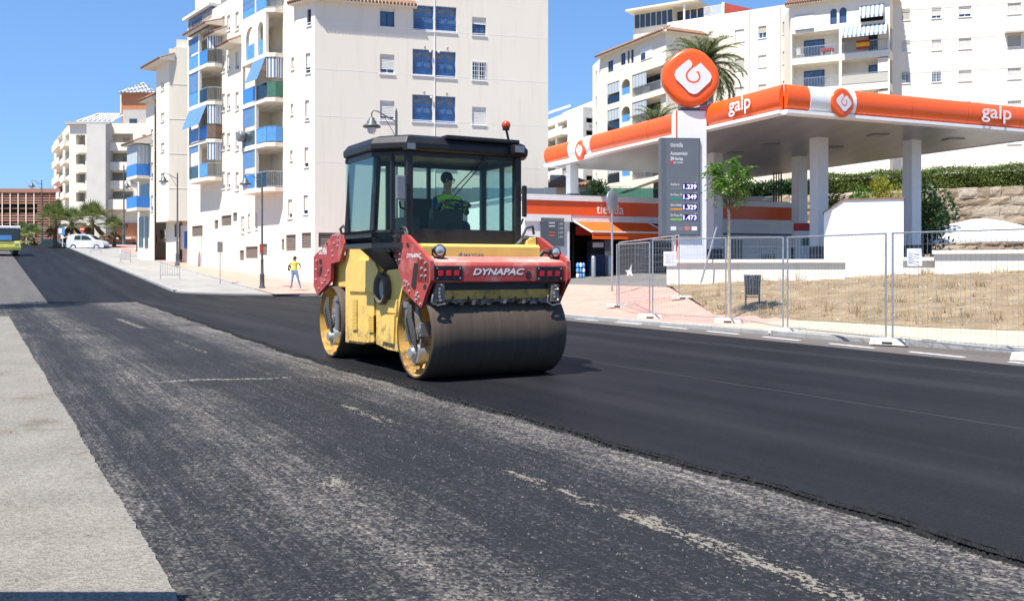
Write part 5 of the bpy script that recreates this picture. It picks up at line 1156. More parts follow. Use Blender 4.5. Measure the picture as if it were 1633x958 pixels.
for z in (7.96, 10.75, 13.6, 16.45): wpart('string_course', K['stucco_white'], apt, WA, [(0, -.005, z, WA.L, .0, z + .04)]); wpart('string_course', K['stucco_white'], apt, WH, [(0, -.005, z, WH.L, .0, z + .04)])
# eave over the left part, rain pipe, air outlets
sE = WA.sz(664, 3)[0]; tiles(apt, WA, -.15, sE, -.42, .1, 17.74); tiles(apt, WH, -.3, WH.L + .2, -.42, .1, 17.72)
sp_ = WA.sz(693, 100)[0]; b = MB(WA.M); b.cyl((sp_, -.03, 0), (sp_, -.03, ztA - .3), .022, n=8); b.build('rain_pipe', K['white'], apt, world=True)
for px, py in ((677, 75), (713, 77), (676, 147), (712, 149), (676, 221), (712, 222)): s_, z_ = WA.sz(px, py); b = MB(WA.M); b.cyl((s_, 0, z_), (s_, -.25, z_ - .05), .05, n=8); b.build('flue', K['galv'], apt, world=True)
for px, py in ((685.5, 83), (699, 84), (687, 156)): s_, z_ = WA.sz(px, py); b = MB(WA.M); b.ball((s_, -.12, z_), .09, 8); b.build('wall_lamp', K['signlite'], apt, world=True)
# street side
def Bt(px): s_, _ = WBm.sz(px, 200); return s_
LB_ = WBm.L; sR0, sR1 = Bt(391), Bt(452); sL0, sL1 = Bt(303.5), Bt(355)
sR1 = LB_ - 1.87; sR0 = sR1 - 4.4; sL1 = LB_ - 12.4; sL0 = sL1 - 4.4
fR = [6.63, 9.45, 12.28, 15.10, 17.93]; fL = [8.07, 10.80, 13.52, 16.25]
ops = []
for i, z in enumerate(fR[:-1]): ops.append((sR0 + .15, sR1 - .1, z + .02, z + 2.5, 1.0))
for i, z in enumerate(fL): ops.append((sL0 + .15, sL1 - .1, z + .02, z + 2.4, 1.0))
small = []
for i in range(5):
    for px in (356, 364.5, 378):
        s_ = Bt(px); z = 7.2 + 2.8 * i - (.25 if px > 370 else 0) + (0 if px > 370 else 0)
        small.append((s_ - .3, s_ + .3, z, z + 1.25 if px != 364.5 else z + 1.1))
for q in ((464.5, 92, 469, 111), (463.5, 166, 467.5, 183), (462.5, 240, 466.5, 256), (459, 318, 466, 348), (407, 339, 411, 365), (395, 341, 399, 368), (384.5, 345, 389.5, 371)): small.append(WBm.box(*q))
vents = [WBm.box(*q) for q in ((449, 381, 453, 399), (456, 374, 478.0, 400), (382, 399, 389, 415), (391.5, 393, 411, 412), (413.5, 389, 426, 407), (306, 360, 323, 377), (342, 351, 348, 365), (353, 343.5, 369, 360), (371.5, 339, 378, 353))]
vents = [(max(.05, a), min(LB_ - .05, c), e, f) for a, c, e, f in vents]
WBm.build(apt, -1, 20.6, ops + [(*q, .25) for q in small + vents], K['stucco_warm'])
for q in small: window(apt, WBm, q, 'shutter', cl=.75, fr_='whitem', mull=0, pane='paneblue')
for q in vents: window(apt, WBm, q, 'shutter', cl=1, fr_='brown', sh='brownsh', sill=False)
PJ = 1.0
def bay(root, W, s0, s1, fl, ztop, spec, ww=.3):
    """projecting stack of loggias"""
    for i, z in enumerate(fl):
        b = MB(W.M); b.prism([(s0, .0, z - .26), (s0, -PJ, z - .26), (s1 - .45, -PJ, z - .26), (s1, -PJ + .45, z - .26), (s1, 0, z - .26)], (0, 0, .26)); b.build('balcony_slab', K['stucco'], root, world=True)
    xm = s0 + (s1 - s0) * .52
    for i, z in enumerate(fl):
        h = (fl[i + 1] if i + 1 < len(fl) else ztop) - z - .26; sp = spec[min(i, len(spec) - 1)]; t = z + h
        if sp.get('closed'):
            b = MB(W.M); ys = -PJ
            # arched openings in a closed front
            def arch(xa, xb):
                c = (xa + xb) / 2; r = (xb - xa) / 2; zs_ = z + h - .45 - r; p = []
                for k in range(9): a = math.pi * k / 8; p.append((c - r * math.cos(a), ys, zs_ + r * math.sin(a)))
                b.prism([(xa, ys, t - .01)] + [(xa, ys, zs_)] + p[1:-1] + [(xb, ys, zs_), (xb, ys, t - .01)], (0, .2, 0))
            arch(s0 + .75, xm - .1); arch(xm + .45, s1 - .85)
            for xa, xb in ((s0, s0 + .75), (xm - .1, xm + .45), (s1 - .85, s1 - .45)): b.box(xa, ys, z, xb, ys + .2, t)
            b.build('arcade', K['stucco_white'], root, world=True); pcs = [(s0 + .75, ys + .1, xm - .1, ys + .1), (xm + .45, ys + .1, s1 - .85, ys + .1)]
            for xa, ya, xb, yb in pcs: b = MB(W.M); b.box(xa, ya, z, xb, ya + .03, z + 1.0); b.build('rail_panel', K['bluelight'], root, world=True)
        else:
            wpart('pillar', K['stucco_white'], root, W, [(xm - .09, -PJ + .02, z, xm + .09, -PJ + .2, t)]); wpart('pillar', K['stucco_white'], root, W, [(s0, -PJ + .02, z, s0 + .14, -PJ + .2, t)])
            f1, f2, f3 = sp['rails']
            for (xa, ya, xb, yb), m in (((s0 + .16, -PJ + .08, xm - .1, -PJ + .08), f1), ((xm + .1, -PJ + .08, s1 - .47, -PJ + .08), f2)):
                b = MB(W.M); b.box(xa, ya - .02, z + .08, xb, ya + .02, z + .95); b.build('rail_panel', K[m], root, world=True); b = MB(W.M); b.bar((xa, ya, z + 1.0), (xb, yb, z + 1.0), .06, .05); b.build('handrail', K['bluelight' if m != 'rail' else 'galv'], root, world=True)
            b = MB(W.M); P0, P1, P2 = Vector((s1 - .47, -PJ + .1, z)), Vector((s1 - .06, -PJ + .5, z)), Vector((s1 - .06, -.03, z)); up = Vector((0, 0, 1))
            for A_, B_ in ((P0, P1), (P1, P2)):
                if f3 == 'bars': railing(b, W, A_.x, A_.y, B_.x, B_.y, z)
                else: b.prism([A_ + up * .08, B_ + up * .08, B_ + up * .95, A_ + up * .95], (.03, 0, 0)); b.bar(A_ + up, B_ + up, .05, .05)
            b.build('side_rail', K['galv' if f3 == 'bars' else f3], root, world=True)
        # door in the back wall
        b = MB(W.M); b.box(xm + .2, .93, z + .05, s1 - .7, .97, z + 2.15); d = b.build('balcony_door', K['paneblue'], root, world=True); b = MB(W.M)
        for x in (xm + .2, (xm + s1 - .5) / 2, s1 - .75): b.box(x, .90, z + .05, x + .06, .94, z + 2.15)
        b.build('door_frame', K['blue'], d, world=True)
        if sp.get('blind'):      # roller blind in the far half
            b = MB(W.M); b.box(s0 + .16, -PJ + .05, z + h * (1 - sp['blind']), xm - .1, -PJ + .08, t - .02); b.build('roller_blind', K['awnblue'], root, world=True)
        if sp.get('slope'):      # awning sloping out over the near half
            b = MB(W.M); x0_, x1_ = (s0 + .2 if sp['slope'] == 2 else xm - .4), s1 - .5; b.grid(lambda a, c: (x0_ + (x1_ - x0_) * a, -PJ - .55 * c, t - .02 - 1.45 * c), 4, 4); b.build('awning', K['awnblue'], root, world=True)
        if sp.get('curtain'):    # striped cloth hanging in the open end
            b = MB(W.M); b.grid(lambda a, c: (s1 - .03 + .02 * math.sin(a * 12), -PJ + .5 + (PJ - .5) * a * .97 - .0, t - .02 - (h * sp['curtain']) * c), 12, 3); b.grid(lambda a, c: (s1 - .45 + .40 * a, -PJ + .06 + .42 * a, t - .02 - (h * sp['curtain']) * c), 4, 3); b.build('striped_curtain', K['stripecur'], root, world=True)
K['stripecur'] = stripes('striped_balcony_cloth', (.74, .74, .74), (.10, .18, .30), .16, 1)
# make the stripes run along the wall's own depth axis
nt_ = K['stripecur'].node_tree; mp_ = [x for x in nt_.nodes if x.bl_idname == 'ShaderNodeMapping'][0]; mp_.inputs['Rotation'].default_value = (0, 0, -WBm.rz)
bay(apt, WBm, sR0, sR1, fR, 20.9, [dict(rails=('blue', 'rail', 'bars'), blind=.45), dict(rails=('rail', 'bluelight', 'bluelight'), blind=.5), dict(rails=('blue', 'rail', 'green'), slope=1, curtain=.5), dict(closed=True), dict(rails=('bluelight', 'bluelight', 'bars'), blind=.8)])
bay(apt, WBm, sL0, sL1, fL, 18.9, [dict(rails=('rail', 'bluelight', 'bars'), blind=.2, curtain=.5), dict(rails=('bluelight', 'blue', 'brown'), slope=2, curtain=.55), dict(rails=('bluelight', 'rail', 'bars'), blind=.6), dict(rails=('bluelight', 'blue', 'bars'), curtain=.55, blind=.5)])
# air conditioner fan on the right bay
s_, z_ = WBm.sz(386, 224); b = MB(WBm.M); b.lathe([(.001, -PJ - .35), (.32, -PJ - .35), (.36, -PJ - .3), (.36, -PJ - .02)], 18, (sR0 + .3, 0, fR[1] + .75), 0, 'y'); b.build('satellite_dish', K['grey'], apt, world=True)
for fl_, s1_, s0_, z_ in ((fR, sR1, sR0, 20.9), (fL, sL1, sL0, 18.9)):
    tiles(apt, WBm, s0_ - .2, s1_ + .3, -PJ - .3, .2, z_, .5)
    wpart('terrace_parapet', K['stucco'], apt, WBm, [(s0_, -PJ, z_ + .0, s1_, -PJ + .15, z_ + .25)])
tiles(apt, WBm, Bt(362) - 2.2, Bt(362), -.9, .1, 18.2, .5); tiles(apt, WBm, Bt(384) - 2.3, Bt(384) + .2, -.9, .1, 17.0, .5)
wpart('upper_terrace', K['stucco_white'], apt, WBm, [(0, .6, 20.6, LB_ - 8, 8, 23.2), (LB_ - 8, 1.5, 20.6, LB_, 8, 23.4)]); wpart('terrace_roof', K['white'], apt, WBm, [(-.3, -.3, 20.9, 5.5, 3, 21.1), (5.5, .2, 21.6, 9, 3, 21.8)])
wpart('terrace_glazing', K['paneblue'], apt, WBm, [(.2, .0, 20.0, 5.3, .1, 20.9)])
roofp = [WBm.A, H0.to_3d(), C0.to_3d(), (C0 + AD * 15).to_3d(), Vector((2.6, 78, 0)), Vector((-16, 84, 0))]
b = MB(); b.add([p + Vector((0, 0, 20.3)) for p in roofp], [tuple(range(6))]); cl_ = [roofp[3], roofp[4], roofp[5], roofp[0]]
for p, q in zip(cl_, cl_[1:]): b.quad(p + Vector((0, 0, -1)), q + Vector((0, 0, -1)), q + Vector((0, 0, 20.35)), p + Vector((0, 0, 20.35)))
b.build('roof', K['concrete'], apt, world=True)
# ---------------------------------------------------------------- second house up the street
q0, q1 = at(269.5, 300, 76.), at(305, 300, 76.3); q00 = Vector((q0.x, q0.y)) + D_ * 3.3
W2 = Wall(q0.xy, q1.xy); W2s = Wall(q00, q0.xy)
h2 = thing('apartment_house', 'tall narrow cream house end with an eave, second house up the street', 'apartment house', (q0.x, q0.y, 2.2))
zt2 = 18.3; zo2 = 5.5
W2.build(h2, zo2, zt2 + .9, [(*W2.box(*q), .2) for q in ((288, 372, 300, 374),)][:0], K['stucco']); wins = [W2s.box(256.5, y, 262, y + 14) for y in (130, 180, 228, 276)]
W2s.build(h2, zo2, zt2, [(*q, .2) for q in wins], K['stucco_warm'])
for q in wins: window(h2, W2s, q, 'shutter', cl=.8, mull=0)
g0 = Wall((W2.A - W2.n * 0 + W2.ex * .9 - W2.n * .8).xy, (W2.B - W2.n * .8).xy); g0s = Wall((W2s.A - W2s.n * .8).xy, (W2s.B - W2s.n * .8).xy)
vg = [g0s.box(*q) for q in ((247.5, 375, 251, 387), (254, 366, 263, 380))]; g0s.build(h2, 0, zo2, [(*q, .2) for q in vg], K['stucco_warm']); vg2 = [g0.box(*q) for q in ((267, 357, 279, 378),)]; vg2 = [(max(.1, a), c, e, f) for a, c, e, f in vg2]; g0.build(h2, 0, zo2, [(*q, .2) for q in vg2], K['stucco_warm'])
for W_x, vs_ in ((g0s, vg), (g0, vg2)):
    for q in vs_: window(h2, W_x, q, 'shutter', cl=1, fr_='brown', sh='brownsh', sill=False)
wpart('floor_slab', K['stucco'], h2, W2, [(-.1, .0, zo2 - .2, W2.L, 6, zo2 - .002)]); wpart('floor_slab', K['stucco'], h2, W2s, [(0, .0, zo2 - .21, W2s.L, 3, zo2 - .003)])
tiles(h2, W2s, -1.5, W2s.L + .3, -.8, .4, zt2 - .1, .5)
a_, c_, e_, f_ = g0.box(294, 369, 303, 396); wpart('door', K['blue'], h2, g0, [(a_, -.05, e_, c_, .0, f_)])
wpart('door_box', K['white'], h2, g0, [(a_ - .3, -.03, e_ - .1, a_ - .002, .1, f_ + .5), (a_ - .3, -.04, f_ + .003, c_ + .3, .1, f_ + .5)])
wpart('roof_block', K['stucco'], h2, W2, [(.2, 1.2, zt2, W2.L, 9, zt2 + 1.3), (W2.L - 1.4, 1.5, zt2 + 1.3, W2.L, 6, zt2 + 2.0)])
wpart('rear_wall', K['stucco'], h2, W2, [(.2, 6, 0, W2.L, 9.5, zt2)])
for z in (7.9, 10.7, 13.5, 16.3): wpart('string_course', K['stucco_white'], h2, W2, [(0, -.02, z, W2.L, 0, z + .05)])
# ---------------------------------------------------------------- third house
r1 = q00 + D_ * .5; r0 = r1 + D_ * 4.6; W3 = Wall(r0, r1)
h3 = thing('apartment_house', 'slim house with blue glazed bays half hidden up the street', 'apartment house', (r1.x, r1.y, 3))
ww_ = [(W3.L - .95, W3.L - .35, z, z + 1.3) for z in (6.3, 9.1, 11.9, 14.7)] + []
ww_ = [q for q in ww_ if q[3] < 15.2]; W3.build(h3, 0, 11.6, [(*q, .2) for q in ww_ if q[3] < 11.6], K['stucco_warm']); W3u = Wall(W3.P(W3.L - 2.3, 0, 0).xy, W3.B.xy); ups = [(q[0] - W3.L + 2.3, q[1] - W3.L + 2.3, q[2], q[3]) for q in ww_ if q[3] >= 11.6]; W3u.build(h3, 11.6, 15.6, [(*q, .2) for q in ups], K['stucco_warm']); ww_ = [q for q in ww_ if q[3] < 11.6]
for q in ups: window(h3, W3u, q, 'shutter', cl=.7, mull=0, fr_='blue', pane='paneblue')
for q in ww_: window(h3, W3, q, 'shutter', cl=.7, mull=0, fr_='blue', pane='paneblue')
for k, z in enumerate((6.6, 9.3)):
    wpart('balcony_slab', K['stucco'], h3, W3, [(.4, -1.1, z - .25, 3.4, 0, z)]); wpart('rail_panel', K['blue'], h3, W3, [(.4, -1.1, z + .003, 3.4, -1.05, z + .95)]); wpart('side_rail', K['blue'], h3, W3, [(3.35, -1.045, z + .004, 3.4, -.02, z + .95)])
    wpart('balcony_door', K['paneblue'], h3, W3, [(.7, -.03, z + .01, 3.1, .02, z + 2.1)])
wpart('bay_glazing', K['awngrey'], h3, W3, [(.4, -1.06, 10.3, 3.38, -1.0, 11.9), (3.32, -.995, 10.3, 3.37, 0, 11.9)])
tiles(h3, W3, .0, 3.8, -1.4, .2, 12.0, .7); tiles(h3, W3u, 0, W3u.L, -.6, .3, 15.6, .6)
wpart('shop_front', K['pane'], h3, W3, [(.3, -.04, 3.3, 1.5, .0, 5.9), (2.0, -.04, 3.2, 2.9, .0, 5.9)])
wpart('brick_upper', K['terracotta'], h3, W3u, [(.3, .8, 15.6, W3u.L, 4, 16.6)]); wpart('rear_wall', K['stucco'], h3, W3, [(-.2, 6, 0, W3.L, 6.2, 11.5)]); wpart('end_wall', K['stucco'], h3, W3, [(-.2, .003, 0, -.003, 6.0, 11.55)]); wpart('upper_side', K['stucco'], h3, W3u, [(0, .003, 11.61, .15, 5, 15.55)]); wpart('wing_roof', K['concrete'], h3, W3, [(0, .01, 11.45, W3.L - 2.3, 6, 11.6)])
# ---------------------------------------------------------------- far white block at the end of the street
YF = 138.; Wf = Wall(at(112, 300, YF).xy, at(247, 300, YF).xy); Wt = Wall(at(138, 300, YF - 2.4).xy, at(168.5, 300, YF - 2.4).xy)
far = thing('apartment_block', 'far white apartment block with stacked balconies above the palms', 'apartment block', (*at(138, 390, YF).xy, 4))
ops = [Wf.box(*q) for y in ((213, 229), (244, 260), (275, 289.5), (305, 319.5)) for q in ((168.8, y[0], 212, y[1]), (121, y[0] + 2, 136, y[1] + 3))] + [Wf.box(227, 215, 236, 228)]
Wf.build(far, 8.0, 22.6, [(*q, 2.2) for q in ops], K['stucco_white'])
for i, q in enumerate(ops):
    if q[1] - q[0] > 2.5:
        wpart('balcony_front', K['stucco_white'], far, Wf, [(q[0], -.9, q[2] - 1.15, q[1], -.75, q[2] + .05), (q[0], -.75, q[2] - 1.15, q[1], 0, q[2] - 1.0)])
        wpart('balcony_door', K['shutterd'], far, Wf, [(q[0] + 1.6, 2.1, q[2], q[0] + 2.6, 2.18, q[3] - .3)])
    else: wpart('balcony_front', K['stucco_white'], far, Wf, [(q[0], -.5, q[2] - .9, q[1], -.4, q[2] + .05)])
    wpart('balcony_window', K['pane'], far, Wf, [(q[1] - .9, 2.12, q[2] + .2, q[1] - .3, 2.19, q[3] - .3)])
q = Wf.box(157, 319, 221, 335); wpart('parapet_slab', K['stucco_white'], far, Wf, [(q[0], -1.6, q[2], q[1], .0, q[3])])
tops = Wt.box(138, 200, 168.5, 340); K['paleconc'] = mat('pale_concrete_wall', (.60, .58, .54), .9, var=.05, sc=.6); Wt.build(far, 6, Wt.sz(150, 198)[1], [], K['paleconc']); wpart('tower_side', K['concrete'], far, Wt, [(0, .003, 6, .1, 2.4, Wt.sz(150, 198)[1]), (Wt.L - .1, .003, 6, Wt.L, 2.4, Wt.sz(150, 198)[1])])
Ws = Wall(at(86, 300, 160).xy, at(112.3, 300, YF).xy); sops = []
for y in (205, 232, 259, 286): q = Ws.box(104, y + 8, 110.5, y + 22); sops.append(q); q = Ws.box(90, y + 12, 100, y + 25); sops.append(q)
Ws.build(far, 6, Ws.sz(112, 196)[1], [(*q, 1.4, 1) for q in sops], K['stucco_white'])
for q in sops: wpart('balcony_front', K['stucco_white'], far, Ws, [(q[0], -.7, q[2] - .9, q[1], -.5, q[2] + .15), (q[0], -.5, q[2] - .9, q[1], 0, q[2] - .7)])
wpart('block_body', K['stucco_white'], far, Wf, [(0, 2.3, 4, Wf.L, 14, 22.5)]); wpart('roof_slab', K['concrete'], far, Wf, [(-.6, -.5, 22.4, 6, 14, 22.75)])
q = Wf.box(178, 168, 247, 196); wpart('penthouse', K['concrete'], far, Wf, [(q[0], 4, q[2], q[1], 12, q[3])]); wpart('penthouse_window', K['pane'], far, Wf, [(Wf.box(189, 184, 193, 196)[0], 3.9, q[2], Wf.box(193, 184, 201, 196)[1], 3.99, q[2] + 1.2)])
# pergola of sloping slats on the roof
pg = [Wf.box(113, 172, 176, 193)][0]; b = MB(Wf.M); b.bar((pg[0], 2, pg[2] + .2), (pg[0] + 1.4, 6, pg[3]), .3, .3); b.bar((pg[1] - .5, 2, pg[2] + .2), (pg[1] - 1.2, 6, pg[3]), .3, .3); b.bar((pg[0] + 1.4, 6, pg[3]), (pg[1] - 1.2, 6, pg[3]), .3, .35); b.bar((pg[0], 2, pg[2] + .1), (pg[1] - .5, 2, pg[2] + .1), .25, .3); b.build('pergola_frame', K['stucco'], far, world=True)
for k in range(7): x = pg[0] + .8 + k * .72; b = MB(Wf.M); b.bar((x, 2.05, pg[2] + .35), (x + .5 - .05 * k, 5.9, pg[3] - .1), .28, .12); b.build('pergola_slat', K['stucco'], far, world=True)
wpart('base_storey', K['terracotta'], far, Wf, [(Wf.sz(166, 340)[0], -.2, 5.2, Wf.L, 2.2, 7.99)]); wpart('base_vent', K['brown'], far, Wf, [(Wf.sz(170, 340)[0], -.25, 7.2, Wf.sz(205, 340)[0], -.203, 7.8)])
wpart('shop_front', K['pane'], far, Wf, [(Wf.sz(176, 370)[0], -.1, 3.6, Wf.sz(216, 370)[0], .5, 5.6)]); wpart('shop_roof', K['white'], far, Wf, [(Wf.sz(175, 365)[0], -1.6, 5.62, Wf.sz(216, 365)[0], .3, 5.8)]); wpart('ground_storey', K['stucco'], far, Wf, [(0, .55, 2, Wf.L, 6, 7.9)])
# brick roof house with a chequered hip roof
hc = at(226, 150, 150.); hr_ = thing('roof_pavilion', 'terracotta roof pavilion with a chequered hip roof and white chimney', 'building', (hc.x, hc.y, 22)); zz0 = CH + (HZ - 172) / FPX * 150; zz1 = CH + (HZ - 153) / FPX * 150; zz2 = CH + (HZ - 131) / FPX * 150
def checker():
    m, n, l, b = _nodes('chequered_tiles'); c = N(n, 'TexChecker'); c.inputs['Scale'].default_value = 2.4; c.inputs[1].default_value = (.45, .46, .48, 1); c.inputs[2].default_value = (.05, .06, .09, 1); l.new(coords(n, l, rot=.6, src='World'), c.inputs[0]); l.new(c.outputs[0], b.inputs[0]); b.inputs['Roughness'].default_value = .4; return m
K['checker'] = checker(); MB().box(hc.x - 2.3, hc.y - 2.3, zz0 - 4, hc.x + 3.2, hc.y + 3, zz1).build('wall', K['terracotta'], hr_, world=True)
b = MB(); e = [Vector((hc.x + sx * 3.0 + .3, hc.y + sy * 3.0, zz1)) for sx, sy in ((-1, -1), (1, -1), (1, 1), (-1, 1))]; ap = Vector((hc.x + .25, hc.y, zz2))
for i in range(4): b.add([e[i], e[(i + 1) % 4], ap], [(0, 1, 2)])
b.add(e, [(0, 1, 2, 3)]); b.build('roof', K['checker'], hr_, world=True); c = at(194.5, 160, 149); MB().box(c.x - .28, c.y, zz0 - 1, c.x + .28, c.y + .6, CH + (HZ - 152) / FPX * 149).build('chimney', K['white'], hr_, world=True)
# ---------------------------------------------------------------- brown louvred hall
YB = 150.; Wb = Wall(at(-90, 340, YB).xy, at(96, 340, YB).xy); hall = thing('louvred_hall', 'long brown hall clad in horizontal slats at the far left', 'hall', (*at(40, 390, YB).xy, 4.5))
K['slat'] = mat('reddish_brown_slat', (.33, .17, .13), .7, var=.12); zb_, zt_b = 4.0, CH + (HZ - 306) / FPX * YB
wpart('body', K['dark'], hall, Wb, [(0, .5, zb_, Wb.L - .1, 20, zt_b - .1)]); wpart('roof', K['slat'], hall, Wb, [(-1, -.3, zt_b - .1, Wb.L + .2, 20, zt_b + .5)])
zs_ = zb_
dk0 = [CH + (HZ - y) / FPX * YB for y in (344, 325, 377, 354)]; sd = Wb.sz(60, 340)[0]
while zs_ < zt_b - .15:
    ok = not (dk0[0] < zs_ < dk0[1] or dk0[2] < zs_ < dk0[3]); x0 = 0 if ok else sd; wpart('slat', K['slat'], hall, Wb, [(x0, -.1, zs_, Wb.L, .1, zs_ + .24)])
    if not ok and int(zs_ / .4) % 2: wpart('slat', K['slat'], hall, Wb, [(0, .0, zs_, sd - .003, .1, zs_ + .12)])
    zs_ += .4
for k in range(14):
    x = Wb.L - 1.1 * 1.15 * k * 1.0 - .3; wpart('mullion', K['slat'] if x > sd else K['stucco'], hall, Wb, [(x - .07, -.2, zb_, x + .07, -.105, zt_b)])
# ---------------------------------------------------------------- large block on the right
def polyline(*pts): return [Vector((at(px, 200, Y).x, Y)) for px, Y in pts]
pD1a, pD1b = polyline((958, 102.), (1062, 90.8)); pD2a = Vector((at(1064, 200, 96.5).x, 96.5)); pD2b = Vector((at(1263, 200, 89.5).x, 89.5)); pD3a = Vector((at(1261, 200, 86.).x, 86.)); pD3b = Vector((at(1419, 200, 82.1).x, 82.1)); pD4a = Vector((at(1416, 200, 84.6).x, 84.6)); pD4b = Vector((pD4a.x + 24 * .961, pD4a.y - 24 * .276))
big = thing('apartment_block', 'large white apartment block on the hill behind the station canopy', 'apartment block', (pD2b.x, pD2b.y, 6))
W1 = Wall(pD1a, pD1b); W2b = Wall(pD2a, pD2b); W3b = Wall(pD3a, pD3b); W4 = Wall(pD4a, pD4b)
# D4: plain wall with rows of closed shutters
cols = ((1438, 1451, 23.5), (1486, 1501, 20.5), (1529, 1549, 18.), (1607, 1628, 13.5)); rows4 = []
for i, (x0, x1, yc) in enumerate(cols):
    s0, z0 = W4.sz((x0 + x1) / 2, yc + 9); w_ = W4.box(x0, yc - 9, x1, yc + 9); hgt = w_[3] - w_[2]
    for k in range(6): rows4.append((w_[0], w_[1], z0 - 2.82 * k, z0 - 2.82 * k + hgt, i, k))
s0 = W4.L - 3.2
W4.build(big, 5, 28.3, [(*q[:4], .2) for q in rows4], K['stucco_white'])
for q in rows4: window(big, W4, q[:4], 'shutter', cl=.75 if q[4:] in ((1, 0), (2, 0)) else (0 if q[4:] in ((0, 2), (1, 2)) else 1), fr_='whitem', mull=1, pane='paneblue', grille=q[4:] in ((0, 2), (1, 2)), sh='shutterd' if (q[4] * 3 + q[5]) % 5 == 0 else 'shutter')
a_ = [q for q in rows4 if q[4:] == (3, 1)][0]; wpart('window_hood', K['concrete'], big, W4, [(a_[0] - .25, -.6, a_[3] + .1, a_[1] + .2, 0, a_[3] + .25)])
for z in (10.4, 13.2, 16., 18.85, 21.7, 24.5): wpart('string_course', K['stucco_white'], big, W4, [(0, -.015, z, W4.L, 0, z + .05)])
# D2: wall with three columns of windows
rows2 = []
for x0, x1, yc, hh in ((1172, 1187, 57, 19), (1209.5, 1222, 51.5, 19), (1248, 1261, 44.5, 20)):
    b_ = W2b.box(x0, yc - hh / 2, x1, yc + hh / 2)
    for k in range(4): rows2.append((b_[0], b_[1], b_[2] - 2.82 * k, b_[3] - 2.82 * k, x0, k))
for x0, yc in ((1072, 76), (1126, 64)):
    b_ = W2b.box(x0, yc - 9, x0 + 10, yc + 9); rows2 += [(b_[0], b_[1], b_[2] - 2.82 * k, b_[3] - 2.82 * k, x0, k) for k in range(4)]
zD2 = 26.6
W2b.build(big, 5, zD2, [(*q[:4], .2) for q in rows2], K['stucco'])
for q in rows2: window(big, W2b, q[:4], 'shutter', cl=.55 if (q[4], q[5]) in ((1209.5, 0), (1072, 0)) else .98, fr_='whitem', pane='paneblue', sh='shutterd' if (int(q[4]) + q[5]) % 3 == 0 else 'shutter')
for px in (1195, 1244): s_ = W2b.sz(px, 60)[0]; b = MB(W2b.M); b.cyl((s_, -.06, 5), (s_, -.06, zD2 - .1), .05, n=8); b.build('rain_pipe', K['stucco_white'], big, world=True)
# roof terrace structures of D2: glazed rooms, flat roof, white railing, red wall
t0, t1 = 0, W2b.sz(1122, 40)[0]
wpart('terrace_roof', K['stucco'], big, W2b, [(-4.6, -.3, zD2 + 1.75, W2b.sz(1113, 20)[0], 5, zD2 + 1.95)]); wpart('terrace_room', K['stucco'], big, W2b, [(-4.2, .8, zD2 - 1.6, W2b.sz(1068, 30)[0], 5, zD2 + 1.74)])
for k in range(7): wpart('terrace_window', K['pane'], big, W2b, [(-4.0 + .62 * k, .74, zD2 + .1, -3.5 + .62 * k, .79, zD2 + 1.5)])
for k in range(5): wpart('terrace_window', K['pane'], big, W2b, [(.25 + .75 * k, 2.0, zD2 + .3, .85 + .75 * k, 2.1, zD2 + 1.5)])
s_ = W2b.sz(1091, 40)[0]; wpart('terrace_post', K['white'], big, W2b, [(s_ - .08, 0, zD2, s_ + .08, .15, zD2 + 1.74)])
b = MB(W2b.M); railing(b, W2b, t1, .15, W2b.sz(1153, 25)[0], .15, zD2 + .05, .95, 40); railing(b, W2b, W2b.sz(1153, 25)[0], .15, t1 + 4, .15, zD2 + .05, .9, 4) if 0 else None; b.build('terrace_railing', K['white'], big, world=True)
s_ = W2b.sz(1154, 20)[0]; b = MB(W2b.M); b.prism([(s_, .3, zD2), (s_ + 3.0, .3, zD2), (s_ + 2.9, .3, zD2 + .1), (s_ + .05, .3, zD2 + 1.15)], (0, 4, 0)); b.build('red_roof_wall', mat('red_wall', (.40, .06, .045), .8), big, world=True)
wpart('terrace_wall', K['stucco'], big, W2b, [(s_ - .3, .25, zD2, s_ - .003, 4, zD2 + 1.25)])
# D1: bay with balconies
zt1_ = W1.sz(1000, 80)[1]; dz = 2.82; wz = W1.box(988, 85, 998, 102)
op1 = [W1.box(969.5, 97, 978, 115), W1.box(990, 85, 997.5, 104), W1.box(1000.5, 81, 1004, 102), W1.box(1006, 79, 1010.5, 101)]
rowz = [W1.sz(1000, 158)[1], W1.sz(1000, 200)[1]]; base = rowz[0]
lg = []
for k in range(4):
    z = base - dz * k; lg += [(W1.sz(968.5, 150)[0], W1.sz(988, 150)[0], z + .0, z + 2.2, 'L'), (W1.sz(991, 140)[0], W1.sz(1004.5, 140)[0], z + .5, z + 2.1, 'A'), (W1.sz(1008, 140)[0], W1.L - .02, z - .0, z + 2.25, 'B')]
W1.build(big, 5, base + 5.35, [(*q, .2) for q in op1] + [(*q[:4], 1.4) for q in lg], K['stucco'])
for q in op1: window(big, W1, q, 'shutter', cl=.0, fr_='navy', mull=1 if q[1] - q[0] > .7 else 0, pane='paneblue', sill=False)
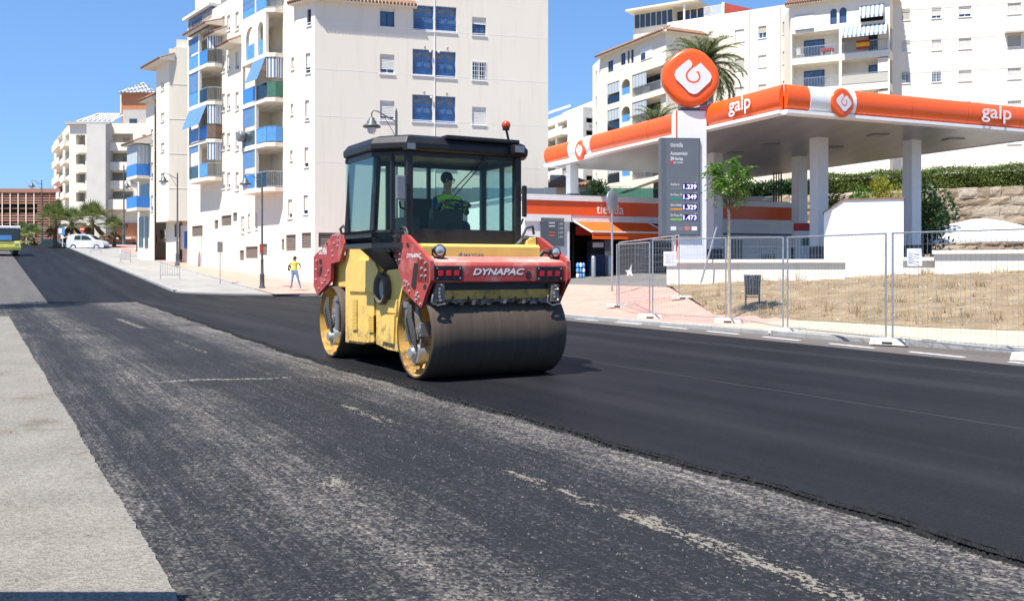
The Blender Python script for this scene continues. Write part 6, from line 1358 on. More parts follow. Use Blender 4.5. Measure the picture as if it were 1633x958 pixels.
for q in lg:
    if q[4] == 'L': wpart('striped_blind', K['awngrey'], big, W1, [(q[0], .05, q[2] + (1.05 if int(q[2] * 10) % 3 else .8), q[1], .08, q[3])]); wpart('rail_panel', K['rail'], big, W1, [(q[0], .03, q[2], q[1], .06, q[2] + .8)])
    elif q[4] == 'A':
        b = MB(W1.M); c = (q[0] + q[1]) / 2; r = (q[1] - q[0]) / 2
        for sg in (-1, 1): b.prism([(c + sg * r, .0, q[3]), (c + sg * r, .0, q[3] - r * .8)] + [(c + sg * r * math.cos(a), 0, q[3] - r * .8 + r * .8 * math.sin(a)) for a in (.4, .8, 1.2)] + [(c, 0, q[3])], (0, .15, 0))
        b.build('arch', K['stucco'], big, world=True); wpart('rail_panel', K['bluelight'], big, W1, [(q[0], .1, q[2], q[1], .14, q[2] + .75)])
    else:
        wpart('striped_blind', K['awngrey'], big, W1, [(q[0] + .05, .06, q[2] + .95, q[0] + (q[1] - q[0]) * .42, .09, q[3])]); b = MB(W1.M); railing(b, W1, q[0], .08, q[1], .08, q[2], .9); b.build('railing', K['galv'], big, world=True)
        wpart('balcony_door', K['pane'], big, W1, [(q[0] + .4, 1.36, q[2], q[1] - .4, 1.395, q[2] + 2.0)])
We = Wall(pD1b, pD1b + Vector((.90, .43)) * 5.0); eop = [(.35, 3.2, base - dz * k + .02, base - dz * k + 2.2, 1.4) for k in range(4)]; We.build(big, 5, base + 5.35, eop, K['stucco'])
for q in eop: b = MB(We.M); railing(b, We, q[0], .08, q[1], .08, q[2], .9); b.build('railing', K['galv'], big, world=True)
tiles(big, W1, -.3, W1.L + .3, -.55, .3, base + 5.3, .5); tiles(big, We, -.3, 4.6, -.55, .3, base + 5.28, .5)
W0 = Wall(pD1a + Vector((-.55, 4.)), pD1a); W0.build(big, 5, base + 5.3, [(1.6, 2.1, base - dz * k, base - dz * k + 1.5, .2, 1) for k in range(-1, 4)], K['stucco_white'])
wpart('roof_deck', K['stucco'], big, W1, [(0, .4, base + 5.0, W1.L, 9, base + 5.34)])
s_ = W1.sz(1028, 70)[0]; a0, c0_, e0, f0 = W1.box(1022, 76, 1040, 95); wpart('shutter_box', K['white'], big, W1, [(a0, -.05, e0, c0_, 0, f0)]); wpart('dark_vent', K['pane'], big, W1, [(a0 + .1, -.06, e0 + .05, a0 + .9, -.052, e0 + .75)])
# D3: bay with two loggias per storey
zb3 = W3b.sz(1340, 91)[1]; half = W3b.sz(1340, 80)[0]; lo = []
for k in range(4):
    z = zb3 - dz * k + .25; lo += [(.12, half - .12, z, z + 2.25, k, 0), (half + .12, W3b.L - .15, z, z + 2.25, k, 1)]
ar = [W3b.box(1324, 14, 1334.5, 39), W3b.box(1338.5, 12, 1350, 37)]; wn3 = W3b.box(1372, 10, 1409, 51)
W3b.build(big, 5, 25.4, [(*q[:4], 1.5) for q in lo] + [(*q, .25) for q in ar] + [(*wn3, .4)], K['stucco_white'])
for q in ar:
    window(big, W3b, q, 'shutter', cl=0, fr_='navy', mull=0, sill=False, pane='paneblue'); b = MB(W3b.M); c = (q[0] + q[1]) / 2; r = (q[1] - q[0]) / 2
    for sg in (-1, 1): b.prism([(c + sg * r, .0, q[3]), (c + sg * r, .0, q[3] - r)] + [(c + sg * r * math.cos(a), 0, q[3] - r + r * math.sin(a)) for a in (.3, .7, 1.1, 1.4)] + [(c, 0, q[3])], (0, .2, 0))
    b.build('arch', K['stucco_white'], big, world=True)
sb_ = W3b.box(1268, 25, 1298, 47); wpart('shutter_box', K['white'], big, W3b, [(sb_[0], -.08, sb_[2], sb_[1], 0, sb_[3])]); wpart('shutter_rail', K['grey'], big, W3b, [(sb_[0], -.12, sb_[3], sb_[1], 0, sb_[3] + .05), (sb_[0], -.12, sb_[2] - .06, sb_[1], 0, sb_[2] - .003)])
wpart('closed_parapet', K['stucco'], big, W3b, [(wn3[0], .05, wn3[2], wn3[1], .2, wn3[2] + .95)]); wpart('loggia_back', K['dark'], big, W3b, [(wn3[0], .36, wn3[2] + .95, wn3[1], .39, wn3[3])])
def awn3(x0, x1, z1, drop, out): b = MB(W3b.M); b.grid(lambda a, c: (x0 + (x1 - x0) * a, -.05 - out * c, z1 - drop * c), 8, 3); b.grid(lambda a, c: (x0 + (x1 - x0) * a, -.05 - out, z1 - drop - .22 * c), 8, 1); return b.build('striped_awning', K['stripe3'], big, world=True)
K['stripe3'] = stripes('striped_balcony_awning', (.74, .75, .74), (.16, .24, .33), .36, 0); [x for x in K['stripe3'].node_tree.nodes if x.bl_idname == 'ShaderNodeMapping'][0].inputs['Rotation'].default_value = (0, 0, -W3b.rz)
awn3(wn3[0] - .05, wn3[1] + .05, wn3[3] + .1, 1.0, .55); q = lo[1]; awn3(q[0] + .02, q[1], q[3] + .1, .95, .9)
for q in lo:
    b = MB(W3b.M); m_ = 'galv'
    if q[4] == 1 and q[5] == 1: wpart('rail_panel', K['shutterd'], big, W3b, [(q[0], .04, q[2] + .05, q[1], .08, q[2] + .85)])
    railing(b, W3b, q[0], .06, q[1], .06, q[2], .95); b.build('railing', K[m_], big, world=True); s_ = q[0] + (.9 if q[5] == 0 else 2.2); wpart('balcony_door', K['paneblue'], big, W3b, [(s_, 1.42, q[2], s_ + 1.6, 1.46, q[2] + 1.75)]); wpart('door_frame', K['navy'], big, W3b, [(s_ - .1, 1.40, q[2], s_ - .003, 1.48, q[2] + 1.85), (s_ + 1.603, 1.40, q[2], s_ + 1.7, 1.48, q[2] + 1.85), (s_ - .003, 1.40, q[2] + 1.753, s_ + 1.603, 1.48, q[2] + 1.85), (s_ + .77, 1.40, q[2], s_ + .83, 1.418, q[2] + 1.75)])
Wr = Wall(pD3b, pD3b + Vector((.48, .88)) * 2.8); Wr.build(big, 5, 25.4, [(.1, 2.0, zb3 - dz * k + .25, zb3 - dz * k + 2.4, 1.0) for k in range(3)], K['stucco'])
Wl3 = Wall(pD3a + Vector((.45, 3.6)), pD3a); Wl3.build(big, 5, 25.4, [], K['stucco'])
tiles(big, W3b, -.45, W3b.L + .5, -.5, .5, 25.35, .6); tiles(big, Wr, -.3, 2.8, -.5, .3, 25.33, .6)
wpart('roof_mass', K['stucco'], big, W2b, [(-2, 4.8, 5, W2b.L + 8, 12, zD2 - .1)]); wpart('roof_mass', K['stucco_white'], big, W4, [(0.01, .5, 27, W4.L, 12, 28.25), (.01, 12, 5, W4.L, 12.2, 27)])
# things left on the balconies
fl = lo[1]; p = W3b.P(W3b.sz(1376, 90)[0], -.02, fl[2] + .42); t = thing('flag', 'red and yellow striped flag hung on a balcony railing under the awning', 'flag', p, W3b.rz)
MB().grid(lambda a, c: (-.55 + 1.1 * a, .02 * math.sin(a * 9), -.2 + .26 * c), 8, 1).build('red_band', K['red'], t); MB().grid(lambda a, c: (-.55 + 1.1 * a, .02 * math.sin(a * 9), .06 + .34 * c), 8, 1).build('yellow_band', mat('flag_yellow', (.75, .48, .03), .8), t); MB().grid(lambda a, c: (-.55 + 1.1 * a, .02 * math.sin(a * 9), .4 + .22 * c), 8, 1).build('red_band', K['red'], t)
fl = lo[0]
def chair(p, rz, m, lab, s=1.):
    t = thing('chair', lab, 'chair', p, rz); MB().box(-.24, -.24, .42, .24, .24, .46).build('seat', m, t); b = MB(); b.prism([(-.24, .2, .46), (.24, .2, .46), (.24, .3, .95), (-.24, .3, .95)], (0, .03, 0)); b.build('backrest', m, t)
    for sx in (-.21, .21):
        for sy in (-.21, .21): MB().bar((sx, sy, 0), (sx * 1.1, sy * 1.1, .42), .04, .04).build('leg', m, t)
p = W3b.P(.75, .6, fl[2]); chair(p, W3b.rz + 2.6, K['white'], 'white plastic chair at the left end of the balcony with the red table')
t = thing('balcony_table', 'small table with a red cloth on the balcony left of the striped awning', 'table', W3b.P(3.1, .55, fl[2]), W3b.rz); MB().box(-.5, -.35, .68, .5, .35, .72).build('tabletop', K['white'], t); MB().box(-.55, -.4, .50, .55, .4, .677).build('red_cloth', K['red'], t)
for sx in (-.45, .45):
    for sy in (-.3, .3): MB().bar((sx, sy, 0), (sx, sy, .68), .05, .05).build('leg', K['white'], t)
q = [q for q in lg if q[4] == 'B'][0]; chair(W1.P(q[0] + 1.7, .6, q[2]), W1.rz + .4, K['white'], 'white plastic chair on a balcony left of the orange disc')
# ---------------------------------------------------------------- middle-distance white block between the houses
Wm = Wall(at(868, 250, 135).xy, at(930, 250, 122).xy); Wm2 = Wall(at(930, 250, 122).xy, at(968, 250, 124).xy); mid = thing('apartment_block', 'distant white terraced block seen between the apartment house and the canopy', 'apartment block', (*at(915, 330, 122).xy, 8))
mo = []
for y0, y1 in ((185, 199), (197.5, 210), (221, 244), (255, 275), (288, 306)): a, c, e, f = Wm.box(870, y0, 902, y1); mo.append((a, a + (c - a) * .5, e, f)); mo.append((a + (c - a) * .6, c + .5, e, f))
mo = [q for i, q in enumerate(mo) if i not in (0, 1)]
Wm.build(mid, 4, Wm.sz(900, 181)[1], [(*q, 2.0) for q in mo], K['stucco_white']); Wm2.build(mid, 4, Wm2.sz(945, 172)[1], [(*Wm2.box(935, y, 948, y + 8), .6, 1) for y in (188, 208, 255, 280)], K['stucco_white'])
for q in mo: wpart('balcony_front', K['stucco_white'], mid, Wm, [(q[0] - .3, -1.0, q[2] - 1.0, q[1] + .3, -.8, q[2] + .1), (q[0] - .3, -.8, q[2] - 1.0, q[1] + .3, 0, q[2] - .8)]); wpart('balcony_door', K['pane'], mid, Wm, [(q[0] + .5, 1.9, q[2], q[0] + 1.6, 1.97, q[3] - .2)])
wpart('terrace', K['stucco_white'], mid, Wm, [(1.5, 2.2, 10, Wm.L, 14, Wm.sz(900, 168)[1]), (0, 2.2, 4, Wm.L, 14, 15)]); b = MB(Wm.M)
for k in range(5): b.bar((.2 + .5 * k, 0, Wm.sz(875, 180)[1]), (.5 + .5 * k, 3, Wm.sz(875, 168)[1]), .15, .3)
b.build('pergola_slats', K['white'], mid, world=True); b = MB(Wm2.M); railing(b, Wm2, 0, -.3, Wm2.L, -.3, Wm2.sz(945, 184)[1] - .5, 1.2, 12); b.build('railing', K['white'], mid, world=True)
# tiled house and glazed terrace behind the shop
hp = at(905, 300, 66.); th = thing('tiled_house', 'low house with a terracotta hip roof behind the station shop', 'house', (hp.x, hp.y, 4)); ze_ = CH + (HZ - 297) / FPX * 64; zr_ = CH + (HZ - 281) / FPX * 66
MB().box(hp.x - 1.0, 64.5, 2, hp.x + 2.2, 69, ze_ - .02).build('wall', K['stucco_warm'], th, world=True); b = MB(); x0, x1 = at(872, 300, 64).x, at(950, 300, 64).x; xm = at(908, 290, 66).x
e = [Vector((x0, 63.6, ze_)), Vector((x1, 63.6, ze_)), Vector((x1, 70, ze_)), Vector((x0, 70, ze_))]; r_a, r_b = Vector((xm - .5, 66.5, zr_)), Vector((xm + .2, 66.5, zr_)); b.add(e + [r_a, r_b], [(0, 1, 5, 4), (1, 2, 5), (2, 3, 4, 5), (3, 0, 4), (0, 3, 2, 1)]); rf_ = b.build('roof', K['tile'], th, world=True); b = MB()
for k in range(16): f = k / 15; p = e[0].lerp(e[1], f); q_ = r_a.lerp(r_b, f); b.cyl(p + Vector((0, -.05, .05)), q_ + Vector((0, 0, .05)), .09, .05, 6)
b.build('tile_rows', K['tile'], rf_, world=True)
c = at(889, 289, 68); MB().box(c.x - .5, 68, ze_, c.x + .5, 69, CH + (HZ - 279) / FPX * 68).build('chimney', K['stucco'], th, world=True)
gp = at(1020, 310, 62.); gt = thing('glazed_terrace', 'green tinted glass terrace screen behind the shop roof', 'terrace screen', (gp.x, gp.y, 4)); K['greenglass'] = glassy('green_glass', (.35, .60, .55), .25)
z0_, z1_ = CH + (HZ - 326) / FPX * 62, CH + (HZ - 300) / FPX * 62
for k in range(9): xa = at(925 + 16 * k, 300, 62).x; xb = at(925 + 16 * k + 15.4, 300, 62).x; MB().box(xa, 62, z0_, xb, 62.03, z1_).build('glass_panel', K['greenglass'], gt, world=True); MB().box(xb, 61.97, z0_ - 1, xb + .03, 62.03, z1_ + .1).build('post', K['green'], gt, world=True)
wpt = at(985, 300, 70); MB().box(wpt.x - 6, 72, 2, wpt.x + 10, 80, CH + (HZ - 296) / FPX * 72).build('terrace_house', K['stucco'], gt, world=True)
b = MB(); a0, a1 = at(990, 306, 66), at(1056, 282, 62.5); b.bar(a0, a1, .6, .25); b.build('ramp_rail', K['stucco'], gt, world=True)
dkb = at(845, 320, 56.); db = thing('dark_fence_wall', 'dark grey panelled wall between the apartment house and the shop roof', 'wall', (dkb.x, dkb.y, 1)); z1_ = CH + (HZ - 299) / FPX * 56; x0 = at(640, 300, 57).x
for k in range(13): xa = x0 + .72 * k; MB().box(xa, 56 + .04 * (k % 2), 1, xa + .71, 56.15, z1_ - .02 * (k % 3)).build('panel', K['signgrey'], db, world=True)
# ================================================================ STONE WALL, HEDGE, TREES
K['stone'] = None
def stonemat():
    m, n, l, b = _nodes('rough_stone'); v = coords(n, l, src='World'); g = N(n, 'ObjectInfo'); c = ramp(n, l, noise(n, l, v, 1.4, 7, .65), [(.28, (.19, .145, .10)), (.5, (.32, .25, .175)), (.72, (.45, .37, .28))])
    c = mixc(n, l, .55, c, ramp(n, l, g.outputs['Random'], [(0, (.25, .18, .12)), (.5, (.37, .295, .22)), (1, (.46, .41, .35))])); l.new(c, b.inputs['Base Color']); b.inputs['Roughness'].default_value = .95
    bump(n, l, b, noise(n, l, v, 5, 7, .7), 1, .12); return m
K['stone'] = stonemat(); random.seed(21)
R0, R1 = Vector((at(1120, 320, 66).x, 66)), Vector((at(1760, 320, 53).x, 53)); WR = Wall(R0, R1)
rw = thing('stone_retaining_wall', 'retaining wall of big rough sandstone blocks below the hedge', 'retaining wall', (R1.x, R1.y, 1.5))
variants = []
for k in range(6):
    me = bpy.data.meshes.new('stone'); b = MB(); vs = []; n = 3
    import itertools
    def shape(u, v, w):
        p = Vector((u, v, w)); q = Vector([math.copysign(abs(x) ** .8, x) for x in p]); L = max(abs(x) for x in p); r = q.normalized() * L; f = q * .9 + r * .10 * L; e = abs(u) > .4 or abs(w) > .4; f.y = (-.41 if e else -.5) if v < 0 else .5; return f + Vector((random.uniform(-.06, .06), random.uniform(-.05, .05), random.uniform(-.07, .07)))
    g = {}
    for i, j, k2 in itertools.product(range(4), range(2), range(4)):
        if 0 < i < 3 and 0 < k2 < 3 and j == 1: continue
        g[i, j, k2] = len(vs); vs.append(shape((i / 3 - .5) * 1, (j - .5) * 1, (k2 / 3 - .5) * 1))
    fs = []
    for i in range(3):
        for k2 in range(3): fs.append((g[i, 0, k2], g[i + 1, 0, k2], g[i + 1, 0, k2 + 1], g[i, 0, k2 + 1]))
        fs += [(g[i, 0, 0], g[i, 1, 0], g[i + 1, 1, 0], g[i + 1, 0, 0]), (g[i, 0, 3], g[i + 1, 0, 3], g[i + 1, 1, 3], g[i, 1, 3]), (g[0, 0, i], g[0, 0, i + 1], g[0, 1, i + 1], g[0, 1, i]), (g[3, 0, i], g[3, 1, i], g[3, 1, i + 1], g[3, 0, i + 1])]
    me.from_pydata([tuple(v) for v in vs], [], fs); me.materials.append(K['stone']); me.update(); variants.append(me)
ztopR = CH + (HZ - 299) / FPX * 56; zr = 1.6; Mi = ROOT[rw].inverted()
row = 0
while zr < ztopR - .2:
    h = random.choice((.40, .48, .56, .64)) if zr < ztopR - 1 else max(.3, ztopR - zr); s = -random.uniform(0, 1)
    while s < WR.L:
        w_ = random.uniform(.55, 1.4); f = s / WR.L; ok = True
        if ok and s + w_ > 0:
            o = bpy.data.objects.new('stone', random.choice(variants)); COL.objects.link(o); o.parent = rw; o.location = Mi @ WR.P(s + w_ / 2, random.uniform(-.05, .1), zr + h / 2); o.rotation_euler = (random.uniform(-.05, .05), random.uniform(-.04, .04), WR.rz + random.uniform(-.06, .06)); o.scale = (w_ * 1.05, .8, h * 1.03)
        s += w_ + .02
    zr += h + .015; row += 1
MB(WR.M).box(-1, .45, 0, WR.L, .7, ztopR - .9).build('backing', K['earth'], rw, world=True)
# ground behind: terrace above the wall
b = MB(); b.grid(lambda a, c: (WR.P(-6 + (WR.L + 60) * a, .6 + 110 * c, 0).x, WR.P(-6 + (WR.L + 60) * a, .6 + 110 * c, 0).y, ztopR - .35 + c * 3 - max(0, .30 - a) * 6), 10, 10); b.build('hill_terrace', K['earth'], kind='structure')
b = MB(); b.grid(lambda a, c: (WR.P(-4 + (WR.L + 30) * a, -9 + 9.3 * c, 0).x, WR.P(-4 + (WR.L + 30) * a, -9 + 9.3 * c, 0).y, 1.45 + 1.2 * max(0, c - .3) + random.uniform(-.08, .08)), 40, 12); b.build('rough_slope', K['earth'], kind='structure')
LG = ((.06, .105, .018), (.105, .16, .03), (.16, .21, .045), (.07, .12, .025), (.20, .21, .06)); K['hedge'] = leafmat('hedge_leaf', LG, .5, .2); K['leaf'] = leafmat('young_leaf', ((.07, .16, .02), (.12, .24, .03), (.05, .12, .015)), .4, .3); K['ole'] = leafmat('oleander_leaf', ((.02, .06, .02), (.04, .09, .03), (.06, .10, .04)), .4, .2); K['yel'] = leafmat('yellow_leaf', ((.40, .36, .03), (.30, .30, .04), (.16, .20, .03)), .6, .3)
K['palm'] = leafmat('palm_leaf', ((.10, .15, .04), (.16, .21, .06), (.24, .26, .10), (.07, .105, .03)), .45, .2); K['palmdry'] = leafmat('dry_palm_leaf', ((.28, .20, .09), (.36, .27, .13), (.2, .14, .07)), .8, .2); K['bark'] = mat('bark', (.16, .12, .085), .95, var=.35, sc=14, bs=30, bst=.6)
def leafquad(b, p, d, l, w, m=0):
    d = d.normalized(); s = d.cross(Vector((random.gauss(0, 1), random.gauss(0, 1), random.gauss(0, 1)))).normalized() * w; q = p + d * l; c = p + d * l * .45
    b.add([p, c - s, q, c + s], [(0, 1, 2, 3)], m)
def rv(): return Vector((random.gauss(0, 1), random.gauss(0, 1), random.gauss(0, 1))).normalized()
def hedge(name, W, s0, s1, y0, y1, z0, z1, n, m, lab, cat='hedge', lw=.09):
    p0 = W.P((s0 + s1) / 2, y0, z0); t = thing(name, lab, cat, p0); b = MB()
    ncl = int((s1 - s0) * 7); cl = [(random.uniform(s0, s1), random.uniform(y0, y1), random.uniform(z0, z1 - .15), random.uniform(.25, .55)) for _ in range(ncl)] + [(s0 + (s1 - s0) * k / 60, random.uniform(y0, y1), z1 - .3 + random.uniform(-.12, .12), .38) for k in range(61)]
    for i in range(n):
        if i % 5 < 3: s = random.uniform(s0, s1); z = random.uniform(z0, z1 - .1); y = y0 + random.gauss(0, .10) + .12 * math.sin(s * 2.3 + z * 3); v = Vector((0, 0, 0))
        elif i % 5 == 3: s = random.uniform(s0, s1); y = random.uniform(y0, y1); z = z1 - .1 + random.gauss(0, .07) + .08 * math.sin(s * 1.7); v = Vector((0, 0, 0))
        else: s, y, z, r = random.choice(cl); v = rv() * r * random.uniform(.7, 1.1)
        leafquad(b, W.P(s + v.x, y + v.y, max(z0 - .1, z + v.z)), rv() + Vector((0, 0, -.2)), lw * random.uniform(.8, 1.6), lw * .4)
    b.build('foliage', m, t, world=True); b = MB(); b.M = W.M; b.box(s0, y0 + .25, z0 - .2, s1, y1 - .1, z1 - .4); b.build('shade_core', mat('hedge_shade', (.02, .03, .012), .95), t, world=True)  # solid dark box stands in for the shade inside the hedge
zh0, zh1 = ztopR - .15, CH + (HZ - 259) / FPX * 55
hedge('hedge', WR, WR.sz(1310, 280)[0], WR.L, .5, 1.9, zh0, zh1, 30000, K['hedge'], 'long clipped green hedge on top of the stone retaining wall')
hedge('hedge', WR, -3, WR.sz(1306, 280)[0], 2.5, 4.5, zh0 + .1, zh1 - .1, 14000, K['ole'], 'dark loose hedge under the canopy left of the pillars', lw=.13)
def bush(name, c, r, n, m, lab, lw=.07, sz=(1, 1, 1), cat='bush'):
    t = thing(name, lab, cat, (c[0], c[1], c[2] - r * sz[2])); b = MB(); cs = [Vector(c) + Vector([a * q * r for a, q in zip(rv() * random.random() ** .5, sz)]) * .75 for _ in range(14)]
    for i in range(n): o = random.choice(cs); v = rv() * r * .38; leafquad(b, o + v, v + rv() * .3 * r + Vector((0, 0, .15)), lw * random.uniform(.8, 2), lw * .35)
    b.build('foliage', m, t, world=True); b = MB()
    for o in cs[:6]: b.cyl((c[0], c[1], c[2] - r * sz[2]), o, .03, .012, 5)
    b.build('stem', K['bark'], t, world=True)
bush('yellow_bush', at(1410, 308, 55), .95, 900, K['yel'], 'yellow leaved bush on the stone wall above the white kiosk', .12); bush('green_bush', at(1370, 316, 54), .75, 600, K['leaf'], 'light green bush on the stone wall left of the yellow bush', .12)
bush('oleander', at(1481, 342, 50.), 1.75, 2600, K['ole'], 'dark narrow leaved shrub right of the front pillar before the stone wall', .16, (.62, .6, 1.0)); bush('climbing_shrub', at(1330, 330, 52), 1.1, 900, K['leaf'], 'green shrub between the pillar and the white kiosk', .11, (.7, .7, 1))
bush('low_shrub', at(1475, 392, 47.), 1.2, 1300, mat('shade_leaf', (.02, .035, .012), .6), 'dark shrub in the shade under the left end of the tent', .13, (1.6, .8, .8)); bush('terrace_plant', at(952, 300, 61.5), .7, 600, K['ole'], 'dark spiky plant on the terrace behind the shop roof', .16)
# ---- young street tree
tp_ = hit(1163, 506); tr = thing('street_tree', 'slender young street tree with a small bright green crown at the fence', 'tree', tp_); Yt = tp_.y; zc = lambda py: CH + (HZ - py) / FPX * Yt - tp_.z; xc = lambda px: (px - 1163) / FPX * Yt
b = MB(); b.tube([(0, 0, -.05), (.02, .01, .8), (-.02, 0, 1.7), (.0, .02, zc(345)), (-.04, 0, zc(325))], [.055, .048, .042, .04, .035], 8); b.build('trunk', mat('pale_bark', (.40, .33, .24), .9, var=.25, sc=20, bs=40), tr)
b = MB(); tips = []
random.seed(9)
for k in range(15):
    a = k * 2.4; tp = Vector((xc(1163) + .50 * math.cos(a) * random.uniform(.4, 1.2), .45 * math.sin(a), random.uniform(zc(300), zc(262)))); b.tube([(0, 0, zc(335)), (tp.x * .4, tp.y * .4, zc(322)), tp], [.022, .016, .006], 5); tips.append(tp)
b.build('branch', K['bark'], tr); b = MB()
for tp in tips + [Vector((-.45, 0, zc(273))), Vector((.05, 0, zc(255))), Vector((.4, .1, zc(275))), Vector((-.3, -.2, zc(290))), Vector((.3, -.1, zc(300)))]:
    for f in range(8):                                             # compound fronds with drooping leaflets
        d = (rv() + Vector((0, 0, .1))).normalized(); L = random.uniform(.28, .5); p = Vector(tp)
        for j in range(12):
            q = p + d * L * j / 11 + Vector((0, 0, -.22 * (j / 11) ** 2)); side = d.cross(Vector((0, 0, 1))).normalized() if abs(d.z) < .95 else Vector((1, 0, 0))
            for sg in (-1, 1): leafquad(b, q, side * sg + d * .4 + Vector((0, 0, -.35)) + rv() * .2, random.uniform(.08, .13), .018)
b.build('crown', K['leaf'], tr)
# ---- palms
def frond(b, o, az, el, L, droop, nl=26, w=.5, m=0, lw=.022):
    pts = []; h = Vector((math.cos(az), math.sin(az), 0)); p = Vector(o); a = el
    for k in range(9): pts.append(p.copy()); p = p + (h * math.cos(a) + Vector((0, 0, math.sin(a)))) * (L / 8); a -= droop / 8 * (.6 + k * .12)
    b.tube(pts, [.03 * (1 - k / 9.5) for k in range(9)], 4, m, False); sd = Vector((-h.y, h.x, 0))
    for k in range(nl):
        f = (k + 1.2) / (nl + 1); i = min(int(f * 8), 7); c = pts[i].lerp(pts[i + 1], f * 8 - i); d = (pts[i + 1] - pts[i]).normalized(); l = w * (math.sin(math.pi * min(1, f * .9 + .12)) ** .6)
        for sg in (-1, 1): dd = (sd * sg * 1.0 + d * .75 + Vector((0, 0, random.uniform(-.15, .35)))).normalized(); e = c + dd * l + Vector((0, 0, -.12 * l)); s_ = dd.cross(Vector((random.uniform(-.4, .4), 0, 1))).normalized() * lw; b.add([c - s_, c + s_, e], [(0, 1, 2)], m)
def palm(base, zc_, L, n, lab, fan=False, dry=6, trunk=.2, grp=None):
    t = thing('palm_tree', lab, 'palm tree', base, 0, grp); h = zc_ - base[2]; b = MB(); k = max(4, int(h / .35)); b.tube([(0, 0, h * i / k) for i in range(k + 1)], [trunk * (1 + .14 * (i % 2)) for i in range(k + 1)], 10); b.build('trunk', K['bark'], t); top = Vector((0, 0, h)); b = MB()
    for i in range(n):
        f = (i + .5) / n; el = 1.45 - 1.9 * f; az = i * 2.39996; 
        if fan:
            h_ = Vector((math.cos(az) * math.cos(el), math.sin(az) * math.cos(el), math.sin(el))); c = top + h_ * L * .5; b.tube([top, c], [.03, .015], 4, 0, False); sd = h_.cross(Vector((0, 0, 1))).normalized(); up = sd.cross(h_)
            for j in range(15):
                a = (j / 14 - .5) * 3.0; d = h_ * math.cos(a) + sd * math.sin(a) + up * .12; e = c + d * L * .55 * random.uniform(.85, 1.05) + Vector((0, 0, -.12 * L * abs(math.sin(a)))); w_ = d.cross(up).normalized() * .03 * L; m_ = c.lerp(e, .5); b.add([c, m_ - w_, e, m_ + w_], [(0, 1, 2, 3)])
        else: frond(b, top, az, el, L * random.uniform(.9, 1.08), 1.5 + .5 * f, 44, L * .24, 0, .034)
    b.build('crown', K['palm'], t); b = MB()
    for i in range(dry):
        az = i * 2.1
        if fan:
            for j in range(9): d = Vector((math.cos(az + j * .1), math.sin(az + j * .1), -.9 - .08 * j)); leafquad(b, top + Vector((0, 0, -.1)), d, L * .8, .05 * L)
        else: frond(b, top + Vector((0, 0, -.1)), az, -.5, L * .6, .8, 16, L * .12)
    b.build('dry_skirt', K['palmdry'], t)
random.seed(31)
p = at(1122, 112, 60.); palm((p.x, p.y, 4.5), p.z + .1, 3.05, 66, 'tall feather palm rising behind the orange totem disc', trunk=.24)
p = at(1047, 200, 64.); palm((p.x, p.y, 4.2), p.z - .2, 2.5, 34, 'lower feather palm left of the totem behind the canopy edge', trunk=.22)
for px, py, Y, L, n, lab in ((88, 354, 105., 2.6, 30, 'leftmost big fan palm at the end of the street'), (114, 356, 109., 2.1, 26, 'middle fan palm behind the dark parked car'), (147, 353, 106., 2.6, 30, 'right big fan palm behind the white van'), (182, 366, 110., 1.9, 18, 'small palm before the shop front right of the white van'), (52, 379, 112., 1.9, 16, 'small yellowish palm right of the yellow truck'), (38, 370, 120., 1.6, 12, 'small palm just above the yellow truck')):
    p = at(px, py, Y); palm((p.x, p.y, HL(p.x, p.y)), p.z, L, n, lab, True, 7, .22, 'palms at the end of the street')
# unseen tree and wall, added for the shade they cast into view
tb = Vector((-22.7, 35.0, 0)); t = thing('street_tree', 'unseen tree added out on the left to cast shade on the old road', 'tree', tb); MB().cyl((0, 0, -.2), (0, 0, 7.6), .18, .10, 10).build('trunk', K['bark'], t); b = MB()
for i in range(3800): v = rv(); r = random.random() ** .4; leafquad(b, Vector((v.x * 2.1 * r, v.y * 3.6 * r, 8.8 + v.z * 1.3 * r)), rv(), .22, .08)
b.build('crown', K['ole'], t)
o = MB().box(-5.2, 0, -.1, 0, .22, 1.95).build('shade_wall', K['lowwall'], None, loc=(-2.2, 3.66, 0)); tag(o, 'unseen wall added at the near left to cast shade on the near ground', 'wall')
# ================================================================ STREET LAMPS
K['lampgrey'] = mat('lamp_grey', (.10, .115, .12), .45, metal=.3, var=.1)
def lamp_proto(lab, loc, rz, s, grp='lantern street lamps'):
    t = thing('street_lamp', lab, 'street lamp', loc, rz, grp); t.scale = (s, s, s); ROOT[t] = ROOT[t] @ Matrix.Scale(s, 4); b = MB(); b.lathe([(.17, 0), (.17, .12), (.13, .2), (.12, .7), (.14, .75), (.085, .85), (.075, 1.5), (.09, 1.55), (.06, 1.62), (.045, 6.1), (.02, 6.2), (.001, 6.25)], 14); b.build('pole', K['lampgrey'], t)
    b = MB(); b.tube([(0, 0, 5.75), (-.35, 0, 5.95), (-.65, 0, 6.12), (-.80, 0, 6.14), (-.86, 0, 6.05), (-.86, 0, 5.9)], .022, 6); b.tube([(0, 0, 5.2), (-.3, 0, 5.72), (-.45, 0, 6.0)], .012, 5); b.build('arm', K['lampgrey'], t)
    b = MB(); b.lathe([(.03, 5.92), (.10, 5.88), (.11, 5.80), (.17, 5.76), (.17, 5.68), (.30, 5.62), (.32, 5.56), (.27, 5.54), (.001, 5.56)], 18, (-.86, 0, 0)); h = b.build('lantern', K['lampgrey'], t); b = MB(); b.lathe([(.16, 5.54), (.15, 5.42), (.10, 5.34), (.001, 5.32)], 14, (-.86, 0, 0)); b.build('lamp_glass', K['signlite'], h); return t
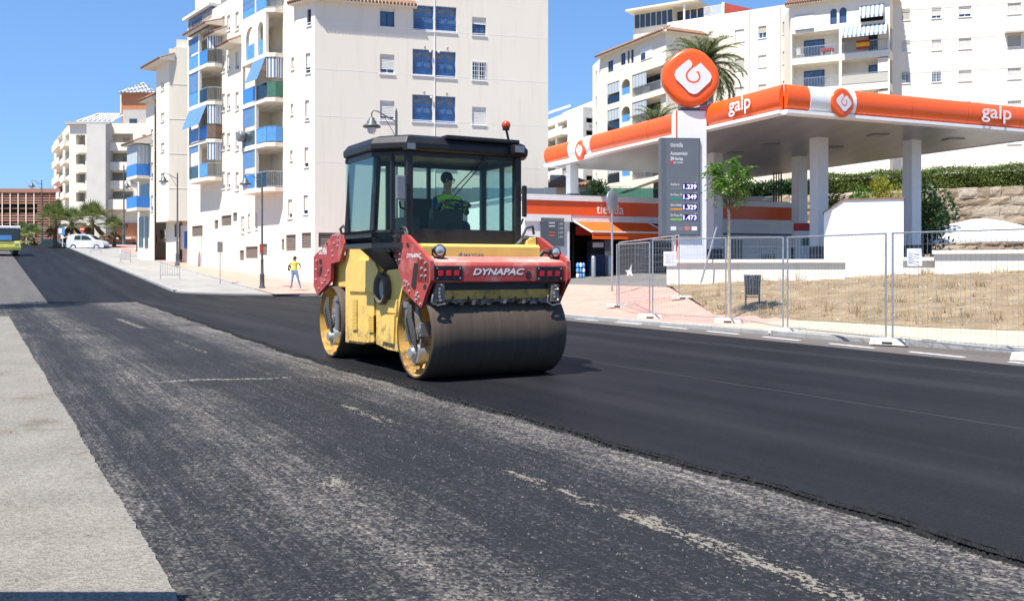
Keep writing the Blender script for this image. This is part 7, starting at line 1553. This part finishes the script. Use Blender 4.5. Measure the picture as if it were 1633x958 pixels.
def lamp_at(px, py_top, py_base, Y, lab, proto=None, rz=0., flip=False):
    b_ = at(px, py_base, Y); z0 = b_.z; h = (py_base - py_top) / FPX * Y; s = h / 6.25
    if proto is None: return lamp_proto(lab, b_, rz, s)
    c = dup(proto, b_, rz, lab, s); ROOT[c] = Matrix.Translation(b_); return c
L1 = lamp_at(418, 274, 461, 51., 'street lamp nearest the woman, with a small red notice on its pole', None, .15)
lamp_at(283, 274, 424, 70., 'street lamp before the end wall of the second house', L1, .3); lamp_at(219.5, 286, 401, 92., 'street lamp in front of the blue bays half way up the street', L1, .35); lamp_at(197.5, 262, 390, 96., 'street lamp before the grey shop front, left of the blue bays', L1, math.pi + .2)
lamp_at(66.5, 286, 392, 125., 'farthest street lamp, standing before the louvred hall', L1, .2); lamp_at(632, 172, 455, 40., 'tall street lamp rising behind the roller cab roof', L1, .05)
p = at(418, 397, 50.9); o = MB().box(-.09, -.07, -.18, .09, -.05, .18).build('paper_notice', K['red'], None, loc=p); tag(o, 'small red notice strapped to the street lamp nearest the woman', 'notice')
# signs on the left
p = at(351, 455, 54); t = thing('road_sign', 'narrow sign seen edge on between two street lamps on the footway', 'road sign', p); MB().cyl((0, 0, -.1), (0, 0, 2.0), .03, n=8).build('pole', K['galv'], t); MB().box(-.08, -.25, 1.9, .08, .25, 2.5).build('sign_plate', K['grey'], t)
p = at(100, 392, 103.); t = thing('road_sign', 'small blue and white square sign on a pole before the palms', 'road sign', p); MB().cyl((0, 0, -.1), (0, 0, 1.8), .05, n=8).build('pole', K['white'], t); MB().box(-.4, -.06, 1.2, .25, -.02, 2.0).build('sign_plate', K['bluelight'], t); MB().box(-.42, -.08, 1.35, -.05, -.064, 1.9).build('white_field', K['white'], t)
p = at(131.5, 392, 104.); t = thing('road_sign', 'round red no entry sign above the white van', 'road sign', p); MB().cyl((0, 0, -.1), (0, 0, 2.0), .05, n=8).build('pole', K['galv'], t); b = MB(); b.cyl((0, -.05, 1.85), (0, -.08, 1.85), .30, n=20); b.build('sign_plate', mat('sign_red', (.6, .03, .02), .4), t); MB().box(-.2, -.10, 1.79, .2, -.082, 1.91).build('white_bar', K['white'], t)
# crowd barriers on the parking bay
def barrier(px, py, Y, rz, lab, w=1.1):
    p = at(px, py, Y); p.z = HL(p.x, p.y) + .13; t = thing('crowd_barrier', lab, 'barrier', p, rz, 'grey barriers on the parking bay'); b = MB(); b.tube([(-w / 2, 0, .02), (-w / 2, 0, 1.05), (w / 2, 0, 1.05), (w / 2, 0, .02)], .022, 6); b.bar((-w / 2, 0, .25), (w / 2, 0, .25), .03, .03); b.build('frame', K['galv'], t)
    for k in range(1, 8): x = -w / 2 + w * k / 8; MB().bar((x, 0, .25), (x, 0, 1.05), .02, .02).build('bar', K['galv'], t)
    for sx in (-1, 1): MB().bar((sx * w / 2, -.3, .01), (sx * w / 2, .3, .01), .04, .03).build('foot', K['galv'], t)
barrier(271, 448, 57., .5, 'nearer small barrier on the grey parking bay'); barrier(200, 424, 75., 1.2, 'farther small barrier on the grey parking bay'); barrier(153, 405, 92., 1.0, 'thin farthest barrier below the white van')
# ================================================================ VEHICLES
K['tyre'] = mat('tyre', (.02, .02, .02), .85); K['carwhite'] = mat('car_white', (.76, .77, .78), .3, var=.02, coat=.6); K['cardark'] = mat('car_dark_green', (.02, .045, .045), .3, coat=.6); K['yellowp'] = mat('truck_yellow', (.72, .70, .16), .45, coat=.3); K['carglass'] = mat('car_glass', (.02, .025, .03), .08, spec=.8)
def extrude_profile(prof, w, bev=0): b = MB(); b.prism([(x, -w / 2, z) for x, z in prof], (0, w, 0)); return b
def wheels(t, xs, w, r):
    for x in xs:
        for sy in (-1, 1):
            b = MB(); b.lathe([(r * .62, -.09), (r * .95, -.10), (r, -.06), (r, .06), (r * .95, .10), (r * .62, .09)], 20, (x, sy * (w / 2 - .08), r), 0, 'y'); o = b.build('wheel', K['tyre'], t); b = MB(); b.lathe([(.001, -.05), (r * .3, -.07), (r * .63, -.085)], 16, (x, sy * (w / 2 - .08), r), 0, 'y'); b.lathe([(.001, .05), (r * .3, .07), (r * .63, .085)], 16, (x, sy * (w / 2 - .08), r), 0, 'y'); b.build('rim', K['galv'], o)
p = at(140, 392.5, 104.); van = thing('parked_van', 'small white van parked sideways at the top of the street', 'van', (p.x, p.y, HL(p.x, p.y) - .12), 0.05)
pr = [(-1.95, .28), (-2.0, .9), (-1.93, 1.25), (-1.72, 1.62), (-1.3, 1.76), (.1, 1.74), (.55, 1.60), (1.15, 1.16), (1.75, 1.0), (1.98, .80), (2.02, .3)]
extrude_profile(pr, 1.62).build('body', K['carwhite'], van, bev=.05)
for sy in (-1, 1):
    y = sy * .815
    for q in ([(-1.15, 1.15), (-1.05, 1.58), (-.45, 1.62), (-.45, 1.12)], [(-.38, 1.12), (-.38, 1.62), (.12, 1.60), (.42, 1.46), (.78, 1.12)]): MB().prism([(x, y, z) for x, z in q], (0, sy * .008, 0)).build('side_window', K['carglass'], van)
    MB().box(.75, y + sy * .0, .3, .76, y + sy * .006, 1.1).build('door_seam', K['grey'], van)
MB().prism([(.60, -.68, 1.56), (1.12, -.72, 1.18), (1.12, .72, 1.18), (.60, .68, 1.56)], (.02, 0, .02)).build('windscreen', K['carglass'], van); MB().box(-2.03, -.78, .28, -1.9, .78, .5).build('bumper', K['grey'], van); MB().box(1.85, -.78, .28, 2.06, .78, .5).build('bumper', K['black'], van)
for sy in (-1, 1): MB().box(1.72, sy * .66 - .12, .78, 1.98, sy * .66 + .12, .92).build('headlight', K['lens'], van); MB().box(-2.01, sy * .7 - .08, .85, -1.93, sy * .7 + .08, 1.25).build('taillight', K['reflector'], van)
wheels(van, (-1.25, 1.25), 1.62, .33)
p = at(84, 393, 108.); car = thing('parked_car', 'dark green car parked at the top of the street left of the white van', 'car', (p.x, p.y, HL(p.x, p.y) - .45), .1)
extrude_profile([(-1.15, .2), (-1.2, .75), (-.95, .92), (-.6, 1.36), (.5, 1.38), (.95, .95), (1.25, .82), (1.3, .2)], 1.6).build('body', K['cardark'], car, bev=.05)
for sy in (-1, 1): MB().prism([(x, sy * .805, z) for x, z in ((-.82, .92), (-.52, 1.28), (.42, 1.3), (.78, .95))], (0, sy * .006, 0)).build('side_window', K['carglass'], car); MB().box(1.2, sy * .6 - .12, .6, 1.31, sy * .6 + .12, .75).build('headlight', K['lens'], car)
wheels(car, (-.75, .8), 1.6, .3)
# yellow machine coming down the road at the far left
p = at(3, 408, 82.); tk = thing('yellow_truck', 'yellow and white works truck coming down the far left of the road', 'truck', (p.x, p.y, HL(p.x, p.y) + .02), math.radians(-90) + math.atan2(U.y, U.x) * 0 + .45)
a = 1.45
MB().box(-a, -.2, .55, a, 4.5, 1.35).build('body', K['yellowp'], tk, bev=.06); MB().box(-a + .05, .0, 1.35, a - .05, 4.4, 2.45).build('cab', K['blackm'], tk, bev=.05); MB().box(-a, -.05, 2.45, a, 4.5, 2.68).build('roof', K['white'], tk, bev=.05); MB().box(-a + .12, -.02, 1.45, a - .12, .02, 2.4).build('windscreen', K['carglass'], tk)
MB().box(-.55, -.26, 1.42, .75, -.06, 1.85).build('panel', K['bluelight'], tk); MB().box(-a - .02, -.28, .78, a + .02, -.19, .95).build('bumper', K['yellowp'], tk)
for sx in (-1, 1): MB().box(sx * 1.1 - .15, -.3, 1.05, sx * 1.1 + .15, -.2, 1.2).build('headlight', K['lens'], tk)
for x in (-1.1, 1.1):
    for y in (.7, 3.6): b = MB(); b.cyl((x - .17, y, .5), (x + .17, y, .5), .5, n=20); w_ = b.build('wheel', K['tyre'], tk); b = MB(); b.cyl((x - .18, y, .5), (x + .18, y, .5), .24, n=14); b.build('rim', K['grey'], w_)
tk.rotation_euler.z = .52; ROOT[tk] = Matrix.Translation(tk.location) @ Matrix.Rotation(.52, 4, 'Z')
# ================================================================ WOMAN ON THE FOOTWAY
K['yvest'] = mat('yellow_top', (.72, .62, .10), .8); K['jeans'] = mat('blue_jeans', (.22, .32, .48), .9, var=.2); K['shoe'] = mat('dark_shoe', (.03, .03, .03), .6)
wp = at(470, 460.5, 50.); V_ = lambda x, y, z: Vector((x, y, z))
J = {'pelvis': (V_(0, 0, .93), (.165, .12)), 'waist': (V_(0, 0, 1.10), (.145, .105)), 'chest': (V_(0, 0, 1.32), (.165, .115)), 'neckb': (V_(.01, 0, 1.44), (.08, .07)), 'neck': (V_(.02, -.01, 1.50), .05), 'head': (V_(.025, -.02, 1.58), (.07, .08)), 'crown': (V_(.02, -.015, 1.68), (.068, .078))}
E = [('pelvis', 'waist'), ('waist', 'chest'), ('chest', 'neckb'), ('neckb', 'neck'), ('neck', 'head'), ('head', 'crown')]
for k, sg in (('l', -1), ('r', 1)):
    J[k + 'sh'] = (V_(sg * .19, 0, 1.40), .055); J[k + 'el'] = (V_(sg * (.33 if sg < 0 else .31), .06, 1.17), .042); J[k + 'wr'] = (V_(sg * .20, -.06, 1.02), .028); J[k + 'ha'] = (V_(sg * .17, -.10, .97), (.03, .018))
    E += [('chest', k + 'sh'), (k + 'sh', k + 'el'), (k + 'el', k + 'wr'), (k + 'wr', k + 'ha')]; fingers(J, E, k + 'ha', V_(-sg * .4, -.4, -.6), V_(0, 1, 0), 4, .06)
    sp2 = .13 if sg < 0 else .26
    J[k + 'hp'] = (V_(sg * .10, 0, .86), .105); J[k + 'kn'] = (V_(sg * (.13 if sg < 0 else .19), -.02, .48), .065); J[k + 'an'] = (V_(sg * (.19 if sg < 0 else .30), .03, .09), .042); J[k + 'ft'] = (V_(sg * (.20 if sg < 0 else .33), -.10, .04), .04); E += [('pelvis', k + 'hp'), (k + 'hp', k + 'kn'), (k + 'kn', k + 'an'), (k + 'an', k + 'ft')]
def pkw(c):
    if c.z < .10: return 3
    if c.z < 1.0: return 2 if abs(c.x) < .155 or c.z < .9 else 0
    if c.z > 1.46 or abs(c.x) > .235: return 0
    return 1
wm = body('person', J, E, [K['skin'], K['yvest'], K['jeans'], K['shoe']], pkw, None, wp, .15); tag(wm, 'woman in a yellow top and blue jeans standing on the footway, hands at her hips', 'person'); head(wm, V_(.025, -.02, 1.61), V_(.5, -.85, 0), K['skin'], K['hair'], 1, True)
b = MB(); b.prism([(-.36, .0, .98), (-.20, .02, .96), (-.20, .02, 1.22), (-.34, .0, 1.26)], (0, .14, 0)); o = b.build('handbag', K['blackm'], None, loc=wp, rz=.15, bev=.02); tag(o, 'dark handbag under the arm of the woman in yellow', 'bag')
